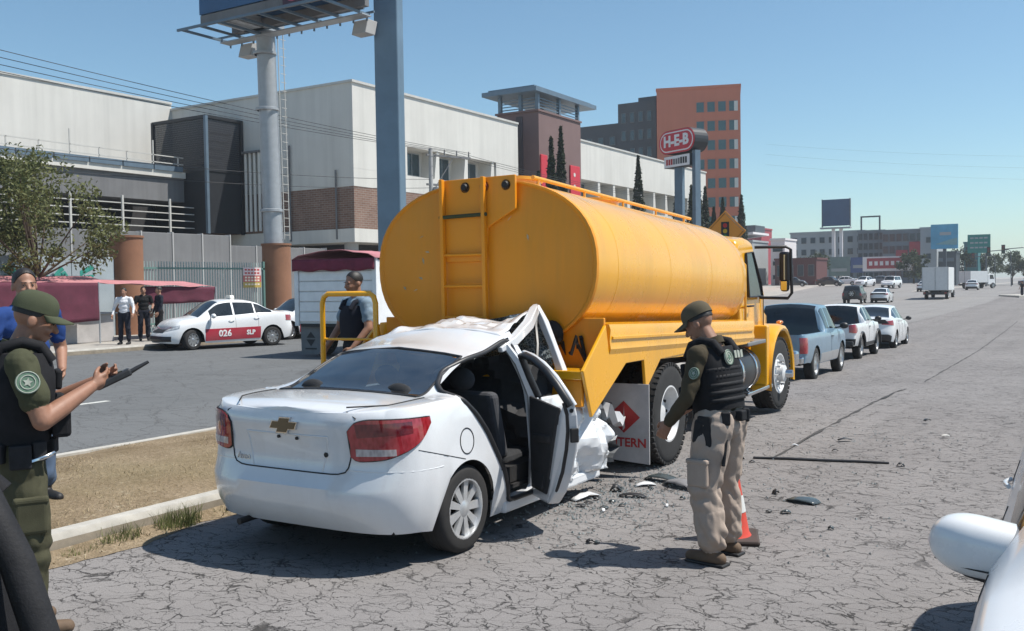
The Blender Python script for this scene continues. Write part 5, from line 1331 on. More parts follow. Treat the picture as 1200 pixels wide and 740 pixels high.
# ------------------------------------------------------------------ billboard on its mast
BB = empty('billboard', (-31, 30.4, .1), 0, 'huge blue billboard with lighting catwalk on a thick steel mast', 'billboard')
def bbb(name, mat, *a, **k): b = MB(); b.box(*a); return b.build(name, mat, BB, **k)
b = MB(); b.cyl((0, 0, 3.6), (0, -.2, 13.0), .42, .40, n=24); b.build('mast', M_MET, BB, smooth=50)
for z in (5.0, 9.4, 11.8):
    b = MB(); b.lathe([(.45, 0), (.5, .02), (.5, .12), (.45, .14)], (0, -.03 * (z - 3), z), (0, 0, 1), 20); b.build('mast_collar', M_MET, BB, smooth=40)
for s_ in (-.16, .16):
    b = MB(); b.cyl((.48, .35 + s_, 3.8), (.48, .2 + s_, 12.8), .02, n=6); b.build('ladder_rail', M_RAIL, BB)
b = MB()
for i in range(24): b.cyl((.48, .19, 4.0 + i * .37), (.48, .51, 4.0 + i * .37), .012, n=5)
b.build('ladder_rungs', M_RAIL, BB)['kind'] = 'stuff'
M_BBD = simple('billboard_blue', (.025, .085, .19, 1), .5, var=.25, scale=.4)
bbr = bbb
bbr('panel', M_BBD, -1.2, 6.3, -2.75, -2.5, 13.15, 18.2); bbr('panel_back', M_BBD, -1.2, 6.3, -1.0, -.75, 13.15, 18.2); bbr('panel_frame', M_DKCONC, -1.1, 6.2, -2.48, -1.02, 13.3, 18.0)
bbr('beam', M_DKCONC, -1.2, 6.3, -2.7, -2.45, 12.75, 13.12); bbr('beam', M_DKCONC, -1.2, 6.3, -1.0, -.75, 12.75, 13.12); bbr('head_beam', M_MET, -.5, .6, -2.4, .35, 12.75, 13.2)
for i in range(8): bbr('bracket', M_MET2, -2.2 + i * 1.13, -2.12 + i * 1.13, -2.9, -.1, 12.6, 12.7)
for y in (-.75, -.12, -2.95): bbr('catwalk_rail', M_MET2, -2.4, 6.0, y, y + .08, 12.72 if y > -2 else 12.6, 12.8 if y > -2 else 12.7)
bbr('catwalk', M_MET, -2.3, 5.9, -.7, -.14, 12.55, 12.6)
for i in range(12): bbr('rail_lattice', M_MET2, -2.3 + i * .72, -2.24 + i * .72, -.14, -.08, 12.45, 12.75)
for x in (-1.7, 4.9):
    b = MB(); b.box(x, x + .75, -.15, .45, 11.95, 12.55); b.tf(lambda p: p + V((0, .3 * (p.z - 12.2), 0))); b.build('floodlight', M_STUC2, BB, bevel=.03)
bbr('brand_plate', simple('plate_dark', (.05, .012, .03, 1), .5), 3.7, 4.8, -2.86, -2.8, 12.7, 13.75)
def ring(r0, r1, z, x, mat):
    b = MB(); b.tube([(x + r0 * math.cos(t), -2.87, z + r1 * math.sin(t)) for t in [2 * math.pi * i / 24 for i in range(24)]], .035, 6, True); b.build('plate_mark', mat, BB)
M_PK = simple('plate_pink', (.5, .12, .2, 1), .5); ring(.42, .38, 13.22, 4.25, M_PK); ring(.22, .14, 13.24, 4.25, M_PK)
# ------------------------------------------------------------------ tall square steel column on the median
SC = empty('steel_column', (-25.3, 31.6, .13), R(24), 'tall square blue grey steel column rising behind the tanker', 'column')
b = MB(); b.box(-.5, .5, -.5, .5, .03, 26); b.build('shaft', simple('column_steel', (.135, .20, .26, 1), .5, .25, var=.18, scale=.7, bump=.1), SC, bevel=.05)
b = MB(); b.box(-.8, .8, -.8, .8, 0, .03); b.build('base_plate', M_MET2, SC)
for x in (-.66, .66):
    for y in (-.66, .66):
        b = MB(); b.cyl((x, y, .03), (x, y, .1), .025, n=6); b.build('anchor_bolt', M_MET2, SC)
b = MB(); b.box(-.9, .9, -.9, .9, 26, 26.4); b.build('head_plate', M_MET2, SC)
# ------------------------------------------------------------------ utility pole and wires
UP = empty('utility_pole', (-34, 46.2, .13), R(-20), 'grey utility pole with crossarm in front of the mall', 'utility pole')
b = MB(); b.cyl((0, 0, 0), (0, 0, 9.8), .17, .12, n=10); b.build('pole', M_STUC2, UP, smooth=50)
for z in (9.35, 7.6):
    b = MB(); b.box(-.06, .06, -.3, 2.9 if z > 9 else 1.2, z, z + .12); b.build('crossarm', M_DKCONC, UP)
for y in (.05, 1.0, 1.9, 2.8):
    b = MB(); b.cyl((0, y, 9.47), (0, y, 9.8), .05, .035, n=8); b.build('insulator', M_DKCONC, UP)
b = MB(); b.cyl((0, .1, 7.2), (0, 1.6, 9.3), .03, n=6); b.build('brace', M_DKCONC, UP)
b = MB(); b.cyl((.25, .25, 6.7), (.25, .25, 7.5), .22, n=12); b.build('transformer', M_STUC2, UP, smooth=50)
M_WIRE = simple('cable', (.03, .03, .032, 1), .6)
def wire(p0, p1, sag, label, grp, r=.014):
    b = MB(); p0, p1 = V(p0), V(p1); d = p1 - p0
    b.tube([d * (i / 30) - V((0, 0, sag * 4 * (i / 30) * (1 - i / 30))) for i in range(31)], r, 5)
    o = b.build('overhead_wire', M_WIRE, None); o.location = p0; tag(o, label, 'wire', grp)
for k in range(4):
    wire((-34 + .95 * k * .34, 46.2 + .94 * k, 9.85), (-34.5, 4, 10.6 - .0 * k + .35 * k), .5, 'thin black overhead wire past the cream hall, ' + ('lowest', 'second lowest', 'second highest', 'highest')[k] + ' of four', 'overhead wires left of the utility pole')
for k in range(2): wire((-34, 46.3, 7.6 + .5 * k), (-33.5, 4, 6.6 + .7 * k), .7, ('lower', 'upper')[k] + ' of two low cables from the utility pole across the black cage', 'lower overhead cables')
for k in range(3):
    wire((-34 + .95 * k * .34, 46.2 + .94 * k, 9.85), (-37, 95, 10.2 + .2 * k), .5, ('lowest', 'middle', 'highest')[k] + ' of three thin wires from the utility pole along the mall wing', 'overhead wires along the mall wing')
for k in range(3):
    wire((-45, 150, 20 + 1.6 * k), (40, 190, 17 + 2 * k), 2.2, ('lowest', 'middle', 'highest')[k] + ' of three faint wires crossing the road far ahead', 'wires crossing the far road', .008)
# ------------------------------------------------------------------ pylon sign
PY = empty('pylon_sign', (-26.2, 65.6, 0), 0, 'red oval supermarket pylon sign reading H-E-B on a pole', 'sign')
b = MB(); b.box(-.3, .3, .25, .75, 0, 10.9); b.build('pole', M_MET2, PY)
d_ = V((.9, -.436, 0)); nn = V((-.436, -.9, 0))
def pf(u, z, t): return V((0, 0, 11.95)) + d_ * u + nn * t + V((0, 0, z))
def stad(a, h, n=12): return [(a - h + h * math.cos(t), h * math.sin(t)) for t in [-math.pi / 2 + math.pi * i / n for i in range(n + 1)]] + [(-(a - h) + h * math.cos(t), h * math.sin(t)) for t in [math.pi / 2 + math.pi * i / n for i in range(n + 1)]]
def stadium(name, a, h, t0, t1, mat):
    P = stad(a, h); n = len(P); b = MB(); b.add([pf(u, z, t0) for u, z in P] + [pf(u, z, t1) for u, z in P], [tuple(range(n)), tuple(range(n, 2 * n))] + [(i, (i + 1) % n, n + (i + 1) % n, n + i) for i in range(n)]); b.build(name, mat, PY)
M_SW = simple('sign_white', (.75, .72, .72, 1), .5, var=.05)
stadium('cabinet', 1.9, .86, -1.3, 0, M_CAGE); stadium('face', 1.88, .84, 0.0, .03, M_SRED); stadium('border', 1.74, .72, .03, .05, M_SW); stadium('field', 1.65, .63, .05, .07, M_SRED)
text('lettering', 'H-E-B', 1.08, M_SW, PY, frame_mw(pf(0, .02, .09), d_, (0, 0, 1)), .01, .045)
def pbox(name, u0, u1, z0, z1, t0, t1, mat):
    b = MB(); b.add([pf(u, z, t) for z in (z0, z1) for t in (t0, t1) for u in (u0, u1)], [(0, 2, 3, 1), (4, 5, 7, 6), (0, 1, 5, 4), (2, 6, 7, 3), (0, 4, 6, 2), (1, 3, 7, 5)]); b.build(name, mat, PY)
pbox('lower_cabinet', -1.35, 1.35, -1.85, -1.0, -.9, 0, M_CAGE); pbox('lower_face', -1.33, 1.33, -1.82, -1.03, 0, .03, M_SW); pbox('side_post', 1.36, 1.7, -9, -.8, -.7, -.2, M_MET2)
random.seed(4)
for i in range(9): pbox('lower_print', -1.1 + i * .25, -1.1 + i * .25 + .18, -1.65, -1.25 + .07 * random.random(), .03, .045, [M_PRT, M_DKCONC, M_CAGE][i // 3])
# ------------------------------------------------------------------ tall orange block and dark hotel
OT = empty('orange_tower', (-44.15, 135, 0), R(19), 'tall terracotta office block with rows of teal windows', 'building')
M_ORG = simple('terracotta_render', (.50, .165, .10, 1), .85, var=.06, scale=.2, streak=.12)
def ot(name, mat, x0, x1, y0, y1, z0, z1, p=None): b = MB(); b.box((x0 + 44.15) * .95, (x1 + 44.15) * .95, y0 - 135, y1 - 135, z0, z1); return b.build(name, mat, p or OT)
ot('wall', M_ORG, -56.7, -44.15, 135, 150, 0, 29.6)
ot('roof_edge', M_ORG, -56.8, -44.05, 134.9, 150.1, 29.6, 30.0)
for r_ in range(8):
    z = 26.2 - r_ * 2.75
    for k in range(4):
        x = -50.7 + k * 1.62
        w_ = ot('window', M_DKCONC, x, x + 1.15, 134.93, 134.99, z, z + 1.45); ot('pane', simple('teal_pane', (.05, .11, .12, 1), .12) if (r_, k) == (0, 0) else bpy.data.materials['teal_pane'], x + .08, x + 1.07, 134.9, 134.935, z + .08, z + 1.37, w_)
        if k == 3: ot('blind', M_STUC, x + .75, x + 1.3, 134.88, 134.92, z, z + 1.4, w_)
HT = empty('dark_hotel', (-62, 135, 0), 0, 'dark grey office block with small windows left of the terracotta block', 'building')
M_HOT = simple('charcoal_render', (.055, .06, .07, 1), .8, var=.1, scale=.3)
def ht(name, mat, x0, x1, y0, y1, z0, z1, p=None): b = MB(); b.box(x0 + 62, x1 + 62, y0 - 135, y1 - 135, z0, z1); return b.build(name, mat, p or HT)
ht('wall', M_HOT, -63, -56.75, 134, 152, 0, 29); ht('roof_block', M_HOT, -60.5, -56.8, 136, 150, 29, 30)
ht('stepped_wall', M_HOT, -76, -63, 136, 152, 0, 26.5); ht('stair_block', M_HOT, -82, -76, 134.5, 152, 0, 25.2)
ht('stair_face', M_ORG, -80.5, -77.5, 134.4, 134.5, 18, 25.5)
for r_ in range(7):
    for k in range(4):
        z = 26 - r_ * 2.7; x = -62.4 + k * 1.4; w_ = ht('window', M_DKCONC, x, x + .75, 133.93, 133.99, z, z + 1.5); ht('pane', M_GLB, x + .07, x + .68, 133.9, 133.935, z + .07, z + 1.43, w_)
    for k in range(6):
        z = 23.2 - r_ * 2.7; x = -75.4 + k * 2.0; w_ = ht('window', M_DKCONC, x, x + .95, 135.93, 135.99, z, z + 1.3); ht('pane', M_GLB, x + .08, x + .87, 135.9, 135.935, z + .07, z + 1.23, w_)
for k in range(5):
    b = MB(); b.cyl((-78 + 62 + k * 1.6, 3, 25.2), (-78 + 62 + k * 1.6, 3, 27.4), .05, n=5); b.build('roof_rod', M_DKCONC, HT)
# ------------------------------------------------------------------ trees
M_BARK = simple('bark', (.10, .075, .055, 1), .95, var=.3, scale=8, bump=.6, bs=25)
M_LEAF = leafmat('olive_leaf', (.095, .115, .04, 1), (.2, .2, .085, 1)); M_CYP = leafmat('cypress_leaf', (.018, .03, .016, 1), (.045, .06, .03, 1), .8, .1); M_FARL = leafmat('far_leaf', (.05, .07, .035, 1), (.09, .11, .06, 1))
def leaves(b, pts, s0, s1, flat=0):
    for p in pts:
        n = V((random.gauss(0, 1), random.gauss(0, 1), random.gauss(.4, 1))).normalized(); a = n.orthogonal().normalized(); bb = n.cross(a); t = random.random() * 6.28
        u = a * math.cos(t) + bb * math.sin(t); v = n.cross(u); l = random.uniform(s0, s1); w_ = l * .42
        q = len(b.v); b.v += [tuple(p - u * l * .5), tuple(p + v * w_ * .5), tuple(p + u * l * .5), tuple(p - v * w_ * .5)]; b.f.append([q, q + 1, q + 2, q + 3]); b.m.append(0)
def tree(name, loc, th, cz, rx, rz, nclump, per, ls, mat, label, group=None, seed=1, cr=.5, tr=.09):
    random.seed(seed); T = empty(name, loc, random.random() * 6, label, 'tree', group)
    b = MB(); L = MB(); tips = []
    pts = [V((0, 0, 0))]; 
    for i in range(1, 6): pts.append(V((random.uniform(-.1, .1) * i * .4, random.uniform(-.1, .1) * i * .4, th * i / 5)))
    b.tube(pts, tr, 8, rad=[tr * (1.25 - .12 * i) for i in range(6)])
    cl_ = []
    for k in range(nclump):
        while True:
            p = V((random.uniform(-1, 1), random.uniform(-1, 1), random.uniform(-1, 1)))
            if .25 < p.length < 1: break
        c = V((p.x * rx, p.y * rx, cz + p.z * rz)); c += V((noise.noise(c), noise.noise(c + V((5, 0, 0))), 0)) * .3; cl_.append(c)
        if k % 3 == 0: 
            m_ = pts[-1].lerp(c, .5) + V((0, 0, -.15 * rz)); b.tube([pts[4], m_, c], .03, 5, rad=[tr * .5, tr * .3, tr * .1])
        r = cr * random.uniform(.6, 1.25)
        g = []
        for _ in range(per):
            q = V((random.gauss(0, 1), random.gauss(0, 1), random.gauss(0, .75))); q = q.normalized() * r * random.random() ** .5; g.append(c + q)
        leaves(L, g, ls * .7, ls * 1.3)
    b.build('trunk', M_BARK, T, smooth=60); L.build('crown', mat, T, fixn=False)
    return T
tree('shade_tree', (-29.3, 18.4, .13), 2.6, 4.1, 2.4, 1.95, 56, 165, .17, M_LEAF, 'bushy olive green tree behind the maroon stall', seed=5, cr=.62)
tree('shade_tree', (-30.0, 14.9, .13), 2.6, 4.0, 2.2, 1.6, 40, 170, .17, M_LEAF, 'olive green tree at the end of the pale wall, left of the stall', seed=9, cr=.6)
def cypress(x, y, h, r, label, seed):
    random.seed(seed); T = empty('cypress_tree', (x, y, .1), 0, label, 'tree', 'cypresses along the mall'); L = MB(); g = []
    for i in range(2600):
        t = random.random() ** .8; z = .4 + t * (h - .4); rr = r * 1.3 * (1 - t ** 1.7) * (.55 + .45 * math.sin(min(1, t * 6) * 1.57)) * (1 + .25 * noise.noise(V((z * 1.2, seed, 0)))); a = random.random() * 6.28; q = rr * random.random() ** .35
        g.append(V((math.cos(a) * q, math.sin(a) * q, z)))
    leaves(L, g, .22, .5)
    b = MB(); b.cyl((0, 0, 0), (0, 0, h * .9), .12, .02, n=8); b.build('trunk', M_BARK, T); L.build('crown', M_CYP, T, fixn=False)
for i, (y, h, r, lab) in enumerate(((66.3, 13.2, .75, 'slim cypress in front of the mauve tower, shorter of the pair there'), (67.9, 14.2, .7, 'tall slim cypress in front of the mauve tower, taller of the pair'), (64.2, 10.3, .6, 'low cypress left of the pair at the mauve tower'), (83.0, 13.5, .85, 'lone cypress midway along the fins of the mall wing'),
      (93.2, 13.6, .9, 'broad cypress first of the cluster at the end of the mall wing'), (96.6, 11.8, .8, 'cypress in the dense cluster at the end of the mall wing'), (98.6, 12.8, .85, 'tallest cypress in the dense cluster at the end of the mall wing'), (100.8, 12.0, .8, 'cypress in the dense cluster, next to the tallest'), (103.5, 10.0, .7, 'short cypress last of the cluster at the end of the mall wing'),
      (106.5, 11.2, .8, 'cypress standing before the terracotta block'), (113.2, 12.0, .9, 'cypress at the right edge of the terracotta block'))):
    cypress(-37, y, h, r, lab, 30 + i)
FT = 'trees far down the road'
for i, (x, y, cz, r, lab) in enumerate(((-29.5, 190, 3.6, 3.0, 'dusty round tree behind the large box truck'), (-23.5, 215, 5.0, 3.2, 'dark tree below the green billboard, left of its neighbours'), (-19.8, 220, 4.2, 3.0, 'dark round tree right of the green billboard post'), (-15.8, 225, 4.6, 2.8, 'dusty tree under the traffic signals'), (-12.6, 225, 3.6, 2.4, 'low tree at the far junction corner'), (-47.5, 190, 4.0, 2.6, 'dark leafy tree under the digital billboard'), (-52.5, 186, 3.5, 2.3, 'dark tree before the white shop house'), (-8.5, 235, 4.2, 3.0, 'tree at the right end of the far junction'))):
    tree('roadside_tree', (x, y, gz(x, y)), 2.2, cz, r, r * .8, 30, 60, .55, M_FARL, lab, FT, 60 + i, .9, .16)
# ------------------------------------------------------------------ far right townscape
def far_block(name, label, x, y, w_, d, h, mat, rows=0, cols=0, wm=None, win=(.6, .5), cat='building', z0=0):
    T = empty(name, (x, y, z0), 0, label, cat)
    box('wall', mat, T, -w_ / 2, w_ / 2, 0, d, 0, h); box('roof_edge', mat, T, -w_ / 2 - .15, w_ / 2 + .15, -.15, d, h, h + .35)
    for r_ in range(rows):
        for k in range(cols):
            cw, chh = w_ / cols, h / (rows + .3); xx = -w_ / 2 + cw * (k + .5 - win[0] / 2); zz = chh * (r_ + .45)
            f_ = box('window', M_DKCONC, T, xx, xx + cw * win[0], -.08, -.003, zz, zz + chh * win[1]); box('pane', wm or M_GLB, f_, xx + .08, xx + cw * win[0] - .08, -.12, -.081, zz + .08, zz + chh * win[1] - .08)
    return T
M_GB = simple('blue_grey_cladding', (.16, .19, .22, 1), .6, var=.1, scale=.3); M_GB2 = simple('pale_grey_cladding', (.36, .38, .39, 1), .7, var=.08, scale=.3); M_GB3 = simple('dark_band', (.07, .085, .1, 1), .5, var=.15, scale=.3)
M_RED2 = simple('faded_red_banner', (.36, .045, .06, 1), .6, var=.2, scale=.8); M_TEALB = simple('teal_board', (.05, .17, .19, 1), .5, var=.15, scale=.5); M_SKYB = simple('sky_blue_board', (.08, .34, .52, 1), .5, var=.3, scale=.3)
M_MARB = simple('maroon_shop', (.10, .035, .035, 1), .8, var=.15)
far_block('apartment_block', 'long grey apartment block with rows of windows behind the hoardings', -50, 210, 15.5, 12, 10.9, M_GB2, 4, 8, None, (.55, .5), z0=.8)
far_block('apartment_block', 'blue grey glazed block with roof frame left of the red banner building', -40.2, 206, 5.2, 10, 10.6, M_GB, 5, 5, None, (.8, .7), z0=.8)
t_ = empty('roof_frame', (-40.3, 206, 11.75), 0, 'open steel frame standing on the roof of the blue grey block', 'roof frame')
for x in (-1.8, 1.8): box('frame_leg', M_GB3, t_, x - .15, x + .15, 0, .3, 0, 2.6)
box('frame_top', M_GB3, t_, -1.95, 1.95, 0, .3, 2.6, 2.9)
far_block('apartment_block', 'wide blue grey building with dark glazing above the red banner', -33.8, 204, 7.6, 10, 10.4, M_GB, 4, 6, None, (.85, .65), z0=.8)
far_block('apartment_block', 'pale end block with three small windows beside the blue billboard', -28.9, 203.5, 3.0, 10, 10.6, M_GB2, 3, 1, None, (.3, .35), z0=.8)
bn = empty('wall_banner', (-31.6, 203.6, 0), 0, 'faded red banners fixed on the wide blue grey building', 'banner')
box('banner_sheet', M_RED2, bn, -.9, 1.3, .2, .3, 6.2, 9.0); box('banner_sheet', M_RED2, bn, -3.4, -1.2, .2, .3, 5.2, 7.4)
# hoardings along the lot
for (x0, x1, z0, z1, m_, lab) in ((-46.3, -42.2, 2.4, 6.2, simple('green_grey_board', (.16, .22, .21, 1), .6, var=.2, scale=.5), 'green grey hoarding below the digital billboard'), (-42.1, -39.2, 3.0, 6.0, simple('blue_board', (.06, .10, .24, 1), .6, var=.25, scale=.6), 'blue hoarding beside the green grey one')):
    t_ = empty('hoarding', (0, 196, .8), 0, lab, 'hoarding'); box('board', m_, t_, x0, x1, 0, .2, z0 - .8, z1 - .8)
    box('print_band', M_GB2, t_, x0 + .5, x1 - .6, -.06, -.003, z0 + .9 - .8, z0 + 1.5 - .8)
    for x in (x0 + .4, x1 - .4): box('post', M_GB3, t_, x - .1, x + .1, .2, .4, 0, z1 - .8)
t_ = empty('hoarding', (-35, 194, .8), 0, 'long white hoarding with red lettering panel below the banners', 'hoarding')
box('board', M_SW, t_, -4.4, 4.6, 0, .2, 2.4, 5.2); box('red_panel', M_RED2, t_, -3.6, 2.8, -.06, -.003, 2.9, 4.9)
for k in range(6): box('pale_print', M_SW, t_, -3.2 + k * 1.0, -2.6 + k * 1.0, -.1, -.061, 3.5, 4.3)
for x in (-4, 0, 4): box('post', M_GB3, t_, x - .1, x + .1, .2, .4, 0, 5.2)
# shop house left of the digital board
t_ = far_block('shop_house', 'white gabled shop house with glazed front near the lorry cab', -60, 176, 9, 10, 8.2, M_GB2, 3, 5, None, (.7, .6), z0=.8)
b = MB(); b.prism([(-6, 8.55), (5, 9.6), (5, 10.0), (-6, 8.95)], (0, -1.0, 0), (1, 0, 0), (0, 0, 1), (0, 10, 0)); b.build('roof', M_SW, t_); box('penthouse', M_GB3, t_, -1.5, 4.5, 2, 8, 9.9, 11.4)
far_block('shop_house', 'slim white shop tower with a dark window band beside the gabled house', -51.3, 178, 2.6, 8, 8.4, M_SW, 3, 1, None, (.7, .3), z0=.8)
far_block('shop_house', 'low maroon shop with pale canopy below the slim white tower', -47.5, 176, 7.5, 8, 4.6, M_MARB, 1, 4, None, (.6, .6), z0=.8)
t_ = empty('kiosk', (-42.5, 118, 0), 0, 'small kiosk with dark upper band and pale panels beside the lorry mirror', 'kiosk')
box('panel', M_GB2, t_, -1.5, 2.2, 0, 3, 0, 2.6); box('band', M_MARB, t_, -1.6, 2.3, -.1, 3.1, 2.6, 4.2); box('roof', M_SW, t_, -1.9, 2.6, -.4, 3.4, 4.2, 4.5)
far_block('shop_house', 'red walled shop front right of the terracotta block', -68, 212, 6.5, 8, 13.2, M_RED2, 0, 0)
far_block('shop_house', 'dark grey shop building behind the lorry cab', -66, 190, 9, 8, 7.6, M_GB3, 2, 4, M_GB, (.7, .5), z0=.8)
# digital billboard
t_ = empty('digital_billboard', (-45.4, 198, .8), 0, 'blank dark blue digital billboard on twin posts', 'billboard')
box('screen', simple('screen_blue', (.04, .10, .19, 1), .35, var=.2, scale=.3), t_, -2.6, 2.75, 0, .6, 11.7, 17.0); box('frame', M_GB3, t_, -2.7, -2.6, -.1, .7, 11.5, 17.1); box('frame', M_GB3, t_, 2.75, 2.85, -.1, .7, 11.5, 17.1); box('catwalk', M_GB2, t_, -2.9, 3.0, -.8, .6, 11.1, 11.4)
for x in (-.5, 1.0): box('post', M_SW, t_, x - .3, x + .3, .1, .6, 0, 11.2)
t_ = empty('road_billboard', (-25.6, 200, 0), 0, 'bright blue billboard with pale swoosh above the road', 'billboard')
box('board', M_SKYB, t_, -2.4, 2.4, 0, .4, 7.3, 12.0); b = MB(); b.prism([(-1.6, 8.2), (2.3, 8.0), (2.3, 9.4), (.5, 8.9)], (0, -.05, 0), (1, 0, 0), (0, 0, 1), (0, .045, 0)); b.build('swoosh', simple('pale_teal', (.2, .38, .4, 1), .6), t_)
box('pale_print', M_GB2, t_, -.8, 1.2, -.04, -.003, 9.9, 10.5); box('post', M_GB3, t_, -.3, .3, .4, .9, 0, 9)
far_block('shop_house', 'grey shuttered building with white fascia under the blue billboard', -26.2, 206, 4.0, 6, 6.6, M_GB3, 3, 1, M_GB, (.8, .4))
far_block('shop_house', 'slim teal glass block between the blue and green billboards', -22.4, 214, 2.6, 6, 8.6, M_TEALB, 3, 1, None, (.8, .6))
t_ = empty('road_sign', (-19.6, 200, 0), 0, 'large green overhead road sign with lines of white print', 'sign')
box('board', simple('road_sign_green', (.02, .22, .19, 1), .45, var=.1), t_, -1.95, 1.95, 0, .15, 6.3, 9.8)
for k, z in enumerate((9.0, 8.1, 7.2)):
    for j in range(4): box('print_word', M_GB2, t_, -1.5 + j * .78, -1.5 + j * .78 + .6, -.03, -.002, z, z + .28)
b = MB(); b.cyl((1.2, .3, 0), (1.2, .3, 9.6), .16, n=8); b.build('post', M_GB3, t_)
# traffic signals on mast arms
for i, (x, z, lab) in enumerate(((-17.6, 6.0, 'traffic signal hung beside the green road sign'), (-15.2, 6.3, 'traffic signal on the tallest mast arm right of the green sign'), (-20.2, 5.0, 'low traffic signal below the green road sign'))):
    t_ = empty('traffic_signal', (x, 196, 0), 0, lab, 'traffic light', 'traffic signals at the junction')
    box('housing', M_CAGE, t_, -.3, .3, 0, .35, z - .3, z + 1.3)
    for k, m_ in enumerate((simple('signal_green', (.01, .06, .03, 1), .3), simple('signal_amber', (.12, .06, .01, 1), .3), simple('signal_red', (.16, .01, .01, 1), .3))):
        b = MB(); b.cyl((0, -.06, z + .02 + k * .46), (0, .01, z + .02 + k * .46), .17, n=12); b.build('lens', m_, t_)
    b = MB(); b.tube([(.1, .2, z + .5), (3.2, .2, z + .7), (3.6, .2, z + .4), (3.7, .2, 0)], .08, 6); b.build('mast', M_GB3, t_)
# orange warning diamond on the road ahead
t_ = empty('warning_sign', (-8.0, 23.2, gz(-8, 23.2)), R(4), 'orange diamond traffic signal warning sign beyond the lorry', 'sign')
M_WO = simple('sign_orange', (.72, .27, .035, 1), .5, var=.05); dz = 3.4
b = MB(); b.prism([(-.52, 0), (0, -.52), (.52, 0), (0, .52)], (0, 0, dz), (1, 0, 0), (0, 0, 1), (0, .02, 0)); b.build('plate', M_WO, t_)
b = MB(); b.tube([(-.46, -.004, dz), (0, -.004, dz - .46), (.46, -.004, dz), (0, -.004, dz + .46)], .008, 4, True); b.build('border', M_CAGE, t_)
b = MB(); b.box(-.1, .1, -.012, -.003, dz - .22, dz + .24); b.build('symbol', M_CAGE, t_)
for k, c_ in enumerate(((.02, .2, .06, 1), (.5, .3, .02, 1), (.45, .02, .02, 1))):
    b = MB(); b.cyl((0, -.018, dz - .13 + k * .14), (0, -.012, dz - .13 + k * .14), .055, n=14); b.build('symbol_light', simple('symbol_dot', c_, .5), t_)
b = MB(); b.cyl((0, .045, 0), (0, .045, dz + .3), .03, n=8); b.build('post', M_MET, t_)
# traffic island ahead
t_ = MB(); P = [(-9.6, 118), (-7.2, 112), (-5.2, 116), (-6.5, 124)]; t_.prism(P, (0, 0, gz(-7, 117) - .1), (1, 0, 0), (0, 1, 0), (0, 0, .26)); tag(t_.build('traffic_island', M_CONC, bevel=.04), kind='structure')
# ------------------------------------------------------------------ food stall with maroon awnings
ST = empty('market_stall', (-27.5, 19, .13), 0, 'street food stall under faded maroon awnings and side curtain', 'stall')
def cloth(name, c00, c10, c11, c01, mat, nu=16, nv=10, sag=.1, fold=.03, seed=0):
    c = [V(p) for p in (c00, c10, c11, c01)]; P = []; n = ((c[1] - c[0]).cross(c[3] - c[0])).normalized()
    for k in range(nv + 1):
        v = k / nv; r = []
        for i in range(nu + 1):
            u = i / nu; p = c[0].lerp(c[1], u).lerp(c[3].lerp(c[2], u), v)
            p = p + V((0, 0, -sag * math.sin(math.pi * u) * math.sin(math.pi * v))) + n * fold * (math.sin(u * 19 + seed) * .5 + noise.noise(V((u * 5, v * 3, seed)))) * (.3 + v)
            r.append(p)
        P.append(r)
    b = MB(); b.grid(P); o = b.build(name, mat, ST, smooth=60); o.modifiers.new('solid', 'SOLIDIFY').thickness = .006; return o
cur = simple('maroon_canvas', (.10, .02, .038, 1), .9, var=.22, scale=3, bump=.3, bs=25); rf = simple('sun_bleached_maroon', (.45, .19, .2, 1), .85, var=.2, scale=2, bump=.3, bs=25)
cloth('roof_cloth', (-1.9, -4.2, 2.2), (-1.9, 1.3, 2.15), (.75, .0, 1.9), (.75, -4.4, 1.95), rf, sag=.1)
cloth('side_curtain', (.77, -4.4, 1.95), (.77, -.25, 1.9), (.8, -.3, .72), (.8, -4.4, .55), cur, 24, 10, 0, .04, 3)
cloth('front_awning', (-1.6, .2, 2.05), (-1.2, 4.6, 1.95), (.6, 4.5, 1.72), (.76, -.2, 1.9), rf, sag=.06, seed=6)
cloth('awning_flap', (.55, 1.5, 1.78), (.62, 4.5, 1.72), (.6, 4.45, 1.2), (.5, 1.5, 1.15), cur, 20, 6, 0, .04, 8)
for x, y, h in ((.77, -.28, 1.92), (.62, 4.5, 1.74), (-1.5, 4.4, 1.98), (-1.7, -.5, 2.1), (.78, -4.3, 1.95)):
    b = MB(); b.cyl((x, y, 0), (x, y, h), .025, n=8); b.build('pole', M_MET, ST)
b = MB(); b.box(-1.1, .1, -3.2, .7, .0, .9); b.build('counter', simple('counter_paint', (.4, .38, .37, 1), .7, var=.2, scale=2), ST, bevel=.02)
b = MB(); b.box(-1.15, .18, -3.3, .8, .9, .95); b.build('counter_top', M_MET, ST, bevel=.01)
b = MB(); b.box(-1.0, -.4, -.5, .4, .95, 1.5); b.build('glass_case', M_GB, ST, bevel=.02)
for y, h in ((-.2, .3), (-.7, .24), (-1.2, .34), (-1.7, .22)):
    b = MB(); b.lathe([(.001, 0), (.09, 0), (.1, h * .7), (.05, h * .85), (.05, h), (.001, h)], (-.1, y, .95), (0, 0, 1), 12); b.build('jar', simple('jar', (.3, .2, .12, 1), .3), ST, smooth=50)
b = MB(); b.box(-.6, .12, -2.4, -1.8, .2, .6); b.build('crate', M_GB3, ST)
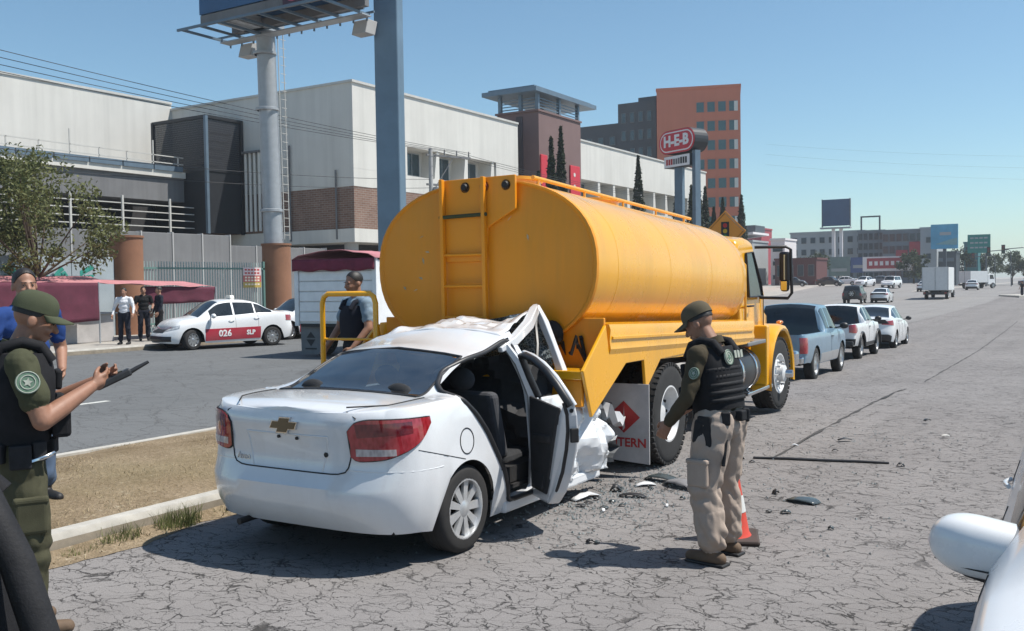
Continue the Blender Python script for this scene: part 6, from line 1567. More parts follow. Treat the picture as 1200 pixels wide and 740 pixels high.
# ------------------------------------------------------------------ people
import numpy as np
def rotx(p, a, o): 
    c, s = math.cos(a), math.sin(a); q = p - o; return V((q.x, q.y * c - q.z * s, q.y * s + q.z * c)) + o
def rotz_(p, a, o=V((0, 0, 0))):
    c, s = math.cos(a), math.sin(a); q = p - o; return V((q.x * c - q.y * s, q.x * s + q.y * c, q.z)) + o
class Fig:
    def __init__(s): s.seg = []; s.ell = []
    def S(s, p0, p1, r0, r1, t, q=(1, 1)): s.seg.append((V(p0), V(p1), r0, r1, t))
    def E(s, c, r, t, fn=None): s.ell.append((V(c), V(r), t, fn))
    def hand(s, w, d, n, t='skin', curl=.5, side=1, k=1., spread=.12, thumb=True):
        """palm and five fingers. w wrist, d finger direction, n palm normal (the way the fingers curl)"""
        w, d, n = V(w), V(d).normalized(), V(n).normalized(); n = (n - d * n.dot(d)).normalized(); a = d.cross(n) * side   # a points to the thumb side
        s.S(w, w + d * .05 * k, .024 * k, .026 * k, t)
        for i in (-1, 0, 1): s.S(w + d * .02 * k + a * i * .018 * k, w + d * .085 * k + a * i * .026 * k, .016 * k, .0145 * k, t)
        for i, L in enumerate((.075, .083, .077, .06)):
            o = w + d * .085 * k + a * (1.5 - i) * .0195 * k; dd = (d + a * (1.5 - i) * spread * .4).normalized(); p = o; ang = 0
            for j, f in enumerate((.42, .32, .26)):
                ang += curl * (.75 + .12 * i); e = p + (dd * math.cos(ang) + n * math.sin(ang)) * L * f * k * 1.05
                s.S(p, e, (.0098 - j * .0008) * k, (.0092 - j * .0012) * k, t); p = e
        if thumb:
            p = w + d * .025 * k + a * .024 * k; q = p + (a * .75 + d * .65 + n * .25).normalized() * .038 * k; s.S(p, q, .013 * k, .0115 * k, t)
            r = q + (a * .15 + d * .9 + n * (.3 + curl * .4)).normalized() * .03 * k; s.S(q, r, .0112 * k, .0102 * k, t); u = r + (d * .9 - a * .15 + n * (.3 + curl * .6)).normalized() * .024 * k; s.S(r, u, .0102 * k, .0085 * k, t)
    def head(s, H, t='skin', NB=lambda p: p):
        for c, r in (((0, -.012, 1.635), (.076, .096, .092)), ((0, .022, 1.585), (.064, .072, .085)), ((0, .05, 1.525), (.04, .04, .034)), ((0, .03, 1.54), (.055, .05, .04)), ((.079, -.012, 1.59), (.011, .024, .033)), ((-.079, -.012, 1.59), (.011, .024, .033)), ((.03, .07, 1.57), (.026, .024, .022)), ((-.03, .07, 1.57), (.026, .024, .022)), ((0, .083, 1.622), (.05, .014, .012)), ((0, .087, 1.538), (.022, .012, .011))):
            s.E(c, r, t, H)
        s.S(H(V((0, .088, 1.612))), H(V((0, .112, 1.575))), .011, .016, t); s.S(NB(V((0, -.02, 1.43))), H(V((0, -.012, 1.55))), .062, .056, t)
    def build(s, T, mats, voxel=.012, folds=None):
        b = MB()
        for p0, p1, r0, r1, t in s.seg:
            n = 14; b.cyl(p0, p1, r0, r1, n); b.sphere(p0, r0 * .995, 12, 8); b.sphere(p1, r1 * .995, 12, 8)
        for c, r, t, fn in s.ell:
            e = MB(); e.sphere((0, 0, 0), r, 18, 12); e.tf(lambda p: (fn(c + p) if fn else c + p)); b.add(e.v, e.f)
        me = bpy.data.meshes.new('tmp'); me.from_pydata(b.v, [], b.f); o = bpy.data.objects.new('tmp', me); link(o)
        m = o.modifiers.new('r', 'REMESH'); m.mode = 'VOXEL'; m.voxel_size = voxel; m.use_smooth_shade = True
        m = o.modifiers.new('s', 'SMOOTH'); m.factor = .5; m.iterations = 3
        dg = bpy.context.evaluated_depsgraph_get(); me2 = bpy.data.meshes.new_from_object(o.evaluated_get(dg)); bpy.data.objects.remove(o)
        nv = len(me2.vertices); co = np.empty(nv * 3); me2.vertices.foreach_get('co', co); co = co.reshape(-1, 3)
        best = np.full(nv, 1e9); tg = np.zeros(nv, int); names = list(mats.keys())
        for p0, p1, r0, r1, t in s.seg:
            a, d = np.array(p0), np.array(p1 - p0); L2 = max(d @ d, 1e-9); u = np.clip(((co - a) @ d) / L2, 0, 1)
            dist = np.linalg.norm(co - a - u[:, None] * d, axis=1) - (r0 + (r1 - r0) * u); k = dist < best; best[k] = dist[k]; tg[k] = names.index(t)
        for c, r, t, fn in s.ell:
            cc = np.array(fn(c) if fn else c); q = (co - cc) / np.array(r); dist = (np.linalg.norm(q, axis=1) - 1) * min(r); k = dist < best; best[k] = dist[k]; tg[k] = names.index(t)
        if folds:
            nr = np.empty(nv * 3); me2.vertices.foreach_get('normal', nr); nr = nr.reshape(-1, 3)
            for i in range(nv):
                f = folds.get(names[tg[i]])
                if f:
                    p = V(co[i]); q = p.z + .5 * p.x; w = .35 + .9 * math.exp(-((p.z - .47) / .1) ** 2) + 1.1 * math.exp(-((p.z - .17) / .09) ** 2) + .6 * math.exp(-((p.z - .84) / .08) ** 2) + (.9 if p.z > 1 else 0); a = f * w * (abs(noise.noise(V((p.x * 9, p.y * 9, q * 9)))) * 1.2 + .4 * noise.noise(V((p.x * 18 + p.z * 6, p.y * 18, q * 15))) - .3)
                    co[i] += nr[i] * a
            me2.vertices.foreach_set('co', co.ravel())
        me2.materials.clear()
        for t in names: me2.materials.append(mats[t])
        for p in me2.polygons:
            v = tg[list(p.vertices)]; p.material_index = int(np.bincount(v).argmax()); p.use_smooth = True
        me2.update(); o = bpy.data.objects.new('body', me2); link(o, T); return o
def cloth_m(name, c, var=.15, sc=6, rough=.9, bump=.35): return simple(name, c, rough, var=var, scale=sc, bump=bump, bs=160, spec=.2, bd=.003)
M_SKIN = simple('skin_brown', (.27, .135, .085, 1), .55, var=.12, scale=20, bump=.1, bs=150)
M_SKIN2 = simple('skin_tan', (.30, .155, .10, 1), .55, var=.12, scale=20)
M_HAIR = simple('black_hair', (.012, .010, .009, 1), .55, var=.3, scale=60, bump=.5, bs=120)
M_OLIVE = cloth_m('olive_cloth', (.06, .062, .036, 1)); M_OLIVE2 = cloth_m('dark_olive_cloth', (.062, .05, .032, 1)); M_OLPANT = cloth_m('olive_trousers', (.062, .06, .036, 1), .25, 9)
M_KHAKI = cloth_m('khaki_trousers', (.37, .30, .25, 1), .12, 7); M_TANB = simple('tan_boot', (.125, .082, .052, 1), .8, var=.2, scale=12, bump=.3, bs=60)
M_VEST = cloth_m('black_vest', (.014, .014, .016, 1), .3, 12, .8); M_WEB = cloth_m('black_webbing', (.02, .02, .022, 1), .3, 20, .7)
M_PATCH = simple('pale_patch', (.34, .36, .31, 1), .8, var=.2, scale=40); M_PATCHG = simple('green_patch', (.10, .17, .12, 1), .8, var=.2, scale=40)
M_EYE = simple('eye_dark', (.01, .008, .007, 1), .2); M_LIP = simple('lip', (.2, .075, .06, 1), .5)
def hair(T, H, kind='short', mat=None):
    b = MB(); rings = []
    for i in range(10):
        t = math.pi * .56 * i / 9; r = []
        for k in range(20):
            a = 2 * math.pi * k / 20; tt = t * (1.0 if math.sin(a) < .25 else lerp(1, .5, (math.sin(a) - .25) / .75))
            r.append(H(V((.0815 * math.sin(tt) * math.cos(a), -.014 + .1015 * math.sin(tt) * math.sin(a), 1.637 + .098 * math.cos(tt)))))
        rings.append(r)
    b.loft(rings, False, True); return b.build('hair', mat or M_HAIR, T, smooth=60)
def face(T, H):
    for sx in (-.03, .03):
        b = MB(); b.sphere((0, 0, 0), (.009, .004, .0045), 10, 6); b.tf(lambda p: H(p + V((sx, .0905, 1.605)))); b.build('eye', M_EYE, T, smooth=60)
        b = MB(); b.tube([H(V((sx + k * .02, .097 - abs(k) * .004, 1.627 - .004 * k * k))) for k in (-1, -.5, 0, .5, 1)], .0026, 5); b.build('eyebrow', M_HAIR, T, smooth=60)
    b = MB(); b.tube([H(V((k * .024, .099 - abs(k) * .009, 1.545))) for k in (-1, -.5, 0, .5, 1)], .0048, 5); b.build('mouth', M_LIP, T, smooth=60)
def cap(T, H, mat, tilt=0):
    b = MB(); rings = []
    for i in range(11):
        t = math.pi * .5 * i / 10; rings.append([H(V((.089 * math.sin(t) ** .8 * math.cos(a), -.012 + .112 * math.sin(t) ** .8 * math.sin(a), 1.645 + .108 * math.cos(t) ** .75))) for a in [2 * math.pi * k / 24 for k in range(24)]])
    b.loft([[p for p in r] for r in rings], False, True); c = b.build('cap', mat, T, smooth=50)
    P = []
    for k in range(5):
        f = k / 4; P.append([H(V((math.sin(a) * (.086 + .0 * f), .02 + math.cos(a) * .082 + f * .085 * max(0, math.cos(a)) ** .6, 1.652 - .012 * f - .022 * math.sin(a) ** 2 * (.5 + f)))) for a in [lerp(-1.45, 1.45, i / 14) for i in range(15)]])
    b = MB(); b.grid(P); o = b.build('brim', mat, c, smooth=60); o.modifiers.new('solid', 'SOLIDIFY').thickness = .005
    return c
def vest(T, L, mat, z0=1.0, z1=1.43, rx=.185, ry=.135, pouches_front=True, molle=True):
    b = MB(); rings = []
    for i in range(13):
        t = i / 12; z = lerp(z0, z1, t); kx = rx * (1 + .06 * math.sin(t * 3)) * (1 if t < .7 else lerp(1, .78, (t - .7) / .3)); ky = ry * (1 + .1 * math.sin(t * 2.6)) * (1 if t < .75 else lerp(1, .86, (t - .75) / .25))
        rings.append([L(V((kx * math.copysign(abs(math.cos(a)) ** .75, math.cos(a)), ky * math.copysign(abs(math.sin(a)) ** .8, math.sin(a)), z + .004 * math.sin(a * 7 + t * 9)))) for a in [2 * math.pi * k / 32 for k in range(32)]])
    b.loft(rings, False, True); v = b.build('vest', mat, T, smooth=50)
    for sx in (-.1, .1):
        b = MB(); b.tube([L(V((sx, ry * .9, z1 - .04))), L(V((sx * 1.06, ry * .55, z1 + .035))), L(V((sx * 1.1, 0, z1 + .055))), L(V((sx * 1.06, -ry * .6, z1 + .03))), L(V((sx, -ry * .95, z1 - .05)))], .03, 8); b.build('shoulder_strap', mat, v, smooth=60)
    def pouch(x0, x1, za, zb, front, d=.05, m_=None):
        b = MB(); y = ry * 1.06 if front else -ry * 1.08; b.box(x0, x1, min(y, y + (d if front else -d)), max(y, y + (d if front else -d)), za, zb); b.tf(L); return b.build('pouch', m_ or mat, v, bevel=.012)
    if pouches_front:
        for k in range(3): pouch(-.15 + k * .1, -.06 + k * .1, 1.03, 1.19, True, .055)
        pouch(-.12, .04, 1.24, 1.34, True, .035)
    if molle:
        for k in range(5):
            b = MB(); z = 1.06 + k * .05; b.grid([[L(V((rx * 1.055 * math.copysign(abs(math.cos(a)) ** .75, math.cos(a)), ry * 1.1 * math.copysign(abs(math.sin(a)) ** .8, math.sin(a)), z + dz))) for a in [lerp(math.pi * 1.08, math.pi * 1.92, i / 16) for i in range(17)]] for dz in (0, .026)]); o = b.build('webbing', M_WEB, v, smooth=60); o.modifiers.new('solid', 'SOLIDIFY').thickness = .006
    return v
def collar(T, L, mat):
    b = MB(); R_ = []
    for dz, k in ((0, 1.16), (.03, 1.06), (.045, 1.0), (.045, .93), (.0, .95)): R_.append([L(V((.068 * k * math.cos(a), -.02 + .07 * k * math.sin(a), 1.435 + dz - .018 * math.sin(a)))) for a in [2 * math.pi * i / 24 for i in range(24)]])
    b.loft(R_, False, False); b.build('collar', mat, T, smooth=60)
def cargo(T, x, y, z, mat, sd):
    b = MB(); b.box(-.022, .022, -.075, .075, -.1, .08); b.tf(lambda p: V((x + p.x * sd, y + p.y, z + p.z))); o = b.build('cargo_pocket', mat, T, bevel=.018, seg=3)
    b = MB(); b.box(-.026, .026, -.08, .08, .05, .085); b.tf(lambda p: V((x + p.x * sd, y + p.y, z + p.z))); b.build('pocket_flap', mat, o, bevel=.012)
def disc(name, T, c, n, r, mat, ring=None, up=(0, 0, 1)):
    b = MB(); n = V(n).normalized(); b.cyl(V(c) - n * .004, V(c) + n * .004, r, n=24); o = b.build(name, mat, T)
    if ring:
        a = n.orthogonal().normalized(); bb = n.cross(a)
        for rr in (.92, .6):
            b = MB(); b.tube([V(c) + n * .005 + (a * math.cos(t) + bb * math.sin(t)) * r * rr for t in [2 * math.pi * i / 24 for i in range(24)]], r * .05, 5, True); b.build('patch_ring', ring, o)
        b = MB(); b.prism([(math.cos(t) * r * (.42 if i % 2 else .2), math.sin(t) * r * (.42 if i % 2 else .2)) for i, t in enumerate([2 * math.pi * k / 10 for k in range(10)])], V(c) + n * .004, a, bb, n * .003); b.build('patch_star', ring, o)
    return o
def belt(T, z, rx, ry, mat, L=lambda p: p, gear=()):
    b = MB(); R_ = [[L(V((rx * k * math.cos(a), ry * k * math.sin(a), z + dz))) for a in [2 * math.pi * i / 32 for i in range(32)]] for k, dz in ((.97, -.025), (1.0, -.025), (1.0, .025), (.97, .025))]
    b.loft([list(r) for r in R_], True, False); o = b.build('belt', mat, T, smooth=40)
    for ang, w_, h, d, dzz in gear:
        b = MB(); b.box(-w_ / 2, w_ / 2, -.01, d, -h + dzz, dzz); b.tf(lambda p: L(V((rx * math.cos(ang), ry * math.sin(ang), z)) + V((math.cos(ang) * p.y - math.sin(ang) * p.x, math.sin(ang) * p.y + math.cos(ang) * p.x, p.z)))); b.build('belt_pouch', mat, o, bevel=.01)
    return o
def legs(F, hipz, kl, al, kr, ar, thick=1., t='pants', tb='boot', toe=None, bootlen=.17):
    for hx, kn, an in ((-.092, kl, al), (.092, kr, ar)):
        hip, kn, an = V((hx, 0, hipz)), V(kn), V(an)
        F.S(hip, kn, .098 * thick, .076 * thick, t); F.S(kn, kn.lerp(an, .35) + V((0, -.012, 0)), .076 * thick, .074 * thick, t); F.S(kn.lerp(an, .35) + V((0, -.012, 0)), kn.lerp(an, .8), .074 * thick, .068 * thick, t)
        F.S(kn.lerp(an, .78), an + V((0, 0, .06)), .066 * thick, .055, t if tb != 'boot' else 'pants')
        td = V(toe) if toe else V((hx * .25, 1, 0)).normalized()
        F.S(an + V((0, 0, .09)), an + V((0, 0, -.0)), .05, .046, tb); F.S(V((an.x, an.y, .045)) - td * .05, V((an.x, an.y, .045)) + td * .03, .044, .046, tb)
        F.S(V((an.x, an.y, .04)) + td * .03, V((an.x, an.y, .034)) + td * bootlen, .045, .036, tb)
        b_ = an
def torso(F, L, t, hipt='pants', wide=1.):
    for c, r, tt in (((0, 0, .93), (.155 * wide, .115, .10), hipt), ((0, -.02, .9), (.15 * wide, .115, .09), hipt), ((0, 0, 1.03), (.15 * wide, .11, .1), t), ((0, 0, 1.15), (.16 * wide, .115, .13), t), ((0, -.005, 1.29), (.175 * wide, .12, .13), t), ((0, -.01, 1.37), (.15 * wide, .1, .08), t)): F.E(c, r, tt, L if tt == t else None)
    F.S(L(V((-.15 * wide, -.01, 1.39))), L(V((.15 * wide, -.01, 1.39))), .062, .062, t); F.S(L(V((-.06, -.015, 1.42))), L(V((.06, -.015, 1.42))), .06, .06, t)
# ---- officer looking at the wreck
def officer_standing():
    T = empty('person', (-2.08, 5.92, 0), R(80), 'officer in black vest, olive cap and khaki trousers looking at the wreck', 'person'); T.scale = (.965,) * 3
    F = Fig(); lean = R(-9); o = V((0, 0, .95)); L = lambda p: rotx(p, lean, o)
    hp_ = L(V((0, -.01, 1.46))); H = lambda p: rotx(rotz_(L(p), R(6), hp_), R(-20), hp_) + V((0, .01, 0))
    torso(F, L, 'shirt', wide=1.1); F.head(H, NB=L)
    legs(F, .93, (-.14, .05, .49), (-.15, -.02, .09), (.13, .06, .49), (.15, .03, .09), 1.42)
    # near arm (left) hangs forward with bent elbow; far arm reaches forward a little
    sh = L(V((-.195, -.01, 1.385))); el = V((-.265, .10, 1.10)); wr_ = V((-.25, .24, .94))
    F.S(sh, el, .066, .055, 'shirt'); F.S(el, wr_, .054, .042, 'shirt'); F.hand(wr_ + (wr_ - el).normalized() * .012, V((.02, .55, -.85)), V((1, .1, .1)), curl=.42, side=-1, k=1.05)
    sh = L(V((.195, -.01, 1.385))); el = V((.25, .12, 1.12)); wr_ = V((.2, .32, 1.0))
    F.S(sh, el, .064, .052, 'shirt'); F.S(el, wr_, .05, .038, 'shirt'); F.hand(wr_ + (wr_ - el).normalized() * .012, V((-.1, .8, -.4)), V((-1, .1, -.2)), curl=.45, side=1)
    F.build(T, dict(skin=M_SKIN, shirt=M_OLIVE2, pants=M_KHAKI, boot=M_TANB), .0068, dict(pants=.022, shirt=.012))
    hair(T, H); face(T, H); cap(T, H, cloth_m('cap_olive', (.10, .083, .055, 1)))
    v = vest(T, L, M_VEST, 1.01, 1.42, .192, .142, True, True)
    collar(T, L, M_OLIVE2); cargo(T, -.235, .04, .62, M_KHAKI, -1); cargo(T, .235, .05, .62, M_KHAKI, 1)
    bc = L(V((-.055, -.156, 1.345))); nb = L(V((-.055, -1.152, 1.40))) - bc; disc('back_badge', v, bc, nb, .052, M_PATCH, M_PATCHG)
    for k, x in enumerate((.045, .085, .125)):
        b = MB(); b.box(x - .014, x + .014, -.155, -.148, 1.335, 1.385); b.tf(L); b.build('back_lettering', M_PATCH, v)
    disc('sleeve_patch', T, V((-.287, .03, 1.27)), (-1, .1, .25), .04, M_PATCHG, M_PATCH)
    belt(T, .985, .172, .136, M_WEB, gear=((math.pi, .1, .2, .055, .0), (math.pi * 1.25, .06, .09, .04, .03), (math.pi * .75, .06, .09, .04, .03), (math.pi * 1.5, .07, .07, .04, .03), (math.pi * 1.7, .06, .09, .04, .03)))
    b = MB(); b.bar((-.205, .03, .96), (-.215, .05, .80), .05, .08); b.build('holster', M_WEB, T, bevel=.02)
    b = MB(); b.tube([(-.105, -.1, .86), (-.14, -.105, .74), (-.15, -.1, .66)], .012, 6); b.build('belt_strap', M_WEB, T, smooth=60)
    for sx in (-1, 1):
        b = MB(); b.box(-.055, .055, -.1, .19, 0, .02); b.tf(lambda p: V((sx * .15 + p.x, (-.02 if sx < 0 else .03) + p.y, p.z))); b.build('boot_sole', M_DARK, T, bevel=.01)
officer_standing()
# ---- officer with the radio telephone
def officer_radio():
    T = empty('person', (-4.85, 2.90, 0), R(-30), 'officer in olive short sleeves and black vest looking at a handheld radio', 'person'); T.scale = (1.035,) * 3
    F = Fig(); lean = R(-3); o = V((0, 0, .95)); L = lambda p: rotx(p, lean, o)
    hp_ = L(V((0, -.01, 1.46))); H = lambda p: rotx(L(p), R(-16), hp_) + V((0, .015, 0))
    torso(F, L, 'shirt', wide=1.08); F.head(H, NB=L)
    legs(F, .93, (-.12, .03, .49), (-.13, -.05, .09), (.14, .05, .49), (.14, .02, .09), 1.15)
    for sd in (1, -1):
        sh = L(V((sd * .215, -.01, 1.385))); el = V((sd * .27, .10, 1.105)); wr_ = V((sd * (.06 if sd > 0 else .08), .335 if sd > 0 else .37, 1.235 if sd > 0 else 1.25))
        F.S(sh, sh.lerp(el, .62), .078, .072, 'shirt'); F.S(sh.lerp(el, .55), el, .052, .05, 'skin'); F.S(el, el.lerp(wr_, .35), .051, .05, 'skin'); F.S(el.lerp(wr_, .35), wr_, .05, .033, 'skin')
        d = (wr_ - el).normalized(); F.hand(wr_ + d * .01, d + V((0, .4, .1)), V((-sd * .8, .1, .3)), curl=.62, side=sd, k=1.05)
    F.build(T, dict(skin=M_SKIN, shirt=M_OLIVE, pants=M_OLPANT, boot=M_TANB), .0068, dict(pants=.022, shirt=.012))
    hair(T, H); face(T, H); cap(T, H, cloth_m('cap_green', (.062, .07, .042, 1)))
    v = vest(T, L, M_VEST, .985, 1.43, .2, .145, True, False)
    collar(T, L, M_OLIVE); cargo(T, .215, .04, .64, M_OLPANT, 1)
    disc('sleeve_patch', T, V((.312, .04, 1.30)), (1, .1, .2), .056, M_PATCHG, M_PATCH)
    belt(T, .965, .182, .142, M_WEB, gear=((0, .1, .12, .05, .02), (.5, .07, .1, .05, .03), (math.pi * 1.8, .07, .1, .045, .03), (1.2, .07, .08, .04, .03)))
    b = MB(); b.tube([(.205, -.02, .93), (.21, .05, .90), (.2, .12, .92), (.17, .15, .93)], .012, 6); b.build('key_clip', M_CHROME, T, smooth=60)
    b = MB(); b.box(-.17, -.0, .145, .225, 1.02, 1.2); b.build('chest_pouch', M_VEST, v, bevel=.02); b = MB(); b.box(.02, .17, .145, .235, 1.0, 1.17); b.build('chest_pouch', M_VEST, v, bevel=.02)
    for sx in (-1, 1):
        b = MB(); b.box(-.055, .055, -.1, .19, 0, .02); b.tf(lambda p: V((sx * .135 + p.x, (-.05 if sx < 0 else .02) + p.y, p.z))); b.build('boot_sole', M_DARK, T, bevel=.01)
    # the radio, a thing of its own in his hands
    R0 = empty('handheld_radio', (0, 0, 0), 0, 'black handheld radio with stubby antenna held in both hands', 'radio')
    R0.matrix_world = Matrix.Translation((-4.85, 2.90, 0)) @ Matrix.Rotation(R(-30), 4, 'Z') @ Matrix.Scale(1.035, 4) @ Matrix.Translation((.0, .45, 1.262)) @ Matrix.Rotation(R(24), 4, 'X')
    b = MB(); b.box(-.032, .032, -.09, .1, -.018, .022); b.build('case', M_BLACKP, R0, bevel=.01)
    b = MB(); b.tube([(.015, .09, 0), (.015, .13, .004), (.015, .2, .008)], .012, 8, rad=[.013, .012, .008]); b.build('antenna', M_BLACKP, R0, smooth=60)
    b = MB(); b.box(-.022, .022, -.01, .06, .022, .0245); b.build('screen', M_GLASS, R0)
    b = MB(); b.cyl((-.015, .1, 0), (-.015, .118, 0), .01, n=10); b.build('knob', M_BLACKP, R0)
    for i in range(3):
        for j in range(3):
            b = MB(); b.box(-.02 + i * .015, -.01 + i * .015, -.07 + j * .016, -.06 + j * .016, .0221, .0255); b.build('key', M_MET2, R0)
officer_radio()
# ---- officer at the frame's edge: sleeve and vest
def officer_edge():
    T = empty('person', (-1.80, 1.0, 0), R(-38), 'officer in olive sleeve and black vest strap, seen only by the arm', 'person')
    F = Fig(); L = lambda p: rotx(p, R(13), V((0, 0, .95))); H = L
    torso(F, L, 'shirt'); F.head(H, NB=L); legs(F, .93, (-.1, .02, .49), (-.1, 0, .09), (.1, .02, .49), (.1, 0, .09), 1.1)
    for sd in (1, -1):
        sh = L(V((sd * .2, -.01, 1.385))); el = V((sd * .28, -.03, 1.08)); wr_ = V((sd * .25, .1, .88)); F.S(sh, el, .088, .075, 'shirt'); F.S(el, wr_, .052, .04, 'shirt'); F.hand(wr_ + V((0, .01, -.01)), V((0, .3, -1)), V((-sd, .1, 0)), curl=.35, side=sd)
    F.build(T, dict(skin=M_SKIN, shirt=M_OLIVE, pants=M_OLPANT, boot=M_TANB), .012, dict(shirt=.012))
    hair(T, H); face(T, H); cap(T, H, M_OLIVE); vest(T, L, M_VEST, 1.0, 1.42, .17, .128, False, False); belt(T, .97, .175, .138, M_WEB)
    b = MB(); b.tube([(.12, .13, 1.42), (.17, .16, 1.3), (.2, .17, 1.15), (.19, .18, 1.0), (.17, .19, .8)], .03, 8); b.tf(L); b.build('sling_strap', M_WEB, T, smooth=60)
officer_edge()
# ---- civilians
def civilian(loc, rz, label, shirt, pants, voxel, arms, shoe=None, short=True, group=None, head_fn=None, sc=1., vestm=None, facey=True, bare=True):
    T = empty('person', loc, rz, label, 'person', group); T.scale = (sc,) * 3; F = Fig(); L = lambda p: p; H = head_fn or (lambda p: p)
    torso(F, L, 'shirt', wide=1.08); F.head(H); legs(F, .93, (-.11, .03, .49), (-.12, -.02, .09), (.11, .02, .49), (.12, .02, .09), 1.05)
    for sd, (el, wr_) in arms.items():
        sh = V((sd * .205, -.01, 1.385)); el, wr_ = V(el), V(wr_); F.S(sh, sh.lerp(el, .62), .07, .064, 'shirt'); F.S(sh.lerp(el, .5), el, .05, .046, 'skin' if short else 'shirt'); F.S(el, wr_, .046, .032, 'skin' if short else 'shirt')
        d = (wr_ - el).normalized(); F.hand(wr_ + d * .01, d, V((-sd, .1, 0)), curl=.45, side=sd, k=1.0 if voxel < .012 else 1.25)
    F.build(T, dict(skin=M_SKIN2, shirt=shirt, pants=pants, boot=shoe or M_DARK), voxel, dict(shirt=.012, pants=.015)); hair(T, H)
    if facey: face(T, H)
    return T
M_BLUET = cloth_m('blue_tshirt', (.022, .055, .19, 1)); M_JEAN = cloth_m('blue_jeans', (.09, .13, .2, 1)); M_WSH = cloth_m('white_shirt', (.68, .68, .7, 1), .06); M_NAVY = cloth_m('navy_cloth', (.018, .02, .03, 1)); M_BLKC = cloth_m('black_cloth', (.014, .014, .015, 1)); M_PALEB = cloth_m('pale_blue_shirt', (.2, .27, .34, 1))
civilian((-7.05, 4.3, .16), R(-92), 'man in blue t-shirt and jeans standing on the median behind the radio officer', M_BLUET, M_JEAN, .009, {1: ((.27, -.02, 1.11), (.26, .16, .95)), -1: ((-.29, -.04, 1.12), (-.19, .13, .98))}, head_fn=lambda p: rotz_(p, R(-14)), sc=1.05)
civilian((-7.15, 8.25, .17), R(150), 'worker in pale blue shirt behind the tanker guard hoop, back turned', M_PALEB, M_NAVY, .011, {1: ((.3, .03, 1.12), (.27, .2, .93)), -1: ((-.3, .03, 1.12), (-.27, .2, .93))}, short=True, sc=1.04, head_fn=lambda p: rotx(p, R(-8), V((0, 0, 1.46))))
w_ = [o for o in bpy.data.objects if o.name.startswith('person')][-1]
w_.rotation_euler[2] = R(-38 + 180 + 20); w_['label'] = 'worker in pale blue shirt and dark vest behind the tanker guard hoop'
vest(w_, lambda p: p, M_NAVY, .98, 1.36, .19, .14, False, False)
G = 'people at the food stall'
civilian((-25.35, 18.6, .13), R(-150), 'man in white shirt and dark trousers at the maroon food stall', M_WSH, M_NAVY, .016, {1: ((.3, .0, 1.12), (.3, .14, .92)), -1: ((-.3, .02, 1.12), (-.34, .15, .95))}, short=False, group=G)
civilian((-26.6, 20.25, .13), R(-120), 'person in black behind the man in the white shirt at the stall', M_BLKC, M_NAVY, .016, {1: ((.28, .0, 1.12), (.25, .16, .95)), -1: ((-.28, .02, 1.12), (-.22, .2, 1.0))}, group=G, sc=1.02)
civilian((-25.9, 20.3, .13), R(-200), 'person in dark clothes beside the red taxi bonnet at the stall', M_NAVY, M_BLKC, .016, {1: ((.28, .0, 1.12), (.28, .1, .9)), -1: ((-.28, .02, 1.12), (-.28, .12, .92))}, group=G, short=False, sc=1.02)
civilian((-7.05, 114, gz(-7, 114)), R(60), 'lone pedestrian in dark clothes on the far traffic island', M_BLKC, M_NAVY, .03, {1: ((.28, .0, 1.12), (.28, .1, .9)), -1: ((-.28, .02, 1.12), (-.28, .12, .92))}, facey=False)
# ------------------------------------------------------------------ cone and debris
CN = empty('traffic_cone', (-2.19, 6.42, 0), R(20), 'orange red traffic cone with pale collar standing behind the vested officer', 'cone')
M_CONE = simple('cone_orange', (.55, .055, .03, 1), .5, var=.15, scale=10); M_CB = simple('cone_base', (.05, .035, .03, 1), .8, var=.3)
b = MB(); b.box(-.19, .19, -.19, .19, 0, .035); b.build('base', M_CB, CN, bevel=.015)
b = MB(); b.lathe([(.14, .035), (.125, .06), (.1, .2), (.06, .44), (.035, .6), (.028, .64), (.001, .645)], (0, 0, 0), (0, 0, 1), 24); b.build('cone_body', M_CONE, CN, smooth=40)
b = MB(); b.lathe([(.1015, .2), (.0825, .315)], (0, 0, .0), (0, 0, 1), 24); b.tf(lambda p: V((p.x * 1.02, p.y * 1.02, p.z))); b.build('collar', simple('collar_white', (.6, .6, .58, 1), .5), CN, smooth=40)
random.seed(3)
def shard(name, x, y, sx, sy, h, mat, label, rz=0, curl=.3, group='crash debris on the asphalt'):
    P = []; n, m_ = 8, 5
    for k in range(m_ + 1):
        v = k / m_ - .5; r = []
        for i in range(n + 1):
            u = i / n - .5; e = 1 - .35 * abs(u * 2) ** 2
            r.append(V((u * sx, v * sy * e + .08 * sy * math.sin(u * 5), .004 + h * (1 - (2 * u) ** 2) * (1 - 1.2 * v * v) + h * curl * noise.noise(V((u * 4 + x, v * 4 + y, 1))) + .003)))
        P.append(r)
    b = MB(); b.grid(P); o = b.build(name, mat, None, smooth=35); o.location = (x, y, max(0, .0)); o.rotation_euler = (0, 0, rz)
    mo = o.modifiers.new('solid', 'SOLIDIFY'); mo.thickness = .006; mo.offset = 1; tag(o, label, 'debris', group)
b = MB(); b.tube([(-.64, 0, .012), (-.3, .012, .014), (0, -.004, .012), (.35, .006, .013), (.64, -.012, .012)], .014, 8, rad=[.012, .014, .015, .014, .01]); o = b.build('trim_strip', M_BLACKP, None, smooth=50); o.location = (-2.36, 9.59, 0); o.rotation_euler = (0, 0, R(14.5)); tag(o, 'long black rubber trim strip lying across the asphalt', 'debris', 'crash debris on the asphalt')
gm = simple('broken_mirror', (.06, .075, .08, 1), .25, var=.3)
shard('mirror_shell', -2.04, 7.75, .26, .15, .03, gm, 'dark broken mirror shell lying alone near the trim strip', R(-20))
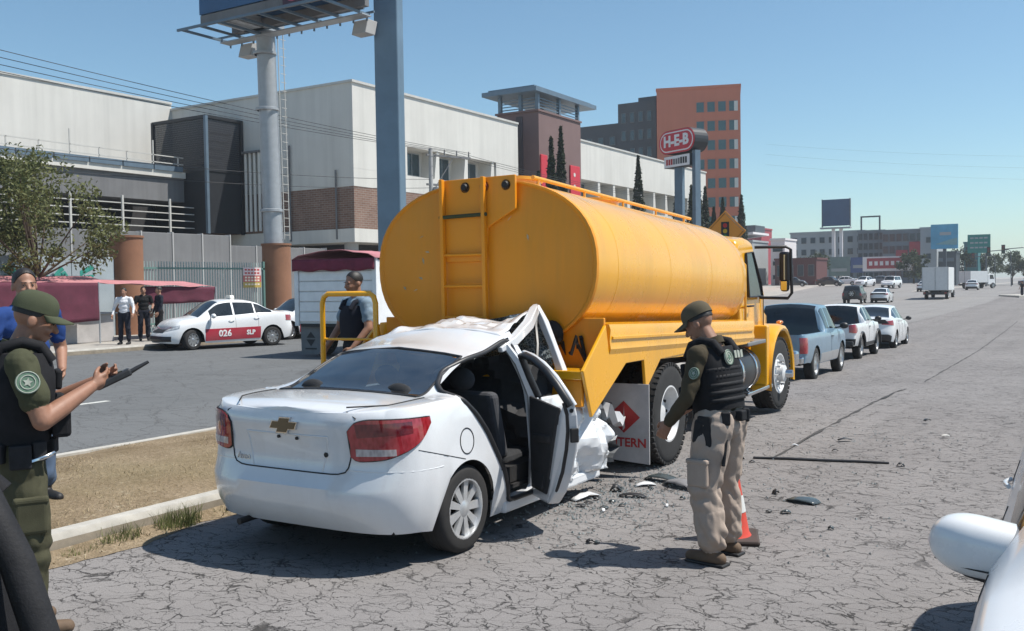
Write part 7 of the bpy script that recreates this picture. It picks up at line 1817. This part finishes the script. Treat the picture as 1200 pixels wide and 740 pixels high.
shard('plastic_shard', -3.33, 7.28, .22, .07, .025, M_BLACKP, 'black plastic shard near the crumpled door', R(10)); shard('plastic_shard', -3.36, 8.0, .34, .14, .05, gm, 'curved dark shard beside the lorry wheel', R(-15))
shard('plastic_shard', -3.1, 7.82, .42, .16, .06, simple('grey_shard', (.2, .2, .21, 1), .5), 'grey bent sheet piece between wheel and officer', R(-30)); shard('plastic_shard', -2.42, 10.95, .15, .07, .02, M_BLACKP, 'small black chip beyond the trim strip', R(30))
shard('plastic_shard', -3.55, 7.42, .09, .07, .05, M_BLACKP, 'chunky black fragment by the crumpled wing', R(30)); shard('plastic_shard', -1.62, 9.67, .06, .05, .03, M_BLACKP, 'small black lump at the end of the trim strip', 0)
shard('paper_scrap', -1.49, 11.72, .09, .06, .01, M_STUC, 'white paper scrap far up the lane', .4); shard('plastic_shard', -3.06, 9.3, .06, .05, .03, M_BLACKP, 'black crumb at the near end of the trim strip', 1); shard('plastic_shard', -2.32, 7.95, .05, .05, .03, M_BLACKP, 'black crumb left of the mirror shell', 1)
shard('plastic_shard', -3.0, 5.85, .05, .04, .02, M_BLACKP, 'black crumb between the officer and the sedan', 1); shard('plastic_shard', -1.85, 12.9, .1, .06, .02, M_BLACKP, 'dark chip up the lane beyond the paper scrap', 1)
shard('metal_shard', -3.65, 7.05, .3, .1, .04, P_WHITE, 'torn white sheet strip under the crumpled wing', R(70)); shard('metal_shard', -3.42, 7.75, .2, .1, .03, P_WHITE, 'torn white sheet chip by the mud flap', R(40))
for k in range(30):
    x, y = (-3.5 + random.gauss(0, .3), 7.3 + random.gauss(0, .6)) if k % 3 else (random.uniform(-3.4, -1.4), random.uniform(6.5, 11.5))
    shard('plastic_crumb', x, y, random.uniform(.025, .08), random.uniform(.02, .05), random.uniform(.008, .02), [M_BLACKP, gm, P_WHITE][k % 5 % 3], 'small broken crumb scattered on the asphalt around the wreck', random.random() * 6)
# fine glass and grit scatter
b = MB()
for i in range(1500):
    a = random.gauss(0, 1); x = -3.5 + .32 * a; y = 7.2 + random.gauss(0, .75); 
    if i % 4 == 0: x, y = random.uniform(-3.6, -1.2), random.uniform(6, 12)
    s_ = random.uniform(.004, .014); t = random.random() * 3
    b.add([(x + s_ * math.cos(t + k * 2.1), y + s_ * math.sin(t + k * 2.1), .004) for k in range(3)] + [(x, y, .004 + s_)], [(0, 1, 3), (1, 2, 3), (2, 0, 3), (2, 1, 0)])
tag(b.build('glass_crumbs', simple('glass_grit', (.2, .22, .22, 1), .3, var=.5), None, fixn=False), 'scattered glass crumbs and grit around the crash', 'glass crumbs', kind='stuff')
# ------------------------------------------------------------------ thin dusty air
hm = bpy.data.materials.new('haze'); hm.use_nodes = True; ht_ = hm.node_tree; ht_.nodes.clear()
hv = ht_.nodes.new('ShaderNodeVolumePrincipled'); hv.inputs['Color'].default_value = (.86, .91, .97, 1); hv.inputs['Density'].default_value = .0005; hv.inputs['Anisotropy'].default_value = .25
ho = ht_.nodes.new('ShaderNodeOutputMaterial'); ht_.links.new(hv.outputs[0], ho.inputs['Volume'])
b = MB(); b.box(-1560, 1560, -460, 2660, -2.2, 33); tag(b.build('haze', hm), kind='stuff')
